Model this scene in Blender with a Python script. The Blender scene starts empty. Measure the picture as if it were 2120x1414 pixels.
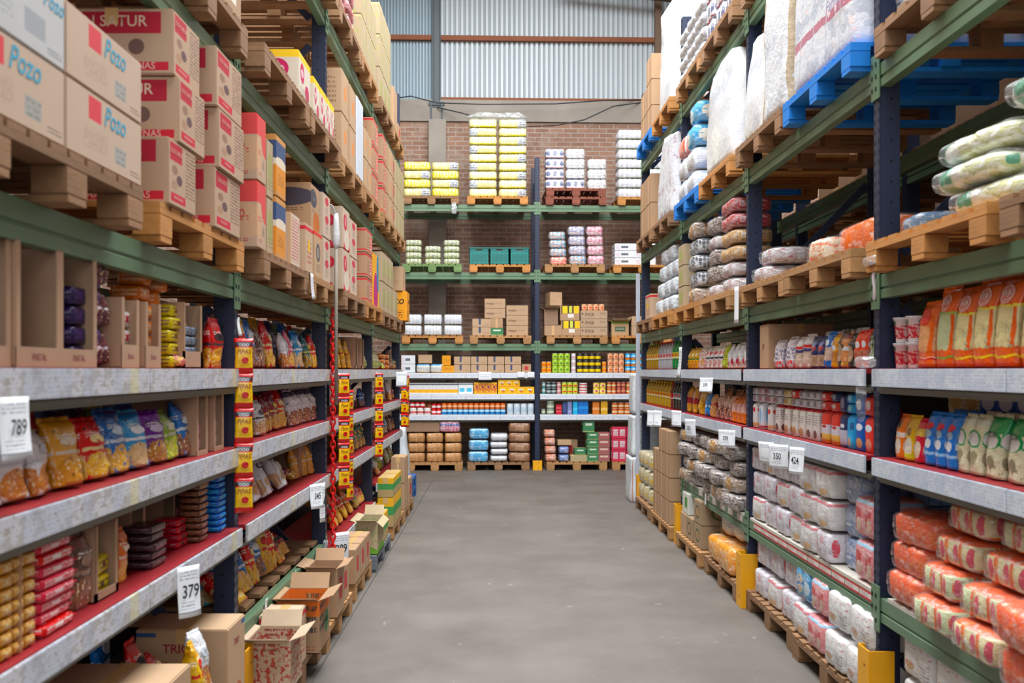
import bpy, bmesh, math, random
from mathutils import Vector, Matrix, noise
sc = bpy.context.scene
C = sc.collection
R = random.Random(11)
# ---- camera, sky, lights, exposure -------------------------------------------------
cd = bpy.data.cameras.new('camera'); cam = bpy.data.objects.new('camera', cd); C.objects.link(cam)
cam.location = (0, 0, 1.75); cam.rotation_euler = (math.pi/2, 0, 0)
cd.sensor_width = 36; cd.lens = 2100/2120*36; cd.shift_x = 27/2120; cd.shift_y = 59/2120
cd.clip_start = .05; cd.clip_end = 100
cd.dof.use_dof = True; cd.dof.focus_distance = 8.5; cd.dof.aperture_fstop = 3.2
sc.camera = cam
wd = bpy.data.worlds.new('sky'); sc.world = wd; wd.use_nodes = True
bgn = wd.node_tree.nodes['Background']; bgn.inputs[0].default_value = (.9, .96, 1, 1); bgn.inputs[1].default_value = .19
def area(name, loc, rot, sx, sy, power, col=(.95, .98, 1)):
    l = bpy.data.lights.new(name, 'AREA'); l.shape = 'RECTANGLE'; l.size = sx; l.size_y = sy; l.energy = power; l.color = col
    o = bpy.data.objects.new(name, l); C.objects.link(o); o.location = loc; o.rotation_euler = rot; return o
area('skylight_front', (.3, 5.4, 9.7), (0, 0, 0), 4.6, 10, 1750)
area('skylight_rear', (.3, 13.0, 9.7), (0, 0, 0), 4.6, 6, 760)
area('fill_behind_camera', (.2, -6, 4.6), (math.radians(78), 0, 0), 7, 5, 330, (.92, .96, 1))  # added fill lamp behind the camera, lifting the lower goods; no gate there
sc.view_settings.view_transform = 'Standard'; sc.view_settings.look = 'None'
sc.view_settings.exposure = .42; sc.view_settings.gamma = 1; sc.view_settings.use_curve_mapping = False

# ---- materials ---------------------------------------------------------------------
def lin(h):
    h = h.lstrip('#')
    if len(h) == 3: h = ''.join(c*2 for c in h)
    f = lambda v: v/12.92 if v <= .04045 else ((v+.055)/1.055)**2.4
    c = [f(int(h[i:i+2], 16)/255) for i in (0, 2, 4)]; g = sum(c)/3
    return tuple(max(0, g+(v-g)*1.14) for v in c)+(1,)
MC = {}
def base_nodes(name):
    m = bpy.data.materials.new(name); m.use_nodes = True
    nt = m.node_tree; return m, nt, nt.nodes['Principled BSDF']
def mth(nt, op, a, b=None):
    n = nt.nodes.new('ShaderNodeMath'); n.operation = op
    for i, v in enumerate((a, b)):
        if v is None: continue
        if isinstance(v, (int, float)): n.inputs[i].default_value = v
        else: nt.links.new(v, n.inputs[i])
    return n.outputs[0]
def mixc(nt, fac, a, b):
    n = nt.nodes.new('ShaderNodeMix'); n.data_type = 'RGBA'
    for i, v in ((0, fac), (6, a), (7, b)):
        if isinstance(v, (tuple, float, int)): n.inputs[i].default_value = v
        else: nt.links.new(v, n.inputs[i])
    return n.outputs[2]
def noi(nt, vec, scale, det=2, rough=.5):
    n = nt.nodes.new('ShaderNodeTexNoise'); n.inputs['Scale'].default_value = scale; n.inputs['Detail'].default_value = det
    n.inputs['Roughness'].default_value = rough
    if vec is not None: nt.links.new(vec, n.inputs['Vector'])
    return n.outputs[0]
def mapv(nt, vec, s):
    n = nt.nodes.new('ShaderNodeMapping'); n.inputs['Scale'].default_value = s; nt.links.new(vec, n.inputs['Vector']); return n.outputs[0]
def tc(nt):
    for n in nt.nodes:
        if n.type == 'TEX_COORD': return n
    return nt.nodes.new('ShaderNodeTexCoord')
def bumpn(nt, p, h, strength, dist=.01):
    b = nt.nodes.new('ShaderNodeBump'); b.inputs['Strength'].default_value = strength; b.inputs['Distance'].default_value = dist
    nt.links.new(h, b.inputs['Height']); nt.links.new(b.outputs[0], p.inputs['Normal'])
def M(hx, rough=.6, var=.12, scale=6, metal=0, bump=0, stretch=(1, 1, 1), coat=0, alpha=1, rnd=0, dirt=None):
    k = ('M', hx, rough, var, scale, metal, bump, stretch, coat, alpha, rnd, dirt)
    if k in MC: return MC[k]
    m, nt, p = base_nodes('surface_'+hx); t = tc(nt); v = mapv(nt, t.outputs['Object'], stretch)
    n = noi(nt, v, scale, 4, .6); c = lin(hx)
    lo = tuple(x*(1-var*1.6) for x in c[:3])+(1,); hi = tuple(min(1, x*(1+var*1.4)) for x in c[:3])+(1,)
    col = mixc(nt, n, lo, hi)
    if rnd:
        oi = nt.nodes.new('ShaderNodeObjectInfo'); hs = nt.nodes.new('ShaderNodeHueSaturation'); nt.links.new(col, hs.inputs['Color'])
        nt.links.new(mth(nt, 'ADD', mth(nt, 'MULTIPLY', oi.outputs['Random'], rnd), 1-rnd/2), hs.inputs['Value']); col = hs.outputs[0]
    if dirt:
        d = mth(nt, 'GREATER_THAN', noi(nt, v, scale*2.3, 5, .7), dirt[1]); col = mixc(nt, mth(nt, 'MULTIPLY', d, dirt[2]), col, lin(dirt[0]))
    nt.links.new(col, p.inputs['Base Color']); p.inputs['Roughness'].default_value = rough; p.inputs['Metallic'].default_value = metal
    p.inputs['Coat Weight'].default_value = coat
    if alpha < 1: p.inputs['Alpha'].default_value = alpha
    if bump: bumpn(nt, p, noi(nt, v, scale*4, 3), bump)
    MC[k] = m; return m
def film(hx='f2f5f7', alpha=.1, rough=.12):          # clear stretch film
    k = ('film', hx, alpha, rough)
    if k in MC: return MC[k]
    m, nt, p = base_nodes('clear_film'); t = tc(nt)
    p.inputs['Base Color'].default_value = lin(hx); p.inputs['Roughness'].default_value = rough; p.inputs['Specular IOR Level'].default_value = .7
    n = noi(nt, mapv(nt, t.outputs['Object'], (1.5, 1.5, 4)), 6, 3, .55)
    a = mth(nt, 'ADD', mth(nt, 'MULTIPLY', mth(nt, 'GREATER_THAN', n, .56), alpha*2.2), alpha*.6)
    nt.links.new(a, p.inputs['Alpha']); bumpn(nt, p, noi(nt, mapv(nt, t.outputs['Object'], (1.5, 1.5, 4)), 7, 3, .55), .6, .03)
    MC[k] = m; return m
def PM(base, items=(), rough=.35, warp=.0, bump=0, coat=0, var=.06):
    """printed surface: items on generated coordinates
    b z0 z1 c | v x0 x1 c | e cx cz rx rz c | r x0 x1 z0 z1 c | l x0 x1 z0 z1 n c (small print) | n scale thr c z0 z1 | s n duty c z0 z1 (upright stripes)"""
    k = ('PM', base, tuple(items), rough, warp, bump, coat)
    if k in MC: return MC[k]
    m, nt, p = base_nodes('print_'+base); t = tc(nt); G = t.outputs['Generated']; O = t.outputs['Object']
    sep = nt.nodes.new('ShaderNodeSeparateXYZ'); nt.links.new(G, sep.inputs[0])
    sn = nt.nodes.new('ShaderNodeSeparateXYZ'); nt.links.new(t.outputs['Normal'], sn.inputs[0])
    side = mth(nt, 'GREATER_THAN', mth(nt, 'ABSOLUTE', sn.outputs[0]), .75)
    u = mth(nt, 'ADD', mth(nt, 'MULTIPLY', sep.outputs[0], mth(nt, 'SUBTRACT', 1, side)), mth(nt, 'MULTIPLY', sep.outputs[1], side)); z = sep.outputs[2]
    if warp:
        w1 = mth(nt, 'MULTIPLY', mth(nt, 'SUBTRACT', noi(nt, G, 4, 2), .5), warp*2); u = mth(nt, 'ADD', u, w1)
        w2 = mth(nt, 'MULTIPLY', mth(nt, 'SUBTRACT', noi(nt, G, 5, 2), .5), warp*2); z = mth(nt, 'ADD', z, w2)
    def rng(x, a, b): return mth(nt, 'MULTIPLY', mth(nt, 'GREATER_THAN', x, a), mth(nt, 'LESS_THAN', x, b))
    c = lin(base); nn = noi(nt, O, 7, 3)
    col = mixc(nt, nn, tuple(x*(1-var) for x in c[:3])+(1,), tuple(min(1, x*(1+var)) for x in c[:3])+(1,))
    for it in items:
        q0 = it[0]; q = q0[0].lower()
        if q == 'b': f = rng(z, it[1], it[2])
        elif q == 'v': f = rng(u, it[1], it[2])
        elif q == 'e':
            a = mth(nt, 'POWER', mth(nt, 'ABSOLUTE', mth(nt, 'DIVIDE', mth(nt, 'SUBTRACT', u, it[1]), it[3])), 2)
            b = mth(nt, 'POWER', mth(nt, 'ABSOLUTE', mth(nt, 'DIVIDE', mth(nt, 'SUBTRACT', z, it[2]), it[4])), 2)
            f = mth(nt, 'LESS_THAN', mth(nt, 'ADD', a, b), 1)
        elif q == 'r': f = mth(nt, 'MULTIPLY', rng(u, it[1], it[2]), rng(z, it[3], it[4]))
        elif q == 'l':
            f = mth(nt, 'MULTIPLY', rng(u, it[1], it[2]), rng(z, it[3], it[4]))
            ln = mth(nt, 'LESS_THAN', mth(nt, 'FRACT', mth(nt, 'MULTIPLY', z, it[5]/(it[4]-it[3]))), .5)
            wn = mth(nt, 'GREATER_THAN', noi(nt, mapv(nt, G, (40, 40, it[5]*2)), 1, 1), .47)
            f = mth(nt, 'MULTIPLY', f, mth(nt, 'MULTIPLY', ln, wn))
        elif q == 'n':
            f = mth(nt, 'MULTIPLY', mth(nt, 'GREATER_THAN', noi(nt, mapv(nt, G, (1, 1, 1.2)), it[1], 3, .6), it[2]), rng(z, it[4], it[5]))
        elif q == 's':
            f = mth(nt, 'MULTIPLY', mth(nt, 'LESS_THAN', mth(nt, 'FRACT', mth(nt, 'MULTIPLY', u, it[1])), it[2]), rng(z, it[4], it[5]))
        if q0[0].isupper(): f = mth(nt, 'MULTIPLY', f, side)
        elif q0.endswith('f'): f = mth(nt, 'MULTIPLY', f, mth(nt, 'SUBTRACT', 1, side))
        col = mixc(nt, f, col, lin(it[5] if q in 'er' else it[6] if q == 'l' else it[3]))
    nt.links.new(col, p.inputs['Base Color']); p.inputs['Roughness'].default_value = rough; p.inputs['Coat Weight'].default_value = coat
    if bump: bumpn(nt, p, noi(nt, O, 22, 4, .65), bump, .02)
    MC[k] = m; return m

# ---- mesh makers -------------------------------------------------------------------
GC = {}
def fin(bm, mats, smooth=False, name='m'):
    me = bpy.data.meshes.new(name); bmesh.ops.recalc_face_normals(bm, faces=bm.faces[:]); bm.to_mesh(me); bm.free()
    for m in (mats if isinstance(mats, (list, tuple)) else [mats]): me.materials.append(m)
    if smooth:
        me.polygons.foreach_set('use_smooth', [True]*len(me.polygons))
    return me
def cache(f):
    def g(*a):
        k = (f.__name__,)+tuple(x if not isinstance(x, list) else tuple(x) for x in a)
        if k not in GC: GC[k] = f(*a)
        return GC[k]
    return g
def addbox(bm, cx, cy, cz, sx, sy, sz, b=0, mi=0):
    r = bmesh.ops.create_cube(bm, size=1); vs = r['verts']
    for v in vs: v.co = Vector((v.co.x*sx+cx, v.co.y*sy+cy, v.co.z*sz+cz))
    fs = set(f for v in vs for f in v.link_faces)
    for f in fs: f.material_index = mi
    if b:
        es = list(set(e for v in vs for e in v.link_edges)); bmesh.ops.bevel(bm, geom=es, offset=b, segments=2, affect='EDGES')
@cache
def box(w, d, h, m, b=.004):
    bm = bmesh.new(); addbox(bm, 0, 0, h/2, w, d, h, b); return fin(bm, m)
@cache
def boxes(l, m, b=0):
    bm = bmesh.new()
    for q in l: addbox(bm, *q[:6], b, q[6] if len(q) > 6 else 0)
    return fin(bm, m)
def loft(rings, m, cap=True, fit=None):
    bm = bmesh.new()
    if fit:                                           # keep inside the nominal size
        for ax in range(3):
            lo = min(p[ax] for r in rings for p in r); hi = max(p[ax] for r in rings for p in r)
            if ax == 2: k = (fit[2]-.002)/(hi-lo); g = lambda v: fit[3]+.001+(v-lo)*k
            else: k = (fit[ax]-.002)/(hi-lo); g = lambda v: (v-(lo+hi)/2)*k
            rings = [[tuple(g(c) if i == ax else c for i, c in enumerate(p)) for p in r] for r in rings]
    vv = [[bm.verts.new(p) for p in r] for r in rings]; n = len(vv[0])
    for a, b in zip(vv, vv[1:]):
        for i in range(n): bm.faces.new((a[i], a[(i+1) % n], b[(i+1) % n], b[i]))
    if cap: bm.faces.new(vv[0][::-1]); bm.faces.new(vv[-1])
    return fin(bm, m, True)
@cache
def lathe(prof, m, n=14):
    return loft([[(max(r, .0003)*math.cos(2*math.pi*i/n), max(r, .0003)*math.sin(2*math.pi*i/n), z) for i in range(n)] for r, z in prof], m)
def sp(c, e): return math.copysign(abs(c)**e, c)
class Pouch:                                          # a filled bag; front is -y, stands on z = 0
    def __init__(s, w, d, h, seed=0, bot=.75, top=.93, pil=False, wr=1.):
        s.w, s.d, s.h, s.seed, s.bot, s.top, s.pil, s.wr = w*.99, d*.86, h, seed, bot, top, pil, wr
    def f(s, v):
        t = min(1, max(0, (1-v)/.34))**.62
        b = min(1, v/.3)**.6 if s.pil else s.bot+(1-s.bot)*min(1, v/.22)
        return max(t*b, .02)
    def hw(s, v): return s.w/2*(1-.13*s.f(v)+.02*math.sin(9*v+s.seed))
    def dsp(s, x, z): return s.wr*s.d*.2*noise.noise(Vector((x/s.w*3.1+s.seed*7, z/s.h*3.3, s.seed*1.7)))+s.wr*s.d*.13*noise.noise(Vector((x/s.w*7+s.seed, z/s.h*9+s.seed, 3)))
    def y(s, x, z):
        v = min(1, z/s.h); hw = s.hw(v); k = min(.999, abs(x)/hw)
        return -s.d/2*s.f(v)*(1-k**2.67)**.375 + s.dsp(x, z)
    def body(s, m, nu=28, nv=18):
        rs = []
        for j in range(nv+1):
            v = j/nv*(s.top if not s.pil else 1); hw, hd = s.hw(v), s.d/2*s.f(v); r = []
            for i in range(nu):
                a = 2*math.pi*i/nu; x = hw*sp(math.cos(a), .75); yy = hd*sp(math.sin(a), .75)
                r.append((x, yy+s.dsp(x, s.h*v), s.h*v))
            rs.append(r)
        return loft(rs, m)
    def seal(s, m, z0, z1):
        bm = bmesh.new(); n = 12; g = []
        for zz in (z0, (z0+z1)/2, z1):
            row = []
            for i in range(n+1):
                x = (i/n-.5)*s.w*.99; yy = s.dsp(x, z0)+.004*math.sin(i*1.3+s.seed)*(zz-z0)/(z1-z0)
                row.append((bm.verts.new((x, yy-.0012, zz)), bm.verts.new((x, yy+.0012, zz))))
            g.append(row)
        for a, b in zip(g, g[1:]):
            for i in range(n):
                bm.faces.new((a[i][0], a[i+1][0], b[i+1][0], b[i][0])); bm.faces.new((a[i+1][1], a[i][1], b[i][1], b[i+1][1]))
        for i in range(n): bm.faces.new((g[2][i][0], g[2][i+1][0], g[2][i+1][1], g[2][i][1]))
        for r0, r1 in zip(g, g[1:]):
            bm.faces.new((r0[0][0], r1[0][0], r1[0][1], r0[0][1])); bm.faces.new((r0[n][0], r0[n][1], r1[n][1], r1[n][0]))
        return fin(bm, m, True)
    def patch(s, cx, cz, rx, rz, m, rect=False, off=.0022):   # a printed panel hugging the front
        bm = bmesh.new(); cen = []; nr, na = 4, 20
        P = lambda x, z: bm.verts.new((x, s.y(x, z)-off, z))
        c = P(cx, cz); prev = None
        for j in range(1, nr+1):
            ring = []
            for i in range(na):
                a = 2*math.pi*i/na; e = .35 if rect else 1
                ring.append(P(cx+rx*j/nr*sp(math.cos(a), e), cz+rz*j/nr*sp(math.sin(a), e)))
            for i in range(na):
                if prev: bm.faces.new((prev[i], ring[i], ring[(i+1) % na], prev[(i+1) % na]))
                else: bm.faces.new((c, ring[i], ring[(i+1) % na]))
            prev = ring
        return fin(bm, m, True)
TC = {}
def text(body, size, m, shear=0, sx=1.0):
    k = (body, shear)
    if k not in TC:
        cu = bpy.data.curves.new('t', 'FONT'); cu.body = body; cu.size = 1; cu.align_x = 'CENTER'; cu.align_y = 'CENTER'; cu.shear = shear; cu.resolution_u = 3; cu.offset = .012
        o = bpy.data.objects.new('t', cu); C.objects.link(o); dg = bpy.context.evaluated_depsgraph_get()
        TC[k] = bpy.data.meshes.new_from_object(o.evaluated_get(dg)); bpy.data.objects.remove(o)
    k2 = (body, shear, size, m.name, sx)
    if k2 not in GC:
        me = TC[k].copy(); me.transform(Matrix.Rotation(math.pi/2, 4, 'X') @ Matrix.Diagonal((size*sx, size, size, 1))); me.materials.clear(); me.materials.append(m); GC[k2] = me
    return GC[k2]
def text_on(body, size, m, P, cx, cz, shear=0, sx=1.):
    me = text(body, size, m, shear, sx).copy()
    for v in me.vertices:
        x, z = v.co.x+cx, v.co.z+cz; v.co = (x, P.y(x, z)-.004, z)
    return me
@cache
def bale(w, d, h, n, m, seed=0, ex=.38, grow=0., tail=0., ep=9):       # a bundle of packs lying along x
    rs = []; N = 30 if n else 18; A = 20
    for j in range(N+1):
        t = j/N*2-1; e = max((1-abs(t)**ep)**.5, .06); x = t*w/2
        if tail: e = 1 if abs(t) < .72 else max(.1, 1-((abs(t)-.72)/.28)**.8*.9)
        gr = 1-.05*abs(math.cos(math.pi*n*(t+1)/2))**10 if n else 1
        r = []
        for i in range(A):
            a = 2*math.pi*i/A; yy = (d/2*gr+grow)*sp(math.cos(a), ex)*e; zz = (h/2*gr+grow)*sp(math.sin(a), ex)*e
            q = noise.noise(Vector((x*9+seed*3.3, yy*9, zz*9+seed)))*.05+noise.noise(Vector((x*30+seed, yy*25, zz*25)))*.022
            r.append((x, yy*(1+q), h/2+zz*(1+q)))
        rs.append(r)
    return loft(rs, m, True, (w+2*grow, d+2*grow, h+2*grow, -grow))
@cache
def brick(w, d, h, m, seed=0, ex=.3):                 # upright paper packet with a pinched top
    rs = []; A = 20
    for z, kw, kd in ((0, .9, .88), (.03, .98, .98), (.3, 1.01, 1.03), (.6, 1, 1.02), (.84, .99, .97), (.93, .97, .7), (.985, .94, .3), (1, .9, .22)):
        r = []
        for i in range(A):
            a = 2*math.pi*i/A; x = w/2*kw*sp(math.cos(a), ex); y = d/2*kd*sp(math.sin(a), ex)
            q = noise.noise(Vector((x*14+seed*5, y*14, z*4+seed)))*.06
            r.append((x*(1+q*.4), y*(1+q), h*z))
        rs.append(r)
    return loft(rs, m, True, (w, d, h, 0))
@cache
def wrapped(w, d, h, m, seed=0, taper=.06, amp=.03):  # pallet load bound in stretch film
    rs = []; A = 40; N = 16
    for j in range(N+2):
        z = min(j, N)/N; k = 1-taper*z*z; k *= (.97 if j == 0 else 1); k = k*.35 if j == N+1 else k
        r = []
        for i in range(A):
            a = 2*math.pi*i/A; x = w/2*k*sp(math.cos(a), .22); y = d/2*k*sp(math.sin(a), .22)
            q = amp*noise.noise(Vector((x*4+seed, y*4, z*h*1.6+seed)))+amp*.5*noise.noise(Vector((x*11, y*11+seed, z*h*5)))
            r.append((x+sp(math.cos(a), .5)*q, y+sp(math.sin(a), .5)*q, h*z+(q if j >= N else 0)+(.02 if j == N+1 else 0)))
        rs.append(r)
    return loft(rs, m, True, (w, d, h, 0))
@cache
def sheet(w, h, m, bend=.012, seed=0):                # hanging paper, front -y, top edge at z = 0
    bm = bmesh.new(); nx, nz = 6, 8; g = []
    for th in (0, .0012):
        g.append([[bm.verts.new(((i/nx-.5)*w, th-bend*math.sin(math.pi*i/nx)*(j/nz)-bend*(j/nz)**2*1.2*math.sin(seed+1), -h*j/nz)) for i in range(nx+1)] for j in range(nz+1)])
    for k in (0, 1):
        for j in range(nz):
            for i in range(nx):
                q = (g[k][j][i], g[k][j][i+1], g[k][j+1][i+1], g[k][j+1][i]); bm.faces.new(q if k else q[::-1])
    ed = [(0, i) for i in range(nx+1)]+[(j, nx) for j in range(1, nz+1)]+[(nz, i) for i in range(nx-1, -1, -1)]+[(j, 0) for j in range(nz-1, 0, -1)]
    for a, b in zip(ed, ed[1:]+ed[:1]): bm.faces.new((g[0][a[0]][a[1]], g[0][b[0]][b[1]], g[1][b[0]][b[1]], g[1][a[0]][a[1]]))
    return fin(bm, m, True)
@cache
def tube(pts, r, m, n=8):
    rs = []; P = [Vector(p) for p in pts]
    for i, p in enumerate(P):
        t = (P[min(i+1, len(P)-1)]-P[max(i-1, 0)]).normalized(); a = t.cross(Vector((0, 0, 1)) if abs(t.z) < .9 else Vector((1, 0, 0))).normalized(); b = t.cross(a)
        rs.append([tuple(p+(a*math.cos(2*math.pi*k/n)+b*math.sin(2*math.pi*k/n))*r) for k in range(n)])
    return loft(rs, m)

# ---- objects, labels ---------------------------------------------------------------
ORD = 'first second third fourth fifth sixth seventh eighth ninth tenth eleventh twelfth thirteenth fourteenth fifteenth sixteenth seventeenth eighteenth nineteenth twentieth'.split()
ORD += ['twenty-'+x for x in ORD[:9]]+['thirtieth']+['thirty-'+x for x in ORD[:9]]
LAB = []
def ob(name, me, parent=None, loc=None, rot=None):
    o = bpy.data.objects.new(name, me); C.objects.link(o)
    if parent: o.parent = parent
    if loc: o.location = loc
    if rot: o.rotation_euler = rot
    return o
class Proto:                                          # a kind of thing: root mesh and its parts (parent index 0 is the root)
    def __init__(s, name, cat, root, size, desc):
        s.name, s.cat, s.size, s.desc = name, cat, size, desc; s.parts = [(name, root, None, None, None)]
    def add(s, name, me, loc=None, rot=None, par=0):
        s.parts.append((name, me, par, loc, rot)); return len(s.parts)-1
def inst(P, loc, rot=(0, 0, 0), where='', order=0, layer=0, desc=None, ref='camera', scale=None, group=True):
    os = []
    for nm, me, par, l, r in P.parts: os.append(ob(nm, me, os[par] if par is not None else None, l, r))
    o = os[0]; o.location = loc; o.rotation_euler = rot
    if scale: o.scale = scale
    o['category'] = P.cat; d = desc or P.desc
    LAB.append((o, d, where, round(order, 2), round(layer, 2), ref, P.name))
    return o
def single(o, label, cat, group=None):
    o['label'] = label; o['category'] = cat
    if group: o['group'] = group
    return o
def structure(o):
    o['kind'] = 'structure'; return o
def finish_labels():
    G = {}
    for t in LAB: G.setdefault((t[1], t[2]), []).append(t)
    for (d, w), L in G.items():
        ref = L[0][5]
        vals = sorted({t[3] for t in L}); cols = []
        for v in vals:
            if not cols or v-cols[-1][-1] > .021: cols.append([v])
            else: cols[-1].append(v)
        ci = {v: i for i, c in enumerate(cols) for v in c}
        bycol = {}
        for t in L: bycol.setdefault(ci[t[3]], []).append(t)
        for i, col in bycol.items():
            col.sort(key=lambda t: t[4])
            for j, t in enumerate(col):
                s = d
                if len(cols) > 1: s += ', '+ORD[i]+' from '+ref
                if len(col) > 1: s += ', '+('bottom' if j == 0 else 'top' if j == len(col)-1 else ORD[j])+' layer'
                s += (', ' if ',' in s else ' ')+w
                for u_, v_ in ((' from camera', ' along'), (' from the left', ' along'), (' along, ', ', '), (' with ', ', '), (' carton', ' box')):
                    if len(s.split()) > 16: s = s.replace(u_, v_, 1)
                t[0]['label'] = s
        if len(L) > 1:
            for t in L: t[0]['group'] = t[6].replace('_', ' ')+'s '+w
    bad = [t[0]['label'] for t in LAB if not 4 <= len(t[0]['label'].split()) <= 16]
    for b in bad[:12]: print('LABEL LENGTH', len(b.split()), b)
    seen = {}
    for t in LAB: seen.setdefault(t[0]['label'], []).append(t[0].name)
    for k, v in list(seen.items()):
        if len(v) > 1: print('LABEL DUP', k, v[:3])
    print('THINGS', len(LAB), 'OBJECTS', len(bpy.data.objects))

# ---- frames: s runs along the rack, d into it --------------------------------------
class Frame:
    def __init__(s, side, x0): s.side, s.x0 = side, x0; s.rz = {'L': math.pi/2, 'R': -math.pi/2}[side]; s.sg = -1 if side == 'L' else 1; s.ref = 'camera'
    def s(s, px, d=0): return (s.x0+d)*2100/abs(px-1033)
    def P(s, a, d, z): return (s.sg*(s.x0+d), a, z)
    def z(s, py, a, d=0): return 1.75-(py-766)*a/2100
class BackFrame:
    def __init__(s): s.a = math.radians(2.0); s.O = (.67, 17.75); s.rz = s.a; s.ref = 'the left'; s.side = 'B'
    def s(s, px, d=0):
        k = (px-1033)/2100; ca, sa = math.cos(s.a), math.sin(s.a)
        return (k*(s.O[1]+d*ca)-s.O[0]+d*sa)/(ca-k*sa)
    def P(s, a, d, z): return (s.O[0]+a*math.cos(s.a)-d*math.sin(s.a), s.O[1]+a*math.sin(s.a)+d*math.cos(s.a), z)
    def z(s, py, a, d=0): return 1.75-(py-766)*s.P(a, d, 0)[1]/2100
FL, FR, FB = Frame('L', 1.28), Frame('R', 1.84), BackFrame()
def put(F, P, a, d, z, where, layer=None, desc=None, rz=0, rx=0, ry=0, scale=None):
    """front of the thing at depth d"""
    sc_ = scale or (1, 1, 1)
    if F.side != 'B' and d > -.03:                   # stay between the bay's uprights
        for i, nm in enumerate(('first', 'second', 'third', 'fourth')):
            if nm+' bay' in where:
                hw = (abs(math.cos(rz))*P.size[0]*sc_[0]+abs(math.sin(rz))*P.size[1])/2; a = min(max(a, PY[i]+.09+hw), PY[i+1]-.006-hw)
    x, y, zz = F.P(a, d+P.size[1]*sc_[1]/2, z+abs(math.sin(rx))*P.size[1]*sc_[1]*.5)
    o = inst(P, (x, y, zz), (rx, ry, F.rz+rz), where, a, z if layer is None else layer, desc, F.ref, scale)
    if F.side != 'B' and P.cat not in ('pallet', 'box', 'sign', 'rack crossbar', 'wrapped load', 'film', 'shelf', 'paper', 'ticket', 'planks'): PLACED.append([o, P, F, a, d, z, sc_, rz, where])
    return o
PLACED = []
def settle():
    """neighbours standing in one row give way sideways instead of running through each other"""
    G = {}
    for t in PLACED: G.setdefault((t[2].side, t[8].split(',')[0]), []).append(t)
    for L in G.values():
        for _ in range(3):
            for i, p in enumerate(L):
                for q in L[i+1:]:
                    hp = p[1].size[2]*p[6][2]; hq = q[1].size[2]*q[6][2]
                    if p[5]+hp < q[5]+.012 or q[5]+hq < p[5]+.012: continue
                    dp = p[1].size[1]*p[6][1]; dq = q[1].size[1]*q[6][1]
                    if p[4]+dp < q[4]+.01 or q[4]+dq < p[4]+.01: continue
                    wp = abs(math.cos(p[7]))*p[1].size[0]*p[6][0]+abs(math.sin(p[7]))*dp; wq = abs(math.cos(q[7]))*q[1].size[0]*q[6][0]+abs(math.sin(q[7]))*dq
                    ov = (wp+wq)/2-abs(p[3]-q[3])
                    if ov <= .001 or ov > .62*min(wp, wq): continue
                    sg = 1 if q[3] >= p[3] else -1; tot = wp+wq
                    for t, w_, s_ in ((p, wp, -sg), (q, wq, sg)):
                        cut = min(ov*w_/tot+.001, .3*w_); t[6] = (t[6][0]*(1-cut/w_), t[6][1], t[6][2]); t[3] += s_*cut/2
                        t[0].scale = t[6]; t[0].location.y += s_*cut/2
PY = [2.2, 4.9, 7.47, 10.18, 13.02]
def row(F, z, p0, p1, d, seq, where, layers=1, jit=.0, rows=1, squash=True, lean=0):
    """fill a stretch of shelf, in picture order from p0 to p1, with kinds and counts"""
    a0, a1 = F.s(p0, min(d, .05)), F.s(p1, min(d, .05)); L = [P for P, n in seq for _ in range(n)]
    tot = sum(P.size[0] for P in L); k = abs(a1-a0)/tot; sg = 1 if a1 > a0 else -1; a = a0
    for P in L:
        w = P.size[0]*k; kk = min(1.25, max(.6, k*.985)); c = a+sg*w/2; a += sg*w
        for r in range(rows):
            zz = z
            for l in range(layers):
                j = jit*R.uniform(-1, 1)
                put(F, P, c, d+r*P.size[1]*1.04+abs(j)*.1*0, zz, where if r == 0 else where.replace(',', ' back row,', 1), None, None, j, lean, 0, (kk, 1, 1)); zz += P.size[2]+.002
# ---- building ----------------------------------------------------------------------
def concrete(name, hx, hx2, scale, rough=.75):
    m, nt, p = base_nodes(name); t = tc(nt); O = t.outputs['Object']
    n = noi(nt, O, scale, 6, .62); n2 = noi(nt, mapv(nt, O, (1.2, .35, 1)), scale*.35, 4, .6); n3 = noi(nt, O, scale*14, 3, .7)
    c = mixc(nt, mth(nt, 'MULTIPLY', mth(nt, 'SUBTRACT', n, .3), 2.2), lin(hx), lin(hx2)); c = mixc(nt, mth(nt, 'MULTIPLY', mth(nt, 'SUBTRACT', n2, .35), 1.6), c, lin(hx))
    sp_ = mth(nt, 'GREATER_THAN', n3, .68); c = mixc(nt, mth(nt, 'MULTIPLY', sp_, .35), c, lin('7f7b76'))
    ws = mth(nt, 'GREATER_THAN', noi(nt, mapv(nt, O, (2.2, .9, 1)), 2.1, 5, .7), .665); c = mixc(nt, mth(nt, 'MULTIPLY', ws, .5), c, lin('85817d'))
    nt.links.new(c, p.inputs['Base Color']); p.inputs['Roughness'].default_value = rough; bumpn(nt, p, n3, .12); return m
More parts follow.
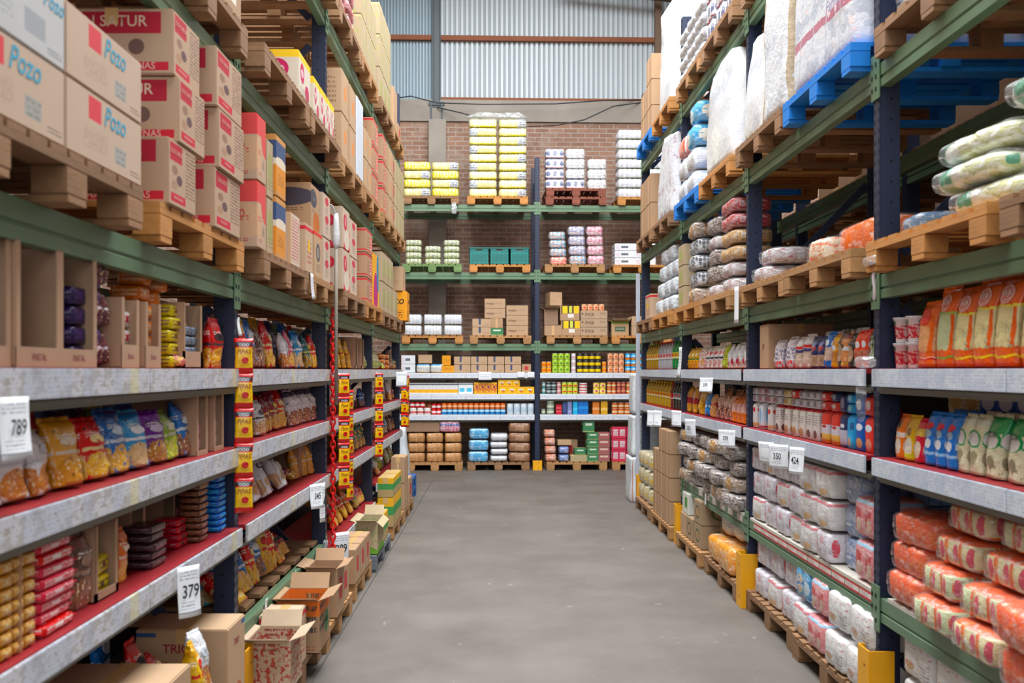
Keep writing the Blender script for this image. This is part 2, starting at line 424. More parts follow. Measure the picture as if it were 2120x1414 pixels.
def brickmat():
    m, nt, p = base_nodes('worn_brick'); t = tc(nt); O = t.outputs['Object']
    sep = nt.nodes.new('ShaderNodeSeparateXYZ'); nt.links.new(O, sep.inputs[0]); cb = nt.nodes.new('ShaderNodeCombineXYZ')
    nt.links.new(mth(nt, 'ADD', sep.outputs[0], sep.outputs[1]), cb.inputs[0]); nt.links.new(sep.outputs[2], cb.inputs[1])
    b = nt.nodes.new('ShaderNodeTexBrick'); nt.links.new(cb.outputs[0], b.inputs['Vector'])
    b.inputs['Color1'].default_value = lin('a07e6c'); b.inputs['Color2'].default_value = lin('8a6b5c'); b.inputs['Mortar'].default_value = lin('aaa198')
    b.inputs['Scale'].default_value = 1; b.inputs['Brick Width'].default_value = .27; b.inputs['Row Height'].default_value = .085; b.inputs['Mortar Size'].default_value = .009
    n = noi(nt, O, 2.2, 5, .7); c = mixc(nt, mth(nt, 'MULTIPLY', mth(nt, 'GREATER_THAN', n, .58), .45), b.outputs[0], lin('a89a8e'))
    c = mixc(nt, mth(nt, 'MULTIPLY', noi(nt, O, 9, 3), .5), c, lin('5d4a40'))
    nt.links.new(c, p.inputs['Base Color']); p.inputs['Roughness'].default_value = .9; bumpn(nt, p, b.outputs[1], -.6); return m
M_floor = concrete('floor_concrete', '534d48', '6f6963', 1.3, .62); M_conc = concrete('wall_concrete', '857f78', '9b958d', 1.3, .9); M_brick = brickmat()
structure(ob('floor', boxes([(.3, 8, -.1, 15, 26, .2)], M_floor)))
structure(ob('trim_1', boxes([(-1.05, 7.2, .0012, .011, 18, .002)], M('4a4541', .9))))
structure(ob('wall_left', boxes([(-3.75, 8.4, 4.5, .2, 21.2, 9)], M_brick)))
structure(ob('wall_right', boxes([(4.5, 8.4, 4.5, .2, 21.2, 9)], M_brick)))
structure(ob('ceiling', boxes([(.38, 8.4, 9.9, 8.4, 21.2, .1)], M('6b6f72', .8))))
def bback(name, l, m, b=0):
    o = ob(name, boxes(l, m, b)); o.location = (FB.O[0], FB.O[1], 0); o.rotation_euler = (0, 0, FB.a); return structure(o)
D = 1.3
bback('wall_back', [(0, D+.15, 3.2, 9.2, .3, 6.4)], M_brick)
bback('trim_2', [(0, D+.13, 6.6, 9.2, .36, .4)], M_conc)
bback('column_1', [(FB.s(906, D), D-.06, 3.2, .32, .26, 6.4)], M_conc)
def corr(name, x0, x1, z0, z1, pitch, amp, m):
    bm = bmesh.new(); n = int((x1-x0)/pitch*8); pr = None
    for i in range(n+1):
        x = x0+(x1-x0)*i/n; ph = (x/pitch) % 1; y = D+.1+amp*(1-min(1, abs(ph-.5)/.25))*2.2*(ph > .25)*(ph < .75)
        a = bm.verts.new((x, y, z0)), bm.verts.new((x, y, z1))
        if pr: bm.faces.new((pr[0], a[0], a[1], pr[1]))
        pr = a
    o = ob(name, fin(bm, m)); o.location = (FB.O[0], FB.O[1], 0); o.rotation_euler = (0, 0, FB.a); return structure(o)
cx = FB.s(904, D)
corr('wall_back_upper', cx+.05, 4.4, 6.8, 9.85, .094, .022, M('b6bec2', .42, .05, 1.2, 0, 0, (3, 1, .4)))
corr('wall_back_upper_panel', -4.4, cx-.05, 6.8, 9.85, .06, .016, M('91a2ab', .4, .05, 1.2, 0, 0, (3, 1, .4)))
bback('column_2', [(cx-.06, D+.01, 8.3, .02, .14, 3.3), (cx+.06, D+.01, 8.3, .02, .14, 3.3), (cx, D-.05, 8.3, .13, .02, 3.3), (cx, D+.02, 6.72, .3, .2, .06), (cx-.1, D-.06, 6.5, .03, .03, .45), (cx+.1, D-.06, 6.5, .03, .03, .45)], M('3a444a', .5))
rust = M('7a4a32', .75, .2, 5)
bback('trim_3', [(cx+.08+2.1, D+.06, 6.83, 4.2, .07, .07)], rust)
bback('trim_4', [(cx+.08+2.1, D+.05, 7.98, 4.2, .08, .09), (cx-1.4, D+.05, 7.98, 2.6, .08, .09)], rust)
bback('column_3', [(FB.s(1362, D), D, 8.3, .12, .12, 3.2)], M('6d5a4c', .8))
o = bback('roof_truss', [(1.6, .9, 8.72, 4, .1, .1), (1.6, .9, 9.1, 4, .1, .08)]+[(.0+.4*i, .9, 8.9, .05, .05, .36) for i in range(9)], M('433a35', .8)); o.location.z = .1; o.rotation_euler = (0, .1, FB.a)
for nm, pts, d_ in (('electric_cable', ((800, 196), (850, 199), (905, 213), (1000, 216), (1150, 215), (1250, 208), (1332, 196)), D-.3), ('electric_cable', ((905, 214), (960, 235), (1020, 253), (1085, 262), (1150, 260), (1210, 248), (1270, 220), (1332, 198)), D-.36)):
    P = []
    for px, py in pts:
        s_ = FB.s(px, d_); P.append(FB.P(s_, d_, FB.z(py, s_, d_)))
    P[0] = FB.P(FB.s(pts[0][0], D+.05), D+.05, P[0][2]) if pts[0][0] < 850 else FB.P(FB.s(pts[0][0], D-.074), D-.074, P[0][2]); P[-1] = FB.P(FB.s(pts[-1][0], D+.02)+.1, D+.05, P[-1][2])
    single(ob(nm, tube(tuple(P), .011, M('22262a', .6), 6)), 'thin black cable strung almost level under the metal cladding' if pts[1][1] == 199 else 'thin black cable sagging in front of the brick back wall', 'cable')

# ---- racks -------------------------------------------------------------------------
PW = .085
BAY = ['first', 'second', 'third', 'fourth']
TIER = [2.21, 3.23, 4.40]
blue = M('1d2740', .45, .18, 5, 0, 0, (1, 1, 1), 0, 1, 0, ('3a4258', .68, .35)); green = M('5f7a60', .42, .14, 4, 0, 0, (1, 1, 1), 0, 1, 0, ('8b9a8b', .68, .55))
hole = M('0a0c12', .9); yel = M('dfa31a', .45, .1, 5, 0, 0, (1, 1, 1), 0, 1, 0, ('8f6a1c', .7, .6))
@cache
def post_mesh(h, mirror):
    bm = bmesh.new(); t = .006; g = mirror     # C section: aisle face at y = 0, opens backwards
    addbox(bm, 0, .05, h/2, PW, .1, h, .006)
    for k in range(int(h/.05)):
        z = .06+k*.05
        for x in (-.024, .024): addbox(bm, x, .0, z, .011, .003, .022, 0, 1)
        if k % 2 == 0: addbox(bm, -g*PW/2, .055, z, .003, .011, .011, 0, 1)
    return fin(bm, [blue, hole])
def bar(p, q, w, t):
    a, b = Vector(p), Vector(q); d = b-a; L = d.length; bm = bmesh.new(); addbox(bm, 0, 0, 0, w, t, L)
    M4 = Matrix.Translation((a+b)/2) @ d.to_track_quat('Z', 'Y').to_matrix().to_4x4(); bmesh.ops.transform(bm, matrix=M4, verts=bm.verts[:]); return bm
@cache
def brace_mesh(z0, z1, y0, y1):
    return fin(bar((0, y0, z0), (0, y1, z1), .03, .05), blue)
def upright(F, a, h, where, dep=1.0, d=0):
    P = Proto('rack_upright', 'rack post', None, (PW, dep, h), 'dark blue perforated steel upright')
    P.add('front_post', post_mesh(h, 1 if F.side == 'L' else -1 if F.side == 'R' else 1)); P.add('rear_post', post_mesh(h, 1), (0, dep, 0), (0, 0, math.pi))
    for k, z in enumerate([.3, 1.25, 2.32, 3.35, 4.35][:5 if h > 5 else 4]):
        up = (.12, dep-.12) if k % 2 == 0 else (dep-.12, .12)
        P.add('diagonal_brace', brace_mesh(z, min(z+.8, h-.1), *up))
    x, y, _ = F.P(a, d, 0)
    inst(P, (x, y, 0), (0, 0, F.rz), where, a, 0, None, F.ref)
@cache
def beam_mesh(L):
    h = .115; pr = [(0, 0), (0, .04), (.008, .046), (.008, .05), (0, .056), (0, h), (.05, h), (.05, 0)]
    bm = bmesh.new(); A = [bm.verts.new((-L/2, y, z)) for y, z in pr]; B = [bm.verts.new((L/2, y, z)) for y, z in pr]; n = len(pr)
    for i in range(n): bm.faces.new((A[i], A[(i+1) % n], B[(i+1) % n], B[i]))
    bm.faces.new(A); bm.faces.new(B[::-1]); return fin(bm, green)
def beam(F, a0, a1, ztop, where, d=.0):
    L = a1-a0-.008; P = Proto('rack_crossbar', 'rack crossbar', beam_mesh(round(L, 3)), (L, 0, .115), 'green steel crossbar' if d < .5 else 'green rear steel crossbar')
    for sg in ((-1, 1) if d < .5 else ()): P.add('end_plate', boxes([(0, 0, 0, .055, .006, .22), (-.012, -.004, .06, .012, .004, .02, 1), (-.012, -.004, 0, .012, .004, .02, 1), (-.012, -.004, -.06, .012, .004, .02, 1)], (green, hole)), (sg*(L/2+.022), -.0055, .06))
    return put(F, P, (a0+a1)/2, d, ztop-.115, where)
red_deck = M('8a2026', .5, .1, 3); olive = M('6f7068', .45, .1, 3)
def railmat(name, a, b, c_, t1, t2, yl):
    m, nt, p = base_nodes(name); t = tc(nt); O = t.outputs['Object']
    n1 = noi(nt, mapv(nt, O, (1, 1, 1.8)), 12, 5, .7); n2 = noi(nt, mapv(nt, O, (1, 1, 2)), 24, 5, .75); sep = nt.nodes.new('ShaderNodeSeparateXYZ'); nt.links.new(O, sep.inputs[0])
    c = mixc(nt, mth(nt, 'GREATER_THAN', n1, t1), lin(a), lin(b)); c = mixc(nt, mth(nt, 'MULTIPLY', mth(nt, 'GREATER_THAN', n2, t2), .8), c, lin(c_))
    w_ = nt.nodes.new('ShaderNodeTexWhiteNoise'); w_.noise_dimensions = '1D'; nt.links.new(mth(nt, 'FLOOR', mth(nt, 'MULTIPLY', sep.outputs[0], 13)), w_.inputs['W'])
    c = mixc(nt, mth(nt, 'MULTIPLY', mth(nt, 'GREATER_THAN', w_.outputs[0], yl), .55), c, lin('d6d0a0')); c = mixc(nt, mth(nt, 'MULTIPLY', mth(nt, 'LESS_THAN', w_.outputs[0], .3), .35), c, lin('aab4c8'))
    ln = mth(nt, 'MULTIPLY', mth(nt, 'LESS_THAN', mth(nt, 'FRACT', mth(nt, 'MULTIPLY', sep.outputs[2], 75)), .4), mth(nt, 'GREATER_THAN', noi(nt, mapv(nt, O, (60, 1, 150)), 1, 1), .52)); c = mixc(nt, mth(nt, 'MULTIPLY', ln, .35), c, lin('70788c'))
    nt.links.new(c, p.inputs['Base Color']); p.inputs['Roughness'].default_value = .45; return m
rail_l = railmat('dirty_price_strip', 'c6c8ce', 'b0aeac', '94887c', .52, .62, .92)
rail_r = railmat('clean_price_strip', 'c9d1da', 'bcc5d0', 'b0b6c0', .5, .66, .94)
rail_w = PM('d5d9de', (('l', .01, .99, .2, .8, 3, 'a9b4cc'), ('v', .499, .503, '90949a')), .5)
@cache
def rail_mesh(L, m, hh): return boxes([(0, 0, 0, L, .012, hh)], m, .002)
def shelf(F, a0, a1, z, where, m, dep=.52, fh=.085, d0=-.03, deckm=None):
    L = round(a1-a0-.01, 3); P = Proto('shelf_board', 'shelf', boxes([(0, dep/2, -.0125, L, dep, .025)], deckm or red_deck), (L, dep, .02), 'steel shelf with paper price strip')
    for sg in (-1, 1): P.add('price_rail', rail_mesh(round(L/2-.006, 3), m, fh), (sg*L/4, -.008, -fh/2-.002))
    P.add('support_bar', boxes([(0, .035, -.1, L, .05, .04)], olive, .012))
    x, y, zz = F.P((a0+a1)/2, d0, z); inst(P, (x, y, zz), (0, 0, F.rz), where, (a0+a1)/2, z, None, F.ref)
for F, sd in ((FL, 'left'), (FR, 'right')):
    for i, y in enumerate(PY): upright(F, y+PW/2, 5.3, 'on the '+sd+' side of the aisle')
    for b in range(4):
        a0, a1 = PY[b]+PW, PY[b+1]; w = f'{sd} rack {BAY[b]} bay'
        for k, z in enumerate(TIER):
            beam(F, a0, a1, z, f'at {ORD[k]} tier, {w}'); beam(F, a0, a1, z, f'at {ORD[k]} tier, {w}', .95)
        zs = (1.757, 1.38, .99) if F is FL else (1.757, 1.33)
        for k, z in enumerate(zs): shelf(F, a0, a1, z, f'{["top", "middle", "lower"][k]} one, {w}', rail_l if F is FL else rail_r)
    structure(ob('shade_backing_'+sd, boxes([(F.P(0, 1.075, 0)[0], 7.6, 1.03, .02, 10.9, 2.05)], M('3a302b', .9))))  # added dark panel, its colour stands in for deep shade behind the shelves
shelf(FL, PY[2]+PW, PY[3], .43, 'lowest one, left rack third bay', rail_l); shelf(FL, PY[3]+PW, PY[4], .6, 'lowest one, left rack fourth bay', rail_l)
beam(FL, PY[1]+PW, PY[2], .47, 'near the floor, left rack second bay'); beam(FL, PY[1]+PW, PY[2], .47, 'near the floor, left rack second bay', .95)
tanb = M('c7c2b8', .5)
for b in (0, 1, 2):
    w = f'right rack {BAY[b]} bay'
    beam(FR, PY[b]+PW, PY[b+1], .65, 'near the floor, '+w); beam(FR, PY[b]+PW, PY[b+1], .65, 'near the floor, '+w, .95)
    P = Proto('shelf_tray', 'shelf', boxes([((i-1)*.81, 0, .009, .8, .8, .018) for i in range(3)], tanb), (2.43, .8, .018), 'pale shelf panel resting on green crossbars')
    put(FR, P, (PY[b]+PW+PY[b+1])/2, .0, .651, w)
tagm = PM('e9e4e0', (('b', 0, .22, 'c02028'), ('b', .8, 1, 'c02028'), ('s', 26, .12, 'c02028', 0, 1)), .5)
# yellow guards
def guard(F, a, where, h=.4):
    P = Proto('post_guard', 'post guard', boxes([(0, -.05, h/2, .15, .008, h), (-.075, .01, h/2, .008, .12, h), (.075, .01, h/2, .008, .12, h), (.02, -.0545, h*.8, .02, .002, .012, 1), (.02, -.0545, h*.2, .02, .002, .012, 1)], (yel, hole), .002), (.15, .12, h), 'yellow steel guard around upright')
    x, y, _ = F.P(a, -.012, 0); inst(P, (x, y, 0), (0, 0, F.rz), where, a, 0, None, F.ref)
for i in (1, 2, 3, 4): guard(FR, PY[i]+PW/2, 'along right rack')
for i in (1, 2, 3): guard(FL, PY[i]+PW/2, 'along left rack')
# back rack
BP = [FB.s(822, 0)-.05, 0, FB.s(1425, 0)]
BT = [2.207, 3.45, 4.635]
for i, s_ in enumerate(BP): upright(FB, s_, 5.3 if i != 1 else 5.47, 'in the back rack')
for b in range(2):
    a0, a1 = BP[b]+PW/2, BP[b+1]-PW/2; w = f'back rack {["left", "right"][b]} bay'
    for k, z in enumerate(BT): beam(FB, a0, a1, z, f'at {ORD[k]} tier, {w}'); beam(FB, a0, a1, z, f'at {ORD[k]} tier, {w}', .95)
    for k, z in enumerate((1.70, 1.33, .97)): shelf(FB, a0, a1, z, f'{["top", "middle", "lower"][k]} one, {w}', rail_w, .55, .09, -.03, M('c9ccd0', .5))
guard(FB, 0, 'at back rack centre post', .17)

# ---- pallets and cartons -----------------------------------------------------------
def woodm(hx): return M(hx, .8, .22, 3, 0, .1, (1.5, 9, 9), 0, 1, .35)
WOOD = {'b98a5e': 'a67f58', '9c7350': '8a6a4e', 'c9894f': 'b4814f'}
@cache
def pal(mk, L=1.2, W=1.0):
    m = woodm(WOOD.get(mk, mk)) if mk not in ('1e7fd0', '2f5f9a') else M(mk, .5, .12, 4)
    nm = {'b98a5e': 'wooden pallet', '9c7350': 'worn wooden pallet', 'c9894f': 'orange-brown wooden pallet', '1e7fd0': 'bright blue pallet', '6a6f76': 'grey wooden pallet', '6f8a5a': 'green-edged wooden pallet', '7d4a3c': 'reddish wooden pallet', '2f5f9a': 'dull blue pallet'}[mk]
    bs = [(-L/2+.05+i*(L-.1)/8, W/2, .133, .098, W, .02) for i in range(9)]
    P = Proto('pallet', 'pallet', None, (L, W, .144), nm)
    dk = P.add('deck', boxes(bs, m))
    for y in (.05, W/2, W-.05): P.add('stringer', boxes([(0, y, .1115, L, .1, .022)], m))
    for y in (.05, W/2, W-.05):
        for x in (-L/2+.07, 0, L/2-.07): P.add('block', box(.14, .1, .078, m, .003), (x, y, .022))
    for x in (-L/2+.07, 0, L/2-.07): P.add('bottom_board', boxes([(x, W/2, .011, .12, W, .02)], m))
    for i, q in enumerate(P.parts):                      # the origin sits at the pallet's centre
        if i: P.parts[i] = (q[0], q[1], 0, tuple(Vector(q[3] or (0, 0, 0))-Vector((0, W/2, 0))), None)
    return P
PT = .1455
def pallet(F, mk, a, d, z, where, L=1.2, W=1.0, rz=0): put(F, pal(mk, L, W), a, d, z+.001, where, None, None, rz); return z+PT
TAPE = M('c9a877', .3, .05); KR = 'c39a72'
def duller(h):                                     # cardboard is greyer than its printed swatch
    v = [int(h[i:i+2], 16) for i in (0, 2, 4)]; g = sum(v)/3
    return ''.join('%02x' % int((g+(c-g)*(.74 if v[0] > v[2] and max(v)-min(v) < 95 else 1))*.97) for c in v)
@cache
def carton(des, w, d, h, desc, txt=(), open_=0):
    base, items = DES[des]; base = duller(base)
    m = PM(base, items, .75)
    P = Proto('cardboard_box', 'box', box(w, d, h, m, .005) if not open_ else openbox(w, d, h, m), (w, d, h), desc)
    if not open_: P.add('tape', boxes([(0, 0, .0008, w*1.001, .05, .0016), (-w/2-.0005, 0, -.03, .001, .05, .06), (w/2+.0005, 0, -.03, .001, .05, .06)], TAPE), (0, 0, h))
    else:
        fl = box(w*.98, .004, min(d*.35, .1), M(base, .8), 0); fs = box(.004, d*.96, min(w*.3, .1), M(base, .8), 0)
        P.add('flap', fl, (0, -d/2+.001, h), ({1: 1.2, 2: 2.3}[open_], 0, 0)); P.add('flap', fl, (0, d/2-.001, h), (-1.3, 0, 0)); P.add('flap', fs, (-w/2+.001, 0, h), (0, -1.25, 0)); P.add('flap', fs, (w/2-.001, 0, h), (0, .6, 0))
    for t, size, hx, x, z, face, sh in txt:
        mm = M(hx, .6)
        if face == 'f': P.add('lettering', text(t, size, mm, sh), ((x-.5)*w, -d/2-.0012, z*h))
        else: P.add('lettering', text(t, size, mm, sh), ((-1 if face == 'l' else 1)*(w/2+.0012), (.5-x)*d*(1 if face == 'l' else -1), z*h), (0, 0, -math.pi/2 if face == 'l' else math.pi/2))
    return P
@cache
def openbox(w, d, h, m):
    t = .005; return boxes([(0, 0, t/2, w, d, t), (-w/2+t/2, 0, h/2, t, d, h), (w/2-t/2, 0, h/2, t, d, h), (0, -d/2+t/2, h/2, w-2*t, t, h), (0, d/2-t/2, h/2, w-2*t, t, h)], m)
SM = ('l', .06, .5, .2, .5, 6, '8a7560')
DES = {
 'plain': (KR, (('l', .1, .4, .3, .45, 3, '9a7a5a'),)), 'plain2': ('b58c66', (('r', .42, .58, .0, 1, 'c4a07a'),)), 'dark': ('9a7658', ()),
 'pozo': ('cdb095', (('r', .26, .42, .6, .93, 'cf4a52'), ('l', .2, .5, .18, .48, 7, 'a99580'), ('r', .6, .76, .16, .42, 'a3a29c'), ('l', .6, .76, .16, .42, 3, '8b8a86'), ('l', .82, .97, .1, .2, 2, '8c7d70'))),
 'pozow': ('c4c6c6', (('r', .6, .8, .2, .5, '9fa4a8'), ('l', .06, .5, .2, .8, 8, 'a9adaf'), ('l', .82, .97, .1, .2, 2, '8c8d90'))),
 'muffin': ('c09c7c', (('R', .1, .74, .62, .95, 'a8283a'), ('R', .04, .98, .06, .19, 'b82c3a'), ('E', .3, .42, .065, .12, '6a5048'), ('E', .6, .42, .065, .12, '7a5f54'), ('E', .6, .43, .05, .08, 'b08c70'), ('E', .745, .42, .065, .12, '6a5048'), ('E', .745, .43, .05, .08, 'a98468'), ('E', .89, .43, .07, .13, '4f3842'), ('R', .55, .95, .26, .39, 'ac8768'), ('R', .56, .64, .27, .37, 'a07c60'), ('R', .7, .79, .27, .37, 'a07c60'), ('R', .85, .93, .27, .37, 'a07c60'), ('rf', .05, .48, .68, .95, 'b0293a'), ('rf', .08, .6, .07, .2, 'bf2f3c'), ('ef', .22, .55, .1, .07, '8d6f5c'), ('ef', .38, .42, .1, .08, '5f4446'), ('ef', .2, .32, .1, .07, 'a58468'), ('lf', .6, .97, .22, .95, 13, '6d5248'))),
 'redarc': ('c5a182', (('b', .68, 1, 'd0504e'), ('e', .95, .75, .5, .35, 'd0504e'), ('e', .2, .4, .3, .28, 'c5a182'), ('l', .55, .8, .2, .36, 5, '4a4038'), ('l', .1, .5, .4, .5, 2, 'c05a52'), ('l', .1, .6, .08, .14, 2, 'b0483f'))),
 'blueor': ('c9935a', (('b', .55, .9, '3c4c72'), ('e', .5, .56, .55, .1, 'd8ccb8'), ('b', .08, .5, 'd08a3e'), ('l', .2, .8, .2, .4, 5, '8a5a2a'))),
 'stripe': ('d3bca4', (('l', .1, .9, .08, .92, 14, 'b4464e'), ('v', .0, .06, 'c8a888'))),
 'redtop': ('cba987', (('b', .86, .94, 'c43a42'), ('l', .2, .8, .2, .7, 5, 'a8544e'), ('e', .5, .55, .15, .14, 'd8b23c'))),
 'cookie': ('bd9268', (('e', .3, .7, .36, .2, '46404c'), ('e', .62, .18, .36, .26, 'b5662c'), ('l', .1, .5, .38, .46, 2, '6a4a3a'))),
 'oval': ('c69c72', (('b', .9, .98, 'c94038'), ('e', .5, .55, .26, .2, '514a4c'), ('e', .5, .55, .18, .12, '8d8178'), ('l', .3, .8, .12, .3, 4, '5a4636'))),
 'logos': ('cdb298', (('e', .5, .84, .24, .1, 'b83a48'), ('l', .3, .7, .55, .72, 5, '6a5c54'), ('e', .5, .42, .24, .1, 'b83a48'), ('l', .3, .7, .1, .3, 5, '6a5c54'))),
 'heart': ('cbb196', (('e', .38, .66, .24, .2, 'b82a3a'), ('e', .38, .66, .19, .14, 'c8485a'), ('e', .9, .0, .75, .45, 'c4303e'), ('e', .6, .25, .4, .24, 'cfc2b2'))),
 'redband': ('bb8d68', (('b', .88, .96, 'c23a40'), ('b', .08, .14, 'c23a40'), ('l', .15, .55, .2, .7, 6, '8c5c4c'), ('r', .62, .9, .25, .75, 'cc4a4e'), ('l', .62, .9, .25, .75, 4, 'd9b4a0'))),
 'yelpink': ('e0a52c', (('e', .4, .25, .35, .4, 'b02a72'), ('e', .8, .7, .25, .4, '2f7aa0'), ('v', .9, 1, 'd8b038'))),
 'beige': ('b9a27c', (('e', .5, .5, .3, .3, '9a9a62'), ('l', .1, .9, .1, .3, 3, '8f7d58'))),
 'orangetop': ('e09a2c', (('l', .1, .7, .1, .35, 3, '6a3414'),)),
 'yelred': ('d9cdb8', (('b', .82, 1, 'e8c22a'), ('e', .3, .55, .16, .24, 'b82a5c'), ('e', .3, .55, .1, .1, 'e0b8c0'), ('e', .7, .2, .18, .2, 'b82a5c'), ('l', .1, .9, .02, .2, 3, '6a6a50'))),
 'orsq': ('c39c74', (('rf', .4, .62, .36, .68, 'd8822c'), ('L', .1, .9, .2, .85, 6, '8a6a50'), ('l', .8, .95, .1, .9, 12, '7d6248'))),
 'orsqw': ('cdd4dc', (('l', .1, .9, .1, .9, 9, 'c0c7d0'),)),
 'grid': ('b88e68', (('s', 6, .08, '8a6850', .5, .95), ('l', .05, .95, .5, .95, 5, '8a6850'))),
 'redlab': ('b98d67', (('r', .3, .7, .3, .75, 'b03a3c'),)),
 'greenb': ('b5a07a', (('n', 5, .55, 'a39e6c', 0, 1), ('n', 8, .64, '8a9458', 0, 1), ('b', .94, 1.1, 'c2ae88'))),
 'yelgr': ('b8985e', (('b', .7, 1, 'd8a82a'), ('b', .4, .7, '3f8a4a'))),
 'grdot': ('c3aa80', (('n', 7, .58, '7f9a58', .1, .9), ('e', .5, .0, .6, .25, '6a9a38'))),
 'bltick': ('c09a74', (('r', .34, .46, .3, 1, '3d4a66'), ('l', .6, .9, .2, .4, 3, '8c6c4c'))),
 'adag': ('bd9670', (('l', .05, .45, .4, .56, 2, '7d6048'), ('l', .5, .85, .42, .58, 2, '8c6c4c'))),
 'inca': ('b89674', (('e', .07, .62, .035, .14, '6a4a3a'), ('l', .72, .95, .5, .78, 4, '6a4f3c'), ('l', .05, .45, .12, .22, 2, '8a6a50'))),
 'yelwin': ('b48c64', (('r', .1, .38, .5, .98, 'e2c02c'), ('r', .46, .6, .55, .98, 'c6cc5a'), ('r', .7, .96, .5, .98, 'e0b830'), ('r', .06, .12, .45, 1, '3a3020'), ('r', .38, .46, .5, 1, '3a3020'), ('r', .62, .7, .5, 1, '3a3020'), ('r', .4, .7, .2, .45, 'd8d4cc'))),
 'green': ('c09868', (('b', .84, 1, '6a8a3a'), ('r', .2, .8, .3, .62, '2f5238'), ('l', .25, .75, .38, .55, 2, 'd8d8c0'))),
 'yelbox': ('d8982c', (('l', .2, .8, .3, .7, 3, 'a8641c'),)),
 'scons': ('c49c74', (('e', .62, .22, .24, .2, 'a65f42'), ('e', .62, .22, .18, .14, '97523a'), ('r', .78, 1.0, .93, .97, '3a5a88'))),
 'woma': ('b48a64', (('r', .0, 1, .7, .99, 'd9743a'), ('e', .7, .45, .22, .22, '4f7a50'), ('l', .05, .6, .3, .9, 3, '4a4440'), ('r', .45, .52, .1, .9, 'b48a64'), ('l', .1, .9, .02, .14, 2, '9a5a40'))),
 'zig': ('c7aa8a', (('n', 9, .54, 'a8483c', .1, .9), ('l', .2, .9, .75, .95, 2, '8a4a40'))),
 'teal': ('1f7470', (('b', .78, .82, '155753'), ('r', .1, .9, .15, .6, '1c6965'), ('l', .12, .88, .18, .56, 5, '17605c'))),
 'white': ('d9dde0', (('b', .0, .03, '8a8f98'), ('r', .3, .65, .35, .65, '5a5f6c'), ('l', .05, .25, .2, .8, 3, 'c0a0b0'))),
 'pinkwrap': ('c84058', (('r', .1, .42, .25, .8, 'd8ccd0'), ('r', .55, .9, .25, .8, 'd8ccd0'), ('l', .12, .9, .3, .75, 3, 'a8384c'))),
 'greenwrap': ('3f7a52', (('r', .2, .8, .6, .8, 'c8d4c0'), ('b', .0, .12, '9aa070'))),
 'redbox': ('b0565c', (('r', .15, .85, .6, .85, 'd0b8a8'), ('b', 0, .12, '8a7a58'))),
 'grflap': ('d6d6cc', (('r', .4, .8, .3, .8, '4f8f3a'),)), 'gricon': ('a98a66', (('e', .5, .5, .28, .3, '5a5a3c'), ('e', .5, .5, .2, .2, 'a98a66'))),
 'paper': ('b88c62', (('n', 6, .55, 'a67c54', 0, 1), ('r', .47, .53, 0, 1, 'c79b70'))), 'paperd': ('96705a', (('n', 6, .55, '83604c', 0, 1), ('r', .3, .7, .2, .8, 'a4806a'))),
}
def ctn(F, des, pa, pb, d, z, h, dep, desc, where, n=1, txt=(), open_=0, shrink=.012, jit=0):
    a0, a1 = sorted((F.s(pa, d), F.s(pb, d))); w = round(a1-a0-shrink, 3); P = carton(des, w, dep, h, desc, txt, open_)
    for k in range(n): put(F, P, (a0+a1)/2, d+(jit*R.uniform(-1, 1) if jit else 0), z+k*(h+.003), where)
    return z+n*(h+.003)
# ---- packaged goods ----------------------------------------------------------------
def bag(name, w, d, h, base, items, desc, patches=(), txt=(), seed=1, pil=False, bot=.75, wr=1., warp=.04, rough=.26, cat='bag', sealc=None):
    Q = Pouch(w, d, h, seed, bot, .94, pil, wr); m = PM(base, tuple(items), rough, warp, .6, .35)
    P = Proto(name, cat, Q.body(m), (w, d, h), desc); sm = M(sealc or base, .35, .1)
    P.add('top_seal', Q.seal(sm, h*.92, h))
    if pil: P.add('bottom_seal', Q.seal(sm, -.03*h, .03*h))
    for cx, cz, rx, rz, hx, rect in patches: P.add('label_panel', Q.patch(cx*w, cz*h, rx*w, rz*h, M(hx, .35, .08), rect))
    for t, sz, hx, x, z, sh in txt: P.add('lettering', text_on(t, sz, M(hx, .4), Q, x*w, z*h, sh))
    return P
def can(name, r, h, base, items, desc, lid='c9ccd0', cat='can', rough=.4):
    P = Proto(name, cat, lathe(((r*.96, 0), (r, .004), (r, h-.004), (r*.96, h-.001)), PM(base, tuple(items), rough)), (2*r+.003, 2*r+.003, h), desc)
    P.add('lid', lathe(((r*.97, h-.0015), (r*1.0, h-.001), (r*1.0, h+.003), (r*.93, h+.002), (.001, h+.001)), M(lid, .35, .05, 4, .3))); return P
def bottle(r, h, base, cap, lab, desc, alpha=1):
    P = Proto('bottle', 'bottle', lathe(((r*.9, 0), (r, .012), (r, h*.3), (r*.94, h*.34), (r, h*.38), (r*.94, h*.5), (r, h*.55), (r, h*.66), (r*.8, h*.76), (r*.38, h*.88), (r*.36, h*.94)), M(base, .12, .06, 3, 0, 0, (1, 1, 1), .3, alpha)), (2*r+.004, 2*r+.004, h), desc)
    P.add('cap', lathe(((r*.42, h*.93), (r*.42, h*.995), (r*.38, h)), M(cap, .4)))
    P.add('label', lathe(((r*1.012, h*.36), (r*1.018, h*.37), (r*1.018, h*.58), (r*1.012, h*.59)), PM(lab, (('e', .5, .6, .3, .25, 'd8402c'), ('b', .1, .25, 'f0efe8'))))); return P
def pack(w, d, h, base, items, desc, seed=0, name='paper_packet', cat='packet', ex=.3, fold=None, rough=.5):
    P = Proto(name, cat, brick(w, d, h, PM(base, tuple(items), rough, .008, .15), seed, ex), (w, d, h), desc)
    P.add('folded_top', box(w*.86, d*.24, h*.035, M(fold or base, .5), .004), (0, 0, h*.985)); return P
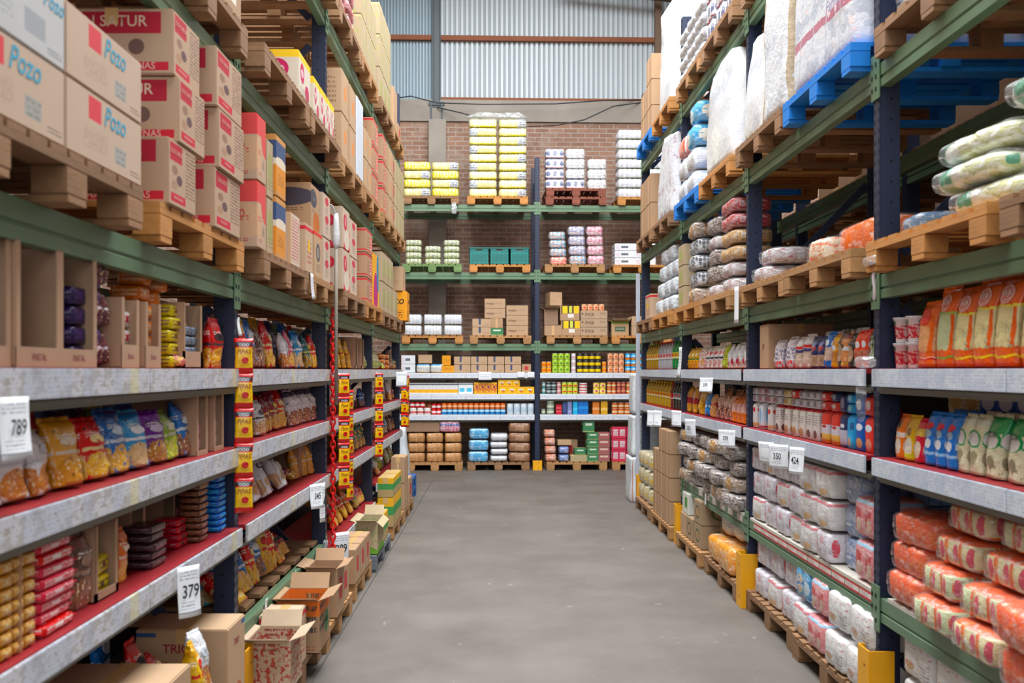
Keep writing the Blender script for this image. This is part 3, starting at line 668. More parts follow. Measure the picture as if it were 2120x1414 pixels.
def smallbox(w, d, h, base, items, desc, name='carton_pack', cat='carton'):
    P = Proto(name, cat, box(w, d, h, PM(base, tuple(items), .45), .003), (w, d, h), desc); return P
def bundle(w, d, h, n, base, items, desc, seed=0, tail=0., wrap=True, name='wrapped_bundle', cat='bundle', ex=.38, rough=.3, ep=0, k_film=0):
    ww = w*(.86 if tail else .985); P = Proto(name, cat, bale(ww, d*.97, h*.97, n, PM(base, tuple(items), rough, .015, .5, .3), seed, ex, 0., 0., ep or (9 if wrap else 16)), (w, d, h), desc)
    if wrap: P.add('plastic_wrap', bale(w, d, h, 0, film('f2f5f7', .2) if k_film else film(), seed+5, ex+.05, 0., 1. if tail else 0., 12), (0, 0, -.0005))
    return P
W_ = 'ffffff'
B = {}
def chip(k, base, blob, top, panel, desc, w=.17, d=.075, h=.26, txt='', tc='f4f0e4', seed=1, extra=()):
    B[k] = bag('snack_bag', w, d, h, base, (('b', .84, 1.1, top), ('n', 5, .6, top, .4, .9), ('e', .5, .2, .45, .23, blob), ('n', 11, .6, 'f0dcb4', .02, .42), ('n', 8, .63, base, .0, .42), ('r', .1, .8, .47, .53, panel), ('n', 7, .67, '2a2426', .1, .9), ('l', .18, .82, .7, .8, 2, 'f4f0ea'))+tuple(extra), desc,
               ((.03, .62, .27, .075, panel, False),), ((txt, w*.26, tc, 0, .62, .25),) if txt else (), seed)
chip('red', 'c8242c', 'd8a040', 'b01822', '2a2a2e', 'red snack bag', seed=2)
chip('redy', 'cf2a2a', 'e0b040', 'cc2026', 'e8d8a0', 'red snack bag with yellow picture', seed=3)
chip('yel', 'e0b422', 'c89030', 'd8a018', 'c23028', 'yellow snack bag', seed=4)
chip('bluey', '2f6fb8', 'd9a850', '24508e', 'c8d8e8', 'blue snack bag with golden picture', seed=5)
chip('blue', '2a78c4', '8a5a40', '2468b8', 'd8e4ee', 'blue cookie bag', seed=6)
chip('bluel', '4aa0d4', 'd0b080', '2f80c4', 'e8eef2', 'pale blue snack bag', seed=7)
chip('purple', '6a2a8c', 'b07c3c', '7a2aa0', 'c8c0d8', 'purple snack bag', seed=8)
chip('green', '8fae34', 'c0c840', '6f8a2c', 'd8dcc0', 'lime green snack bag', seed=9)
chip('gold', 'd8a042', 'c88a20', 'd4973a', 'd8d0c0', 'golden snack bag', seed=10)
chip('white', 'd9dade', 'c07a3c', 'd0d2d6', 'b8bcc4', 'white bag of pastries', seed=11)
chip('whitep', 'd6d2d6', '9a5a44', '3c3450', 'e4e2e4', 'white cookie bag with dark top', seed=12)
chip('whitel', 'd4d8dc', 'b8906a', 'dfe2e4', '3a3c44', 'white bag with black lettering', txt='', seed=13)
chip('maroon', '8a2434', 'd0a04c', '7a1c2c', 'd8b868', 'maroon snack bag', seed=14)
chip('pink', 'd85a7c', 'e0b060', 'e07a90', 'e8d0d8', 'pink snack bag', seed=15)
chip('orange', 'd8762a', 'e0a848', 'd06a20', 'e8d8c0', 'orange snack bag', seed=16)
chip('navy', '26346c', '6a5c5a', '1e2a5c', 'c0c8d8', 'dark blue snack bag', seed=17)
chip('teal', '1f6a6c', 'b08a3c', '1c5c5e', 'd0b048', 'teal snack bag with gold picture', seed=18)
chip('choc', '5c3a30', '8a5a44', '6a4438', 'a08070', 'brown chocolate bag', seed=19)
chip('purpleb', '3a2458', '4a3068', '30204c', '504070', 'dark purple chocolate bag', w=.15, h=.16, seed=20)
chip('burg', '6e2a38', '5a2430', '5c2230', '8a5a60', 'glossy burgundy candy bag', w=.16, d=.1, h=.2, seed=21)
chip('cream', 'd0c8a0', '8aa04c', 'c8c090', 'e0e0d0', 'cream and green bag', seed=22)
def lay(k, base, stripe, desc, w=.17, d=.11, h=.035, seed=0, name='biscuit_pack', cat='packet'):
    P = Proto(name, cat, bale(w*.88, d, h, 0, PM(base, (('l', .1, .9, .2, .8, 2, stripe), ('r', .36, .6, .3, .7, stripe), ('n', 6, .62, stripe, 0, 1)), .25, .01, .4), seed, .3, 0., 0., 22), (w, d, h), desc)
    for sg in (-1, 1): P.add('end_seal', box(w*.07, d*.9, .003, M(base, .4), 0), (sg*w*.465, 0, h/2))
    B[k] = P
lay('pinkb', 'd0384c', 'e8c8c8', 'pink biscuit pack', .26, .12, .042, 1); lay('redb', 'cc1f2c', 'f0e8e4', 'red biscuit pack', .26, .12, .042, 2)
lay('chocb', '5e3a2c', 'a87058', 'brown chocolate pack', .17, .1, .03, 3); lay('blueb', '1d66c0', '50b8e0', 'blue biscuit pack', .14, .1, .03, 4)
lay('yelb', 'd4c024', '6a4a2c', 'yellow candy pack', .2, .12, .05, 5); lay('darkb', '3c2428', '6a5054', 'dark wafer pack', .2, .12, .032, 6)
lay('oranb', 'd07428', 'e0b890', 'orange cake pack', .14, .12, .055, 7); lay('whib', 'd8d2d0', 'b83a44', 'white cake roll', .12, .12, .06, 8)
lay('goldr', 'c08838', 'd8c090', 'golden biscuit roll', .09, .2, .05, 9); lay('redw', 'c02c3c', '3a2028', 'red wafer pack', .2, .12, .03, 10)
lay('silv', '8a94a4', '5a6474', 'grey-blue packet', .1, .12, .04, 11); lay('pinkr', 'd890a0', 'e8d8d8', 'pink cake roll', .12, .1, .06, 12)
lay('purb', '2c1a4c', '4a3470', 'purple chocolate packet', .125, .1, .06, 13)
def display(w, d, h, lip, desc, txt=''):
    bm = bmesh.new(); t = .005
    addbox(bm, 0, 0, t/2, w, d, t); addbox(bm, 0, d/2-t/2, h/2, w, t, h); addbox(bm, 0, -d/2+t/2, lip/2, w, t, lip)
    for sg in (-1, 1):
        addbox(bm, sg*(w/2-t/2), 0, h/2, t, d, h); addbox(bm, sg*(w/2-.012), -d/2+t/2, h/2, .022, t, h)
    P = Proto('display_box', 'box', fin(bm, M('ab8d75', .85, .1)), (w, d, h), desc)
    if txt: P.add('lettering', text(txt, .026, M('8a4a4c', .7)), (0, -d/2-.001, lip*.5))
    return P
# flour, rice and other dry goods
G_ = {}
G_['oranges'] = bag('polenta_bag', .19, .09, .33, 'e0671c', (('r', .17, .83, .22, .68, 'd9cf9c'), ('n', 6, .6, 'b8b890', .22, .5), ('b', .1, .13, 'e8d23a'), ('b', .68, .71, 'e8dc60')), 'orange bag with red oval emblem', ((0, .78, .26, .11, 'e8b8b0', False), (0, .78, .21, .085, 'c42a34', False)), (('VIDA', .03, 'f2e6e0', 0, .79, 0),), 31, wr=.5)
G_['orangeg'] = bag('polenta_bag', .19, .09, .33, 'e0671c', (('r', .17, .83, .22, .68, 'b9c49a'), ('b', .1, .13, '7aa43a'), ('b', .68, .71, '9ab860')), 'orange bag with green stripe', ((0, .78, .26, .11, 'e8b8b0', False), (0, .78, .21, .085, 'c42a34', False)), (('VIDA', .03, 'f2e6e0', 0, .79, 0),), 32, wr=.5)
G_['oranger'] = bag('polenta_bag', .19, .09, .31, 'df6a2a', (('r', .2, .8, .25, .65, 'd8a070'), ('b', .1, .13, 'c8342c'), ('b', .14, .15, 'f0e0d8')), 'orange bag with red stripe', ((0, .76, .28, .12, 'd84a44', False),), (), 33, wr=.5)
G_['cup'] = None
def cup(r, h, desc):
    P = Proto('dessert_cup', 'cup', lathe(((r*.78, 0), (r*.8, .004), (r, h-.01), (r*1.08, h-.008), (r*1.08, h)), PM('d9d2d0', (('b', .15, .7, 'c83a44'), ('n', 6, .55, 'e8c8c4', .1, .9), ('e', .5, .8, .1, .1, '4a7a3a')))), (2*r*1.1, 2*r*1.1, h), desc)
    P.add('lid', lathe(((r*1.1, h-.002), (r*1.1, h+.003), (.001, h+.004)), M('dfe2e4', .4))); return P
G_['cup'] = cup(.047, .115, 'red and white dessert cup')
def flour(k, base, items, desc, w=.11, d=.075, h=.2, seed=0, fold=None, patches=()): G_[k] = pack(w, d, h, base, items, desc, seed, 'flour_packet', 'packet', .4, fold)
flour('fl_w', 'd8d6d4', (('e', .5, .7, .3, .1, 'c83a3c'), ('b', .08, .2, 'd9b27c'), ('n', 8, .6, 'b8b4b4', .2, .6)), 'white flour packet with red mark', seed=1)
flour('fl_wb', 'd4dbe2', (('b', .3, .7, 'c4d4e4'), ('e', .5, .5, .12, .3, '4f9ccc'), ('b', .05, .12, 'c8444c')), 'white packet with blue wave', seed=2)
flour('fl_oat', 'd5cfc6', (('e', .5, .2, .34, .14, 'b98d62'), ('b', .9, 1, 'c42a34'), ('l', .15, .85, .5, .75, 4, '7a7474')), 'white oat packet with red top', seed=3)
flour('fl_choc', 'd3cdc8', (('e', .5, .2, .3, .13, '6a4638'), ('b', .9, 1, 'c42a34'), ('l', .15, .85, .45, .8, 5, '6a6464')), 'white packet with chocolate bowl', seed=4)
flour('fl_red', 'd2453c', (('b', .0, .58, 'cdc8d0'), ('b', .0, .12, 'd07a3a'), ('b', .12, .3, 'd9b458'), ('e', .5, .52, .28, .05, 'b83a3a')), 'red-topped flour packet', .125, .08, .23, seed=5)
flour('fl_navy', '26325c', (('b', .0, .5, 'b9b8c8'), ('b', .0, .08, '3a4a78'), ('e', .5, .62, .3, .06, 'd8d8e0')), 'navy-topped flour packet', .125, .08, .23, seed=6)
flour('fl_cyan', '2c9ad0', (('e', .5, .25, .35, .2, '4ab0e0'), ('r', .5, .9, .55, .75, '2a5a90'), ('e', .4, .2, .14, .12, 'd9a878')), 'cyan flour packet', .13, .085, .24, seed=7)
flour('fl_blue', '1f5cb0', (('e', .5, .66, .36, .1, 'e4e8ee'), ('e', .5, .22, .36, .14, 'c89468')), 'blue flour packet with white oval', .13, .085, .24, seed=8)
flour('fl_coral', 'd8443e', (('e', .5, .66, .34, .1, 'dfe8ee'), ('e', .5, .22, .34, .16, 'd89078')), 'coral flour packet with white oval', .12, .085, .24, seed=9)
flour('fl_wp', 'd8ccd0', (('e', .5, .5, .3, .3, 'c07080'), ('l', .1, .9, .1, .9, 5, 'a89898')), 'white and pink packet', .12, .08, .1, seed=10)
flour('fl_ws', 'cfd0d4', (('l', .1, .9, .1, .9, 5, '8a8c94'), ('e', .5, .5, .2, .3, '8a7a90')), 'white packet lying on top', .12, .08, .1, seed=11)
flour('fl_yl', 'd9cfa8', (('e', .5, .5, .3, .3, 'c8a040'), ('l', .1, .9, .1, .9, 5, 'a89888')), 'yellowish packet lying on top', .12, .08, .1, seed=12)
flour('fl_rl', 'd0453e', (('e', .5, .5, .25, .25, 'e0d8d8'),), 'red packet lying on top', .12, .08, .115, seed=13)
flour('fl_nl', '24305a', (('e', .5, .5, .25, .3, '8a94b0'),), 'navy packet lying on top', .12, .08, .115, seed=14)
flour('fl_cl', '2c96d0', (('e', .5, .5, .25, .3, '9ad0e8'),), 'cyan packet lying on top', .12, .08, .115, seed=15)
flour('fl_bl', '2058b0', (('e', .5, .5, .3, .3, 'e0e6ee'),), 'blue packet lying on top', .12, .08, .115, seed=16)
def rice(k, *a, **q): G_[k] = bag('rice_bag', *a, **q)
rice('ri_or', .12, .08, .21, 'df7a28', (('e', .5, .3, .3, .2, 'd8cdbc'), ('e', .5, .78, .2, .1, '3f6a4a'), ('b', .5, .62, 'e8dcd0')), 'orange rice bag', seed=41, wr=.5)
rice('ri_ye', .12, .08, .21, 'd9b22a', (('e', .5, .3, .34, .22, 'd9d6c4'), ('e', .5, .66, .2, .1, '8a6a4a'), ('b', .06, .16, 'c9c83a')), 'yellow rice bag', seed=42, wr=.5)
rice('ri_re', .12, .08, .2, 'cf2f44', (('e', .5, .3, .3, .2, 'd8c8b0'), ('b', .62, .8, 'e0c060')), 'red rice bag', seed=43, wr=.5)
rice('ri_bl', .13, .085, .235, '2079cc', (('e', .5, .42, .3, .1, 'e4e8ea'), ('b', .2, .26, 'a0c8e8'), ('e', .5, .62, .26, .08, '9ab0c0')), 'blue rice bag with red emblem', patches=((0, .72, .28, .07, 'd03a48', False),), seed=44, wr=.5)
rice('ri_gr', .14, .09, .25, 'd9d8b8', (('b', .72, 1.1, '1f9450'), ('e', .5, .62, .42, .16, '1f9450'), ('e', .5, .6, .32, .13, 'dcdcd8'), ('n', 7, .58, 'a8a488', .05, .36), ('e', .5, .25, .2, .1, '8a8468')), 'cream rice bag with green top', patches=(), txt=(('ZUN', .032, '2a3a3a', 0, .66, 0),), seed=45, wr=.5)
rice('ri_cr', .13, .085, .24, 'd8d6b6', (('b', .86, 1.1, 'd0d4c0'), ('e', .5, .62, .36, .16, '3f9a60'), ('e', .5, .62, .28, .12, 'dfe0dc'), ('e', .5, .28, .26, .12, '9a9478')), 'cream rice bag with green ring', seed=46, wr=.5)
def pasta(k, base, items, desc, seed, h=.2, **q): G_[k] = bag('pasta_bag', .15, .08, h, base, items, desc, seed=seed, **q)
pasta('pa_cl', 'c9c4c8', (('n', 6, .5, 'd84a50', 0, .25), ('n', 8, .55, '5a6a90', .3, .7), ('n', 5, .6, 'e8e8ec', .3, 1)), 'clear bag with red and blue print', 51)
pasta('pa_wr', 'd4cfcf', (('b', .0, .5, 'c9b4a4'), ('b', .5, .6, '38447a'), ('b', .62, .72, 'c8343c')), 'white bean bag with red and blue bands', 52)
pasta('pa_bk', '26325e', (('b', .05, .42, 'b39a80'), ('e', .5, .66, .3, .12, 'a8444c'), ('e', .5, .8, .3, .08, '7a90c0')), 'dark blue bean bag', 53)
pasta('pa_bl', '2f6fc0', (('b', .2, .6, 'cdb9a8'), ('e', .5, .7, .3, .1, 'd8e0e8')), 'blue lentil bag', 54)
pasta('pa_ye', 'dd9c22', (('b', .15, .5, 'b9793a'), ('e', .5, .62, .3, .1, 'd8dce8'), ('b', .86, 1.1, 'e0b030')), 'yellow bean bag', 55)
pasta('pa_bw', '2c2a28', (('e', .5, .4, .3, .25, 'b09070'), ('b', .75, .95, '4a3a34')), 'black bean bag', 56)
pasta('pa_be', 'c88a5a', (('b', .5, .62, 'dfe2e8'), ('b', .08, .14, 'e0c040'), ('b', .85, 1.1, '7a3a3a')), 'tan lentil bag', 57)
pasta('pa_rd', 'd9482e', (('b', .1, .48, 'b8705c'), ('e', .5, .64, .3, .1, 'e0e4ea')), 'red-orange lentil bag', 58)
pasta('pa_gr', '2c4c34', (('e', .5, .35, .34, .22, '8aa07a'), ('n', 7, .56, 'c8ccc8', .1, .9), ('b', .8, 1.1, '1c2a22')), 'dark green seed bag', 59)
pasta('pa_yp', 'dfae2a', (('n', 6, .52, 'c8782a', 0, .4), ('b', .45, .52, '3f7a44'), ('e', .5, .7, .3, .12, 'f0e4c0')), 'yellow pasta bag', 60)
pasta('pa_wp', 'ddd6cc', (('e', .5, .3, .35, .2, 'd8b070'), ('n', 8, .55, 'c83a4a', .1, .9)), 'white pasta bag with red print', 61)
pasta('pa_wb', 'dad9d4', (('b', .44, .52, '3a3a5a'), ('e', .5, .72, .34, .1, 'd05060'), ('e', .5, .25, .34, .16, 'cfa098')), 'white pasta bag with dark band', 62)
pasta('pa_lg', '9aae2c', (('n', 6, .55, 'c8cc60', 0, 1),), 'lime green pasta bag', 63)
pasta('pa_ws', 'd0d2d6', (('n', 7, .52, 'c88a50', 0, .5), ('e', .4, .25, .2, .16, 'b02a4a')), 'silver-white pasta bag', 64)
pasta('pa_yr', 'd9a528', (('b', .35, .6, 'a82a38'), ('n', 9, .5, 'c98a20', 0, .35), ('e', .5, .7, .36, .14, 'dca070')), 'yellow noodle bag with red label', 65, h=.26)
pasta('pa_yy', 'dda822', (('n', 9, .5, 'c08a1c', 0, .6), ('e', .5, .8, .36, .1, 'd8c890')), 'plain yellow noodle bag', 66, h=.22)
pasta('pa_bb', '2a80c8', (('b', .0, .08, '1c5c9c'), ('e', .5, .7, .36, .14, '3a94d8'), ('e', .5, .45, .3, .08, 'e0e8ee')), 'bright blue noodle bag', 67)
pasta('pa_tan', 'cf9c68', (('n', 8, .5, 'b97c48', 0, .6), ('e', .5, .6, .4, .1, 'c04a38')), 'tan noodle bag', 68)
pasta('pa_pr', 'd0a08c', (('n', 9, .48, '7a3c30', 0, .6), ('n', 7, .56, 'e4d8d4', .4, 1)), 'striped spiral pasta bag', 69)
pasta('pa_oc', 'e07c2a', (('b', .42, .8, 'd9a8a0'), ('n', 9, .54, 'c85a1c', 0, .4), ('e', .5, .6, .2, .1, 'e0c0b0')), 'orange pasta bag with pale cone top', 70, bot=.8)
# bundles in stretch film (front faces the aisle)
def bun(k, *a, **q): G_[k] = bundle(*a, **q)
bun('b_or', .42, .34, .17, 3, 'd8602c', (('r', .06, .3, .14, .86, 'd4c8a0'), ('r', .39, .63, .14, .86, 'd4c8a0'), ('r', .72, .95, .14, .86, 'd4c8a0'), ('n', 8, .58, 'b8a878', .2, .8), ('e', .24, .5, .055, .3, 'c2485a'), ('e', .57, .5, .055, .3, 'c2485a'), ('e', .89, .5, .055, .3, 'c2485a'), ('v', .335, .35, 'e0b848'), ('v', .67, .682, 'e0b848')), 'wrapped bale of orange polenta bags', seed=1, tail=1)
bun('b_orl', .42, .34, .17, 3, 'd8602c', (('r', .07, .3, .14, .86, 'c4caa4'), ('r', .4, .63, .14, .86, 'd6caa4'), ('r', .73, .95, .14, .86, 'c4caa4'), ('n', 8, .58, 'a8a884', .2, .8), ('e', .12, .5, .05, .28, 'c2485a'), ('e', .45, .5, .05, .28, 'c2485a'), ('e', .79, .5, .05, .28, 'c2485a'), ('v', .33, .35, '5a9468')), 'wrapped bale of orange and cream bags', seed=2, tail=1)
bun('b_orp', .44, .34, .2, 4, 'd85a2c', (('n', 5, .54, 'dd7a50', 0, 1), ('n', 7, .66, 'd8b0a0', 0, 1)), 'crumpled clear bale of orange bags', seed=3, tail=1)
bun('b_nap', .33, .3, .19, 3, 'd4d0d6', (('e', .16, .5, .08, .3, 'c8505c'), ('e', .5, .7, .1, .14, 'c89098'), ('s', 3, .05, 'b4aab4', 0, 1), ('n', 7, .6, 'b8b0b8', 0, 1)), 'film-wrapped white packet bale', seed=4, ex=.22, ep=14)
bun('b_napy', .33, .3, .19, 3, 'd8d5d3', (('e', .5, .2, .18, .12, 'd8a860'), ('b', .82, .92, 'd07880'), ('s', 3, .05, 'b4aeb4', 0, 1)), 'white bale with pink band', seed=5, ex=.22, ep=14)
bun('b_milk', .3, .28, .22, 4, '7f93b8', (('s', 4, .1, '55688f', 0, 1), ('r', .06, .9, .5, .75, 'a8b6d0'), ('n', 6, .58, 'c4cede', 0, 1)), 'wrapped block of blue cartons', seed=6, ex=.25)
bun('b_pink', .34, .3, .2, 2, 'd88a8c', (('r', .1, .4, .2, .72, 'b82a2c'), ('e', .3, .32, .1, .16, 'd8b8a0'), ('r', .55, .85, .2, .72, 'b82a2c'), ('e', .75, .32, .1, .16, 'd8b8a0'), ('b', .84, .92, '9ec4dc')), 'pink wrapped bale with red jar picture', seed=7, ex=.3)
bun('b_dia', .34, .3, .2, 2, 'dcdad8', (('e', .3, .3, .12, .1, 'c8a078'), ('n', 6, .62, 'c85058', .2, .9), ('l', .6, .9, .1, .5, 5, '8a8c90')), 'white wrapped bale with small red marks', seed=8, ex=.24, ep=14)
bun('b_blu', .34, .3, .21, 2, '4da6d4', (('e', .3, .45, .14, .3, 'd8c0a0'), ('n', 5, .52, '2a84bc', 0, 1), ('e', .7, .4, .2, .2, 'c8e0ee')), 'blue wrapped bale', seed=9, ex=.24, ep=14)
bun('b_gry', .4, .34, .15, 5, '8d827c', (('s', 5, .12, '4a4240', 0, 1), ('n', 6, .56, 'bdb6b4', 0, 1), ('n', 7, .55, '5a4a44', 0, 1), ('n', 12, .64, 'd8d6d6', 0, 1)), 'grey film-wrapped pasta bale', seed=10, tail=1)
bun('b_gryo', .4, .34, .15, 4, '98836f', (('n', 6, .56, 'c4bcb8', 0, 1), ('n', 8, .6, '6a3c3a', 0, 1), ('e', .5, .5, .2, .4, 'b5843c'), ('n', 12, .62, 'dad8d6', 0, 1)), 'wrapped pasta bale with tan label', seed=11, tail=1)
bun('b_ind', .4, .34, .15, 8, '4c5058', (('s', 9, .3, 'b4b6ba', 0, 1), ('n', 5, .56, 'c4c8cc', 0, 1)), 'dark striped wrapped bale', seed=12)
bun('b_tan', .42, .34, .12, 8, 'b89260', (('s', 8, .16, '7a5a3c', 0, 1), ('n', 7, .6, 'd0b088', 0, 1)), 'tan ribbed bale', seed=13)
bun('b_rd', .42, .34, .12, 8, 'b0464c', (('s', 8, .18, '7a2a34', 0, 1), ('n', 6, .58, 'd8a8a8', 0, 1)), 'red ribbed bale', seed=14)
bun('b_wh', .42, .34, .12, 5, 'c9c8cc', (('n', 7, .52, 'a89898', 0, 1), ('n', 6, .62, 'b04a50', 0, 1)), 'white speckled sack bale', seed=15, tail=1)
bun('b_oran', .5, .36, .2, 5, 'e0702e', (('s', 5, .08, 'b8501c', 0, 1), ('n', 6, .6, 'eab090', 0, 1)), 'film-wrapped bale of bright orange bags', seed=16)
bun('b_orw', .34, .34, .17, 3, 'd8886a', (('n', 5, .48, 'd8d0b8', 0, 1), ('s', 3, .12, 'd8641c', 0, 1)), 'film-wrapped bale of cream and orange bags', seed=17, tail=1)
bun('b_pas', .7, .26, .13, 4, 'c9cc96', (('n', 5, .52, 'd9dcc4', 0, 1), ('n', 7, .6, 'a8ac70', .0, 1), ('v', .04, .16, 'dfe6de'), ('v', .16, .38, '1f8a62'), ('v', .4, .5, 'e4e6dc')), 'long clear bag with green end', seed=18, tail=1, k_film=1, ep=4, ex=.6)
bun('b_pas2', .7, .26, .13, 4, 'ccce9c', (('n', 5, .52, 'dfe0cc', 0, 1), ('n', 7, .6, 'b0b078', 0, 1), ('v', .0, .14, '3aa080'), ('v', .16, .36, 'e2e5dc')), 'long clear bag of pale pasta', seed=19, tail=1, k_film=1, ep=4, ex=.6)
bun('b_yor', .42, .32, .22, 5, 'e0962e', (('s', 5, .06, 'c07a1c', 0, 1), ('n', 6, .56, 'eac484', 0, 1)), 'orange-yellow film-wrapped bale', seed=20)
bun('b_yel', .5, .45, .145, 9, 'dcd9b4', (('s', 9, .14, 'c8bc4c', 0, .9), ('b', 0, .16, 'dccf22'), ('b', .86, 1.1, 'e4e0b0'), ('n', 9, .6, 'f4f4e6', 0, 1)), 'yellow and cream packet bale', seed=21, ex=.16, wrap=False)
bun('b_yelg', .5, .45, .145, 9, 'd6d3a4', (('s', 18, .16, 'c0b23c', 0, 1), ('b', 0, .1, 'd8cc20'), ('v', .66, 1, 'c6cad0'), ('l', .66, 1, .1, .9, 3, '5a606c')), 'yellow packet bale with grey print', seed=22, ex=.17, wrap=False)
bun('b_ygl', .5, .45, .145, 9, 'd6d3a4', (('s', 18, .16, 'c0b23c', 0, 1), ('b', 0, .1, 'd8cc20'), ('v', 0, .3, 'c6cad0'), ('l', 0, .3, .1, .9, 3, '5a606c')), 'yellow packet bale with grey end', seed=23, ex=.17, wrap=False)
bun('b_yy', .5, .45, .15, 9, 'd9cc2c', (('s', 9, .3, 'e4e0a8', .2, .9), ('n', 9, .58, 'e8e6c8', 0, 1)), 'bright yellow packet bale', seed=24, ex=.17, wrap=False)
bun('b_wt', .5, .5, .17, 6, 'd4d8dd', (('s', 6, .06, 'b0b6c0', 0, 1), ('n', 6, .6, 'a8aebc', 0, 1), ('b', 0, .06, 'a8b080')), 'white packet bale', seed=25, ex=.17, wrap=False)
bun('b_can', .3, .3, .17, 3, 'd9d9dc', (('s', 3, .04, '8a90a4', 0, 1), ('b', .9, .98, '3a4a8a'), ('b', .05, .1, 'c83a44'), ('e', .17, .5, .1, .25, '5a6488'), ('e', .5, .5, .1, .25, '5a6488'), ('e', .83, .5, .1, .25, '5a6488')), 'white drum bundle with blue print', seed=26, ex=.17)
bun('b_jug', .3, .3, .17, 3, 'dadada', (('s', 6, .08, 'a4a4ac', 0, 1), ('n', 8, .56, '5a5c68', .2, .8)), 'white jug bundle with black print', seed=27, ex=.17)
bun('b_tin', .34, .34, .11, 4, 'c8cca8', (('s', 4, .08, '6a7050', 0, 1), ('n', 9, .52, '5c6450', 0, 1), ('b', .0, .12, 'a8c040')), 'lime and grey tin tray', seed=28, ex=.2, name='tin_tray', cat='tray')
bun('b_mixb', .34, .34, .15, 4, 'c8b8a8', (('n', 5, .5, '3a94bc', 0, 1), ('n', 6, .58, 'd86a4a', 0, 1), ('s', 4, .06, '8a8080', 0, 1)), 'blue and orange packet tray', seed=29, ex=.2, name='packet_tray', cat='tray')
bun('b_mixp', .34, .34, .15, 4, 'd0b8bc', (('n', 5, .5, 'b85a78', 0, 1), ('s', 4, .06, '8a7480', 0, 1), ('b', .0, .1, 'd8d0c0')), 'pink packet tray', seed=30, ex=.2, name='packet_tray', cat='tray')
bun('b_mixg', .34, .34, .15, 4, 'c4bcc0', (('n', 5, .5, '7a88b0', 0, 1), ('n', 6, .6, 'd09070', 0, 1), ('s', 4, .06, '8a8488', 0, 1)), 'grey-blue packet tray', seed=31, ex=.2, name='packet_tray', cat='tray')
bun('b_mixr', .34, .34, .15, 4, 'd8b0a0', (('n', 5, .5, 'd85a4a', 0, 1), ('s', 4, .06, 'b08078', 0, 1)), 'red and white packet tray', seed=32, ex=.2, name='packet_tray', cat='tray')
bun('b_tp', .4, .36, .2, 2, '58b2d8', (('e', .3, .45, .16, .3, 'd8d0c0'), ('n', 5, .56, '3a98c4', 0, 1)), 'cyan toilet paper bale', seed=33)
bun('b_tpw', .4, .36, .2, 2, 'd6dade', (('b', .8, .95, 'a8b4c4'), ('n', 6, .58, 'c8a890', 0, .5), ('l', .1, .9, .2, .6, 4, 'a8aebc')), 'white toilet paper bale', seed=34)
bun('b_tpr', .42, .36, .2, 4, 'd88a84', (('s', 8, .3, 'e4d4d0', .1, .9), ('e', .75, .5, .12, .3, 'd8642c')), 'red and white striped bale', seed=35)
bun('b_clr', .4, .34, .2, 6, 'b4bcc4', (('s', 6, .06, '8a949c', 0, 1), ('n', 5, .5, 'cfd6da', 0, 1), ('n', 8, .62, '6a6468', 0, 1)), 'clear-wrapped pale bottle bale', seed=36)
bun('b_oil', .3, .3, .24, 3, 'b4a678', (('s', 6, .1, '847450', 0, 1), ('b', .3, .55, 'c8a838'), ('n', 6, .56, 'cfc8b4', 0, 1)), 'film-wrapped pack of oil bottles', seed=37)
bun('b_wcap', .34, .3, .26, 6, 'd9d2c4', (('b', .82, 1.1, '2f96cc'), ('s', 6, .06, 'a8a49c', 0, .84), ('b', .02, .14, 'd8a030'), ('l', .04, .96, .3, .7, 4, '6a8ab0')), 'pack of white bottles with blue caps', seed=38, ex=.25)
bun('b_sky', .44, .4, .19, 9, '3a98c8', (('b', .82, .96, 'a8d4e4'), ('s', 9, .06, '2a78a8', 0, 1), ('n', 6, .6, 'b0d8e8', 0, 1)), 'sky-blue wrapped block', seed=39, ex=.2)
bun('b_sack', .38, .4, .13, 0, 'd0d2d4', (('n', 5, .56, 'b0b4ba', 0, 1),), 'white sack', seed=40, wrap=False, name='sack', cat='sack', ex=.55)
bun('b_pap', .42, .4, .16, 0, 'b78a60', (('n', 5, .55, 'a4784e', 0, 1), ('v', .48, .52, 'c89c74')), 'crumpled brown paper parcel', seed=41, wrap=False, name='paper_parcel', cat='parcel', ex=.2)
bun('b_papd', .48, .4, .17, 0, '8f6a52', (('n', 5, .55, '7c5842', 0, 1), ('r', .3, .7, .2, .8, 'a08068')), 'dark brown paper parcel', seed=42, wrap=False, name='paper_parcel', cat='parcel', ex=.2)
bun('b_rwb', .46, .4, .19, 8, 'c86a80', (('b', .55, .8, '3a4a8c'), ('s', 8, .1, 'd8ccd4', 0, 1), ('n', 6, .58, 'd8c0cc', 0, 1)), 'pink and blue packet bundle', seed=43, ex=.25)
bun('b_salm', .24, .3, .14, 2, 'd08a6c', (('n', 6, .54, 'b8684c', 0, 1), ('b', .4, .6, 'd9b0a0')), 'salmon packet bundle', seed=44)
bun('b_bluz', .22, .3, .13, 2, '4c6cae', (('n', 6, .54, 'a8b0cc', 0, 1),), 'blue wrapped packet block', seed=45)
bun('b_dark', .4, .34, .17, 4, '4a4244', (('n', 5, .52, '7c7678', 0, 1), ('n', 7, .62, '8a2c34', 0, 1)), 'dark film-wrapped bale', seed=46, tail=1)
bun('b_clearbl', .5, .5, .2, 0, 'c4ccd6', (('n', 5, .52, '6a94c4', 0, 1), ('n', 7, .56, 'e4e8ec', 0, 1)), 'clear and blue plastic sack', seed=47, tail=1, ex=.6, name='plastic_sack', cat='sack')
bun('b_redbag', .34, .3, .14, 3, 'c4402c', (('n', 6, .55, 'd88a5c', 0, 1),), 'red film-wrapped bag', seed=48, ex=.5)
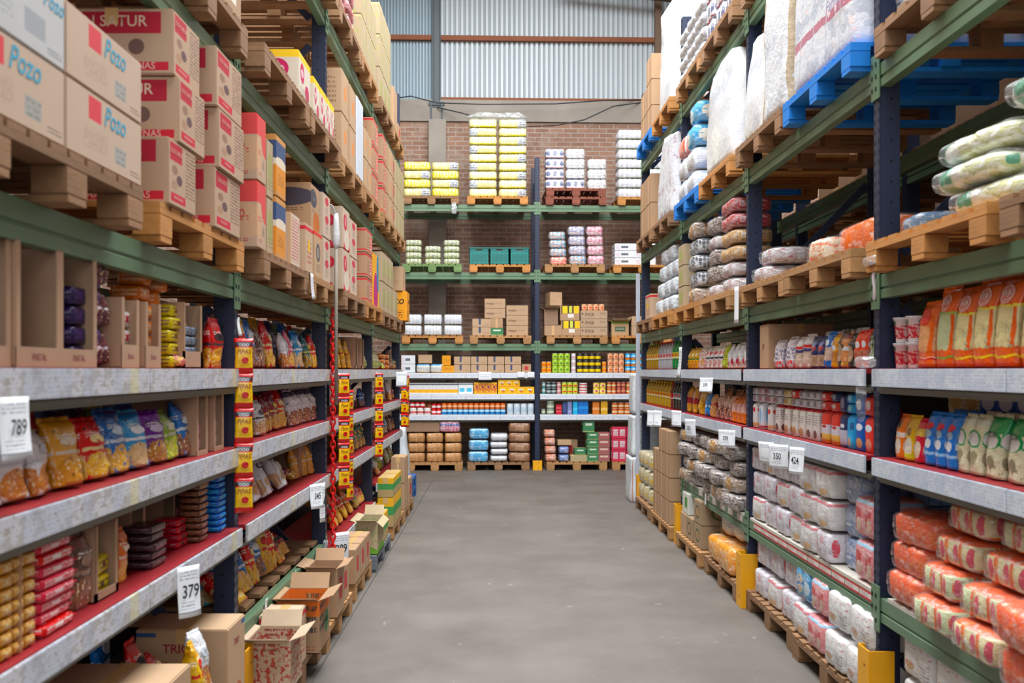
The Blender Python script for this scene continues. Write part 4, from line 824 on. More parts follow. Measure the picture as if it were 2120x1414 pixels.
bun('b_slate', .3, .3, .12, 0, '56708f', (('n', 5, .6, 'a0b0c0', 0, 1),), 'slate blue plastic packet', seed=49, ex=.4)
# back shelf goods
K = {}
def kb(k, w, h, base, items, desc, d=.12): K[k] = smallbox(w, d, h, base, items, desc)
kb('yw', .1, .19, 'd9dada', (('b', .1, .42, 'e0a82a'), ('b', .8, .95, '5a6068'), ('e', .5, .55, .3, .12, 'c8ccd4')), 'white carton with yellow base')
kb('bw', .1, .19, 'dfe3e4', (('r', .15, .85, .2, .55, '5ab4d4'), ('b', .85, .95, '4a5a6a')), 'white carton with sky-blue panel')
kb('yr', .1, .2, 'e0b028', (('n', 6, .5, 'b84a3c', .1, .9), ('e', .5, .6, .2, .1, '7a3a5a')), 'yellow and red carton')
kb('yb', .14, .122, 'e6b21c', (('r', .3, .75, .5, .7, 'e8e8e0'), ('r', .35, .7, .48, .58, '3a4a8a'), ('e', .6, .3, .2, .12, 'c8642c')), 'yellow carton with blue logo')
kb('or', .1, .19, 'd96a28', (('e', .5, .3, .35, .2, 'e0c8a0'), ('e', .5, .75, .3, .1, 'e8d8d0')), 'orange packet')
kb('blt', .1, .235, '2a6cb8', (('b', .4, .6, '3a8ad0'), ('b', .9, 1, '1c4c8c')), 'tall blue packet')
kb('cyt', .1, .23, '3aa4d0', (('b', .3, .5, '58b8dc'), ('b', .9, 1, '2a84b0')), 'tall cyan packet')
kb('navt', .1, .225, '2c3c6c', (('s', 3, .3, '5a6a94', .2, .8), ('b', .9, 1, '1c2a50')), 'tall navy packet')
kb('lil', .1, .225, '7c84b4', (('b', .2, .3, 'a0a8cc'),), 'tall lilac packet')
kb('ort', .09, .22, 'c8743a', (('b', .35, .55, 'd8a070'), ('b', .9, 1, 'a85c2a')), 'tall orange-brown packet')
kb('yet', .09, .228, 'c8983a', (('b', .3, .5, 'e0bc70'),), 'tall golden packet')
kb('redp', .13, .17, 'b82c38', (('b', .3, .34, 'd8a0a0'), ('b', .64, .68, 'd8a0a0')), 'red packet stack')
def kc(k, r, h, base, items, desc, lid='c9ccd0', nm='can'): K[k] = can(nm, r, h, base, items, desc, lid, nm)
kc('rc', .045, .09, 'c82a30', (('b', .3, .7, 'e4dcdc'),), 'red and white tin', 'd02a30')
kc('wr', .05, .12, 'dcdad8', (('b', .2, .5, 'c8343c'), ('n', 6, .55, 'b8a8a0', .3, .9)), 'white jar with red label', 'c8242c', 'jar')
kc('oj', .045, .1, 'd8692c', (('b', .35, .65, 'e0c0a0'),), 'orange-lidded tin', 'd8692c')
kc('bj', .045, .09, '4c94c4', (('b', .1, .5, '3a78b0'), ('b', .55, .9, 'a8ccdc')), 'blue dessert tin', '7ab0d0')
kc('wj', .055, .19, 'd0d8de', (('b', .2, .7, 'b8c8d4'), ('n', 5, .6, '9ab0c0', 0, 1)), 'pale canister in film', 'a8c0cc', 'canister')
kc('gl', .055, .11, '93b62c', (('b', .25, .7, 'c8d870'), ('e', .5, .5, .3, .2, '5a8a2c')), 'lime green can')
kc('yk', .055, .11, '2c2a28', (('b', .15, .6, 'e0c42c'),), 'black can with yellow label', '3a3a3a')
kc('wh', .055, .11, 'd8d0d4', (('b', .3, .6, 'c8a8b4'),), 'white can')
kc('pe', .05, .11, 'c89470', (('b', .3, .7, 'e0d0bc'), ('e', .5, .5, .3, .2, 'd0643a')), 'peach-coloured can', 'd0c0a8')
kc('bo', .055, .11, '3a94c8', (('b', .0, .35, 'd8823a'), ('e', .5, .6, .3, .14, 'c0e0f0')), 'blue and orange can', '8ab8d0')
kc('yo', .045, .095, 'd9a832', (('e', .5, .5, .35, .25, 'd86a3c'), ('b', .85, 1, 'b8642c')), 'yellow-orange can')
kc('tl', .045, .1, '4a8a8c', (('b', .4, .8, 'b8c4c0'),), 'teal tin')
kc('dg', .045, .1, '4a5a5c', (('b', .3, .6, 'a8b4b4'), ('b', .7, .9, '2a3436')), 'dark green tin')
kc('pk', .045, .1, 'c08488', (('b', .4, .7, 'd8c0bc'),), 'pink tin')
kc('gy', .05, .1, 'b4c44c', (('b', .25, .6, 'dccc5c'), ('e', .5, .4, .3, .16, 'c84a3c')), 'green and yellow tin')
kc('rw', .07, .045, 'd8d0cc', (('b', .2, .6, 'b83840'),), 'flat red and white tin')
kc('br', .045, .1, 'a8483c', (('b', .35, .7, 'c88a70'),), 'brick-red tin')
kc('orn', .05, .1, 'cc6c34', (('b', .3, .6, 'd8c8a8'), ('b', .8, .9, '8a3a2a')), 'orange stew can')
kc('gs', .05, .09, '7a8c78', (('b', .3, .7, 'c4ccb8'),), 'grey-green can')
kc('yy', .045, .095, 'd9b84a', (('b', .3, .7, 'e8dca0'), ('e', .5, .5, .2, .2, 'b84a6a')), 'pale yellow tin')
# ---- left rack ---------------------------------------------------------------------
def LW(b, lv): return f'left rack {BAY[b]} bay, {lv}'
F = FL
S1, S2, S3 = 1.758, 1.381, .991
def stackput(F, P, px, d, z, n, where, jit=.01, rzj=.06, desc=None):
    a = F.s(px, d)
    for k in range(n):
        put(F, P, a+R.uniform(-jit, jit)*.1, d+R.uniform(0, jit), z, where, None, desc, R.uniform(-rzj, rzj)); z += P.size[2]*1.01
    return z
# first bay, top shelf
w = LW(0, 'top shelf')
put(F, B['blueb'], F.s(-10, .04), .05, S1, w); put(F, bag('snack_bag', .16, .1, .17, '1f5cb4', (('n', 5, .55, '3f8ad8', 0, 1), ('b', 0, .3, '18305c')), 'crumpled blue bag', seed=77), F.s(8, .05), .05, S1+.03, w)
dA = display(.27, .4, .345, .055, 'tall cardboard display box', txt='PASTAL')
for px in (82, 164): put(F, dA, F.s(px, .0), .0, S1, w, None, 'tall cardboard display box with lettered lip')
put(F, dA, F.s(-22, .0), .01, S1, w, None, 'tall cardboard display box at edge')
a = F.s(172, .05); z = S1+.008
for k in range(4):
    for j in (-1, 1): put(F, B['purb'], a+j*.064, .03, z, w, None, 'purple packet in display box', 0, 0, 0, (.98, 1, 1))
    z += .062
put(F, B['purb'], a+.06, .03, z, w, None, 'topmost purple packet in display box', 0, 0, 0, (.8, 1, 1))
a = 3.335
for k, (o, zz) in enumerate(((-.05, 0), (.05, 0), (-.048, .13), (.05, .13), (.0, .26))): put(F, B['burg'], a+o, .0+.02*(k % 2), S1+zz, w, None, None, .3*(-1)**k, -.25, 0, (.62, .9, .66))
dB = display(.165, .4, .24, .08, 'small cardboard display box', txt='Extra')
for px in (271, 318): put(F, dB, F.s(px, 0), 0, S1, w, None, 'small tray of wrapped cakes')
z = S1+.082
for k in range(3): put(F, B['whib'], F.s(271, .02), .03, S1+.01+k*.065, w, None, 'white wrapped cake in tray')
for k in range(4): put(F, B['oranb'], F.s(318, .02), .03, S1+.01+k*.057, w)
for k, (px, zz) in enumerate(((280, .255), (312, .245), (290, .315), (318, .30))): put(F, B['oranb'], F.s(px, .1), .06, S1+zz, w, None, 'orange cake pack on tray tops', .2*k)
z = S1
for k in range(5): put(F, B['yelb'], F.s(362, .04)+R.uniform(-.015, .015), .02+R.uniform(0, .02), z, w, None, None, R.uniform(-.12, .12)); z += .052
dC = display(.26, .4, .27, .07, 'open cardboard display box'); put(F, dC, F.s(405, 0), .01, S1, w, None, 'brown display box of grey-blue packets')
for k in range(4):
    for j in (-1, 1): put(F, B['silv'], F.s(405, .02)+j*.06, .03, S1+.01+k*.043, w)
put(F, B['pink'], F.s(386, -.01), -.02, S1, w, None, 'small magenta wrapper in front', 0, -1.3, 0, (.35, .6, .3))
put(F, B['red'], F.s(456, .02), .02, S1, w, None, None, 0, 0, 0, (1.1, 1, .9))
# first bay, middle shelf
w = LW(0, 'middle shelf')
for px, k, s_ in ((-40, 'white', 1), (18, 'white', 1), (78, 'white', .98), (138, 'gold', 1.05), (196, 'redy', 1), (244, 'bluey', 1.12), (282, 'bluel', 1.05), (322, 'purple', 1), (350, 'green', .98), (382, 'blue', 1.12)):
    put(F, B[k], F.s(px, .06), .02, S2, w, None, None, .25*math.sin(px*3), -.22, 0, (1, 1.1, s_*.8))
for px, k in ((60, 'white'), (170, 'red'), (228, 'navy'), (300, 'green'), (350, 'blue'), (268, 'navy')): put(F, B[k], F.s(px, .05), .17, S2, LW(0, 'middle shelf back row'), None, None, 0, -.15, 0, (1, 1, .9))
dD = display(.16, .36, .28, .02, 'open divider box')
for px in (424, 458): put(F, dD, F.s(px, .0), .01, S2, w, None, 'brown divider box with cake rolls')
for k in range(2): put(F, B['pinkr'], F.s(424, .03), .04, S2+.01+k*.065, w); put(F, B['whib'], F.s(458, .03), .04, S2+.01+k*.065, w)
put(F, B['pinkr'], F.s(424, .03), .07, S2+.145, w, None, 'topmost pink cake roll')
# first bay, lower shelf
w = LW(0, 'lower shelf')
for j, px in enumerate((-30, -4, 20)):
    z = S3
    for k in range(7): put(F, B['goldr'], F.s(px, .06), .0, z, w, None, None, 0, 0, 0, (.75, 1, .73)); z += .0375
put(F, smallbox(.012, .4, .33, 'a47c5c', (), 'cardboard divider', 'cardboard_divider', 'divider'), F.s(44, 0), .0, S3, w, None, 'cardboard divider beside red biscuits')
z = S3
for k in range(8): put(F, B['redb' if k in (0, 6) else 'pinkb'], F.s(98, .04), .0+R.uniform(0, .015), z, w, None, 'pink or red biscuit pack in tall stack', R.uniform(-.03, .03), 0, 0, (1, 1, .78)); z += .0333
put(F, B['choc'], F.s(170, .05), .03, S3, w, None, 'clear bag of chocolate pieces', 0, 0, 0, (.8, 1, .95))
dE = display(.2, .36, .25, .03, 'open carton'); put(F, dE, F.s(222, .03), .03, S3, w, None, 'low carton with yellow packs'); put(F, B['yelb'], F.s(220, .04), .05, S3+.01, w, None, None, 0, 0, 0, (.8, 1, 1.2)); put(F, B['yelb'], F.s(222, .04), .05, S3+.075, w, None, None, .1, 0, 0, (.8, 1, 1.2))
put(F, B['orange'], F.s(264, .05), .05, S3, w, None, 'amber foil bag', 0, 0, 0, (.6, 1, .75))
dF = display(.17, .36, .31, .0 + .02, 'tall brown carton'); put(F, dF, F.s(296, .12), .14, S3, w, None, 'tall brown carton behind dark wafers')
z = S3
for k in range(5): put(F, B['darkb'], F.s(338, .02), .02+R.uniform(0, .02), z, w, None, None, R.uniform(-.06, .06)); z += .033
put(F, dF, F.s(350, .2), .2, S3, w, None, 'tall brown carton behind red wafers')
z = S3
for k in range(4): put(F, B['redw'], F.s(381, .08), .07+R.uniform(0, .02), z, w, None, None, R.uniform(-.06, .06)); z += .031
z = S3
for k in range(9): put(F, B['chocb'], F.s(416, .04), .02+R.uniform(0, .01), z, w, None, None, R.uniform(-.04, .04), 0, 0, (1, 1, .94)); z += .029
z = S3
for k in range(9): put(F, B['blueb'], F.s(455, .04), .02+R.uniform(0, .01), z, w, None, None, R.uniform(-.08, .08), 0, 0, (1, 1, .94)); z += .029
# first bay, floor
w = LW(0, 'floor')
pallet(F, '9c7350', 4.12, -.2, 0, 'under open snack cartons, left rack first bay', 1.3)
pallet(F, '9c7350', 2.86, -.2, 0, 'at the camera end, left rack first bay', 1.1)
P = carton('scons', .3, .4, .475, 'tall brown carton with red lettering', (('TRIO', .055, '8f2430', .45, .82, 'l', 0), ('Scons', .1, '8f2430', .5, .62, 'l', .3), ('TRIO', .04, '8f2430', .5, .82, 'f', 0)), 0)
put(F, P, 4.56, -.1, PT, w, None, 'tall brown carton with red lettering beside yellow guard')
put(F, carton('plain', .6, .44, .5, 'brown carton with striped lid', (), 0), 3.52, -.12, PT, w)
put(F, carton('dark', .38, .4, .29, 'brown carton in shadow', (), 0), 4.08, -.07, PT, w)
put(F, B['yel'], 3.97, -.15, PT+.3, w, None, 'yellow snack bag behind striped-lid carton', .3, -.2, 0, (.7, 1, .9)); put(F, B['white'], 4.1, -.12, PT+.3, w, None, 'white snack bag beside lettered carton', -.2, -.2, 0, (.7, 1, .95))
put(F, B['red'], 4.0, .08, PT+.295, w, None, 'small red snack bag on dark carton', 0, -.3, 0, (.7, .8, .95)); put(F, B['redy'], 4.15, .06, PT+.295, w, None, 'small red bag on dark carton', .2, -.5, 0, (.7, .8, .6)); put(F, carton('plain2', .6, .44, .4, 'plain brown carton'), 2.7, -.12, PT, w)
put(F, B['bluey'], 4.62, .5, PT+.0, LW(0, 'floor back row'), None, 'blue snack bag behind tall carton', 0, 0, 0, (1, 1, 2.2))
# first bay upper tiers
w = LW(0, 'first tier'); z = TIER[0]
za = pallet(F, '9c7350', 2.84, -.1, z, 'under white-labelled cartons, left rack first bay', 1.05)
txtp = (('Pozo', .085, '4fa3c0', .6, .76, 'f', .3),)
for k in range(2):
    put(F, carton('pozo', .585, .4, .205, 'carton with red square and blue script', txtp), 3.07, -.095, za+k*.207, w)
    put(F, carton('pozo' if k == 0 else 'pozow', .585, .4, .205 if k == 0 else .2, 'carton with red square and blue script' if k == 0 else 'pale grey carton with blue script', txtp if k == 0 else (('Pozo', .06, '4fa3c0', .88, .8, 'f', .3),)), 2.475, -.095, za+k*.207, w)
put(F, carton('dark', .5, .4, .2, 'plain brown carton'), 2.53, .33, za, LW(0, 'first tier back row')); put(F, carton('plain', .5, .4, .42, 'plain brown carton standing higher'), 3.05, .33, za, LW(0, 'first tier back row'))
zb = pallet(F, 'c9894f', 4.22, -.07, z, 'under muffin cartons, left rack first bay')
mt = (('DON SATUR', .058, 'd8bca8', .43, .8, 'l', 0), ('MAGDALENAS', .036, 'd8a8a0', .6, .125, 'l', 0), ('DON SATUR', .024, 'd0a090', .27, .82, 'f', 0), ('MAGDALENAS', .016, 'd8a8a0', .34, .135, 'f', 0))
for k in range(3):
    put(F, carton('muffin', .33, .46, .245, 'muffin carton with red lettering', mt), [3.85, 3.955, 3.935][k], [-.08, -.085, -.07][k], zb+k*.247, w)
    put(F, carton('muffin', .42, .46, .255, 'wider muffin carton with red lettering', mt), [4.49, 4.52, 4.5][k], [-.08, -.09, -.085][k], zb+k*.257, w)
zc = pallet(F, '9c7350', 4.25, -.08, TIER[1], 'carrying yellow cartons, left rack first bay'); zc0 = pallet(F, '9c7350', 2.95, -.08, TIER[1], 'at the camera end high up, left rack first bay')
w = LW(0, 'second tier')
for a in (3.9, 4.32, 4.65): put(F, carton('yelwin', .3, .5, .3, 'brown carton with yellow front'), a, -.06, zc, w)
put(F, carton('plain', .5, .5, .4, 'plain brown carton'), 3.0, -.06, zc0, w)
# second bay shelves
w = LW(1, 'top shelf')
for px, k, s_, d_ in ((508, 'yel', 1, .04), (531, 'blue', 1.05, .05), (549, 'choc', .85, .05), (572, 'redy', 1.08, .06), (593, 'white', .85, .03), (610, 'pink', .95, .05), (628, 'bluel', 1, .05), (643, 'teal', .9, .04), (655, 'blue', .8, .05), (668, 'redy', .95, .03)):
    put(F, B[k], F.s(px, .06), d_, S1, w, None, None, .2*math.sin(px), -.2, 0, (1, 1, s_))
for px, k in ((520, 'yel'), (560, 'orange'), (585, 'yel'), (615, 'navy'), (640, 'blue'), (662, 'red')): put(F, B[k], F.s(px, .05), .18, S1, LW(1, 'top shelf back row'), None, None, 0, -.1, 0, (1, 1, 1.2))
w = LW(1, 'middle shelf')
for px, k, s_, d_ in ((540, 'whitel', .75, .02), (553, 'red', .9, .06), (566, 'maroon', .85, .05), (580, 'maroon', .9, .05), (596, 'redy', .98, .06), (612, 'whitep', .9, .03), (625, 'whitep', .98, .04), (640, 'whitep', 1.02, .04), (655, 'whitep', 1.06, .04), (669, 'whitep', 1.1, .04)):
    put(F, B[k], F.s(px, .05), d_, S2, w, None, 'white bag at the near corner' if k == 'whitel' else None, .2*math.sin(px*2), -.2, 0, (.9, 1, min(s_, .93)))
for px, k in ((560, 'red'), (605, 'navy'), (640, 'purple'), (662, 'navy')): put(F, B[k], F.s(px, .05), .18, S2, LW(1, 'middle shelf back row'), None, None, 0, -.1, 0, (1, 1, .9))
w = LW(1, 'lower shelf')
for px, s_, t in ((536, 1.05, 'CHOC'), (563, 1.0, 'CUBOS'), (592, 1.0, 'CUBOS')):
    Q = bag('snack_bag', .25, .12, .29, 'd6d8dc', (('e', .5, .22, .36, .17, 'c09a74'), ('v', .0, .1, 'a8acb4'), ('e', .9, .1, .3, .3, '2a4ca0') if t == 'CUBOS' else ('n', 7, .6, 'c8b8a8', 0, .4)), 'large white bag with black letters', (), ((t, .055, '2a2c34', 0, .6, .1),), 90+px)
    put(F, Q, F.s(px, .05), .02, S3, w, None, None, .1, -.5, 0, (1, 1, s_))
for px, d_ in ((622, .1), (634, .08), (645, .06)): put(F, B['gold'], F.s(px, .1), d_, S3, w, None, None, .2, -.2, 0, (.8, 1, .85))
put(F, B['maroon'], F.s(622, .06), .06, S3, w, None, 'small maroon bag', .2, -1.1, 0, (.6, 1, .5))
put(F, smallbox(.3, .42, .3, 'a07c60', (), 'brown carton at the far end', 'cardboard_box', 'box'), 7.25, .12, S3, w)
w = LW(1, 'planks near floor')
P = Proto('plank_deck', 'planks', boxes([(-1.1+i*.32, 0, .011, .2, .86, .022) for i in range(8)], woodm('8a6a4e')), (2.4, .86, .02), 'rough wooden plank deck on green crossbar')
put(F, P, 6.23, .055, .475, 'near the floor, left rack second bay')
zz = .5
for a, d_, k, s_, r in ((5.3, .03, 'redy', 1.1, -1.0), (5.42, .12, 'bluey', 1.2, -.7), (5.36, .2, 'bluel', 1.1, -.4), (5.56, .08, 'redy', 1.1, -.6), (5.75, .1, 'bluey', 1.15, -.4), (5.9, .1, 'redy', 1.1, -.3), (6.05, .1, 'blue', 1.1, -.4), (6.2, .1, 'yel', 1.2, -.25), (6.35, .1, 'redy', 1.2, -.2), (6.52, .08, 'red', .8, -.6), (6.7, .1, 'red', .7, -.7), (5.6, .32, 'yel', 1.2, -.1), (6.1, .34, 'purple', 1.2, -.1), (6.4, .34, 'red', 1.2, -.1), (5.9, .36, 'purple', 1.1, -.1)):
    put(F, B[k], a, d_, zz, w, None, None, .3*math.sin(a*9), r, 0, (1.15, 1.1, s_))
put(F, carton('dark', .6, .3, .3, 'dark brown carton behind snack bags'), 5.5, .5, zz, w)
for i, (px, py) in enumerate(((552, 1262), (612, 1184), (655, 1146), (672, 1130), (688, 1110))):
    P = Proto('price_ticket', 'ticket', sheet(.05, .075, PM('dfe2e6', (('l', .1, .9, .1, .9, 5, '8a90a0'),)), .006, i), (.05, .002, .075), 'small white price ticket'); a = F.s(px, -.01); put(F, P, a, -.012, .5, 'on low green crossbar, left rack second bay', None, None, .2*i, .15)
# second bay floor
w = LW(1, 'floor'); pallet(F, '9c7350', 5.62, -.2, 0, 'under open zigzag carton, left rack second bay', 1.1); pallet(F, 'b98a5e', 6.79, -.22, 0, 'under cartons with red labels, left rack second bay', 1.1)
P = carton('zig', .3, .22, .26, 'open white carton with red zigzag print', (), 1); put(F, P, 5.18, -.245, PT, w)
put(F, carton('redtop', .28, .2, .3, 'brown carton with red edge'), 5.52, -.205, PT, w)
put(F, carton('woma', .34, .24, .3, 'opened carton with orange band', (('WOMA', .055, '3f6a4a', .6, .48, 'f', .2),), 1), 5.9, -.265, PT, w)
put(F, carton('plain2', .24, .2, .28, 'plain brown carton'), 6.32, -.205, PT, w)
put(F, carton('redlab', .3, .2, .32, 'open carton with red label', (), 1), 6.7, -.235, PT, w)
put(F, carton('redlab', .3, .2, .27, 'carton with red label'), 7.08, -.21, PT, w)
# second bay upper tiers
w = LW(1, 'first tier'); z = TIER[0]
za = pallet(F, '9c7350', 5.7, -.1, z, 'under red-topped cartons, left rack second bay'); zb = pallet(F, 'b98a5e', 6.93, -.1, z, 'under oval-label cartons, left rack second bay', 1.02)
ctn(F, 'redarc', 532, 551, -.09, za, .33, .42, 'red-topped carton with number', w, 2, (('100', .06, 'c05a52', .75, .5, 'l', 0),))
ctn(F, 'beige', 551.5, 566, -.07, za, .3, .4, 'narrow tan carton', w, 2); ctn(F, 'blueor', 571, 592, -.085, za, .33, .4, 'blue and orange carton', w, 2)
ctn(F, 'stripe', 602, 621, -.09, za, .3, .4, 'pale carton with red stripes', w)
ctn(F, 'redtop', 632, 648, -.095, zb, .3, .42, 'carton with red top band', w); z2 = ctn(F, 'oval', 650, 667, -.09, zb, .3, .42, 'carton with dark oval label', w)
ctn(F, 'cookie', 643, 662, -.07, zb+.303, .3, .5, 'wide carton with cookie picture', w, 1, (('utas', .07, '8a8078', .4, .74, 'l', .2), ('utas', .05, '8a8078', .35, .7, 'f', .2)))
ctn(F, 'logos', 669, 684, -.09, zb, .3, .42, 'carton with red oval logos', w, 2)
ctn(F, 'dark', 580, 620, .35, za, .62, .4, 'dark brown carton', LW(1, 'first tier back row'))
put(F, Proto('paper_tag', 'paper', sheet(.09, .16, PM('e2e5ea', (('l', .1, .9, .1, .9, 8, 'a0a8b8'),)), .01), (.09, .004, .16), 'white paper sheet hanging from pallet'), F.s(645, -.12), -.125, za-.01, 'left rack second bay')
w = LW(1, 'second tier'); z = TIER[1]
za = pallet(F, '9c7350', 5.62, -.12, z, 'behind yellow cartons, left rack second bay'); zb = pallet(F, '9c7350', 6.87, -.12, z, 'under yellow and red cartons, left rack second bay')
txh = (('Vero', .06, 'f0d8d0', .3, .58, 'f', .3),)
ctn(F, 'yelred', 618, 643, -.11, za, .25, .42, 'low carton with yellow and red print', w)
for a, b in ((649, 662), (663, 675), (676, 684), (685, 692)): ctn(F, 'yelred', a, b, -.1, zb, .25, .42, 'low carton with yellow and red print', w, 1, txh)
for a in (5.3, 5.75): put(F, carton('grid', .4, .45, .22, 'printed brown carton'), a, .35, za, LW(1, 'second tier back row'))
w = LW(1, 'third tier'); z = TIER[2]
for a in (5.62, 6.87): zz = pallet(F, '9c7350', a, -.1, z, 'high overhead, left rack second bay')
for a in (5.3, 5.8, 6.5, 7.0): put(F, carton('grid', .45, .5, .35, 'brown carton overhead'), a, -.05, zz, w)
# third bay
w = LW(2, 'top shelf')
for px, k, s_ in ((703, 'yel', .9), (714, 'yel', 1.05), (725, 'yel', 1)): put(F, B[k], F.s(px, .05), .03, S1, w, None, 'yellow chips bag', .2, -.2, 0, (1, 1, s_))
put(F, smallbox(.2, .02, .3, '22407c', (), 'dark blue card', 'blue_card', 'card'), 8.8, .16, S1, w)
for px in (735, 748): put(F, display(.17, .35, .29, .03, 'brown display box'), F.s(px+3, .02), .02, S1, w, None, 'narrow brown display box')
for k in range(3): put(F, B['redb'], F.s(751, .03), .05, S1+.01+k*.045, w, None, None, 0, 0, 0, (.5, 1, 1))
for px in (762, ): put(F, B['cream'], F.s(px, .04), .03, S1, w, None, None, 0, -.2, 0, (.9, 1, .7))
w = LW(2, 'middle shelf')
put(F, B['maroon'], F.s(722, .04), .03, S2, w, None, 'small red and white bag', 0, -.2, 0, (.8, 1, .65))
for i, px in enumerate((735, 743, 752)): put(F, smallbox(.22, .03, .25, '5a9ac8' if i < 2 else '2448a0', (('l', .1, .9, .1, .9, 6, 'a8c8e0'),), 'leaning pale blue card packet' if i < 2 else 'dark blue card packet', 'card_packet', 'packet'), F.s(px, .06), .1+.03*i, S2, w, None, None, 0, -.18)
for px, k in ((760, 'navy'), (766, 'blue')): put(F, B[k], F.s(px, .06), .05, S2, w, None, None, 0, -.15, 0, (1, 1, .7))
w = LW(2, 'lower shelf')
for px, s_ in ((733, .85), (742, .95), (750, .9), (757, 1)): put(F, B['teal'], F.s(px, .05), .04, S3, w, None, None, .1, -.25, 0, (.9, 1, s_))
for px in (739, 748): put(F, B['teal'], F.s(px, .05), .18, S3, LW(2, 'lower shelf back row'), None, None, 0, -.1, 0, (1, 1, 1.2))
put(F, smallbox(.25, .35, .3, 'b08a4c', (), 'tan carton', 'cardboard_box', 'box'), 9.95, .12, S3, w)
w = LW(2, 'lowest shelf')
for px, k, s_ in ((702, 'red', 1), (712, 'orange', 1.1), (722, 'redy', 1.0), (733, 'orange', .9), (744, 'teal', .8), (752, 'pink', .8), (762, 'redy', .7)): put(F, B[k], F.s(px, .05), .04, .431, w, None, None, .2, -.5, 0, (1.1, 1.1, s_))
put(F, smallbox(.3, .35, .3, 'b8862c', (('n', 6, .6, '6a4a2a', 0, 1),), 'ochre carton', 'cardboard_box', 'box'), 9.95, .25, .431, w)
w = LW(2, 'first tier'); z = TIER[0]
za = pallet(F, '9c7350', 8.25, -.12, z, 'under heart-logo cartons, left rack third bay'); zb = pallet(F, 'c9894f', 9.5, -.12, z, 'under red-banded cartons, left rack third bay')
hx = (('Vi', .09, 'e8c8c0', .38, .66, 'f', .3),)
ctn(F, 'heart', 709, 724, -.11, za, .31, .42, 'carton with red heart logo', w, 2, hx); ctn(F, 'logos', 725, 739, -.1, za, .3, .42, 'pale carton with red logos', w, 2)
ctn(F, 'redband', 758, 771, -.11, zb, .215, .42, 'carton with red bands', w, 3)
ctn(F, 'yelpink', 773, 785, -.1, zb, .5, .42, 'yellow and pink carton', w)
w = LW(2, 'second tier'); z = TIER[1]
za = pallet(F, 'b98a5e', 8.25, -.1, z, 'under orange-square cartons, left rack third bay'); zb = pallet(F, 'b98a5e', 9.5, -.1, z, 'under stacked brown cartons, left rack third bay')
ctn(F, 'orsq', 707, 722, -.09, za, .33, .42, 'brown carton with orange square', w, 2); ctn(F, 'orsq', 724, 737, -.09, za, .33, .42, 'brown carton with orange square', w, 2); ctn(F, 'orsqw', 739, 752, -.1, za, .66, .42, 'paper-covered carton', w)
for a, b in ((754, 762), (763, 770)): ctn(F, 'orsq', a, b, -.09, zb, .26, .42, 'small brown carton with orange square', w, 2)
ctn(F, 'redband', 772, 783, -.08, zb, .26, .42, 'small red-banded carton', w, 3)
w = LW(2, 'third tier'); z = TIER[2]
za = pallet(F, '9c7350', 8.25, -.08, z, 'under red striped bales, left rack third bay'); zb = pallet(F, 'b98a5e', 9.5, -.08, z, 'under olive cartons, left rack third bay')
for k in range(4):
    for a in (7.95, 8.45): put(F, G_['b_rd'], a, -.06, za+k*.125, w, None, 'red and white striped bale', 0, 0, 0, (1.15, 1, 1))
for a in (9.15, 9.52, 9.88): 
    for k in range(2): put(F, carton('greenb', .34, .45, .36, 'olive-printed carton'), a, -.06, zb+k*.363, w)
# fourth bay
w = LW(3, 'top shelf')
for px in (780, 786): put(F, B['cream'], F.s(px, .04), .03, S1, w, None, 'pale green bag', 0, -.2, 0, (1, 1, .8))
for px in (794, 803):
    for k in range(3): put(F, B['oranb'], F.s(px, .04), .03, S1+k*.06, w, None, 'tan wrapped loaf', 0, 0, 0, (1.6, 1, 1))
put(F, B['green'], F.s(797, -.0), .0, S1, w, None, 'small dark green packet', 0, -.5, 0, (.8, .5, .3)); put(F, B['choc'], F.s(814, .04), .03, S1, w, None, 'brown loaf bag', 0, -.2, 0, (1.2, 1, .9)); put(F, B['teal'], F.s(822, .04), .03, S1, w, None, 'small teal bag', 0, -.2, 0, (1, 1, .5))
w = LW(3, 'middle shelf')
put(F, B['white'], F.s(806, .04), .0, S2, w, None, 'clear white bag', 0, -.2, 0, (1, 1, 1)); put(F, B['pink'], F.s(822, .05), .05, S2, w, None, None, 0, -.2, 0, (1, 1, .6)); put(F, B['white'], F.s(792, .05), .05, S2, w, None, 'white pastry bag', 0, -.2, 0, (1, 1, .7))
w = LW(3, 'lower shelf')
for px, k, s_ in ((785, 'pink', .7), (795, 'teal', .9), (803, 'bluel', .8), (811, 'choc', .7), (819, 'maroon', .7), (825, 'navy', .7)): put(F, B[k], F.s(px, .05), .04, S3, w, None, None, 0, -.25, 0, (1, 1, s_))
w = LW(3, 'lowest shelf')
put(F, B['white'], F.s(784, .03), .0, .601, w, None, 'white and green bag', 0, -.5, 0, (1.2, 1, .8)); put(F, B['green'], F.s(794, .05), .05, .601, w, None, None, 0, -.4, 0, (1.2, 1, .8)); put(F, B['cream'], F.s(808, .05), .05, .601, w, None, None, 0, -.3, 0, (1.2, 1, .9)); put(F, B['cream'], F.s(820, .05), .05, .601, w, None, None, 0, -.3, 0, (1.2, 1, .9))
w = LW(3, 'first tier'); z = TIER[0]
za = pallet(F, '9c7350', 10.95, -.1, z, 'under beige cartons, left rack fourth bay'); zb = pallet(F, '9c7350', 12.2, -.1, z, 'under orange carton, left rack fourth bay')
for a, b in ((791, 799), (800, 807), (808, 814)): ctn(F, 'beige', a, b, -.09, za, .3, .42, 'beige carton with green print', w, 2)
for a, b in ((817, 823),): ctn(F, 'beige', a, b, -.09, zb, .3, .42, 'beige carton with green print', w, 1)
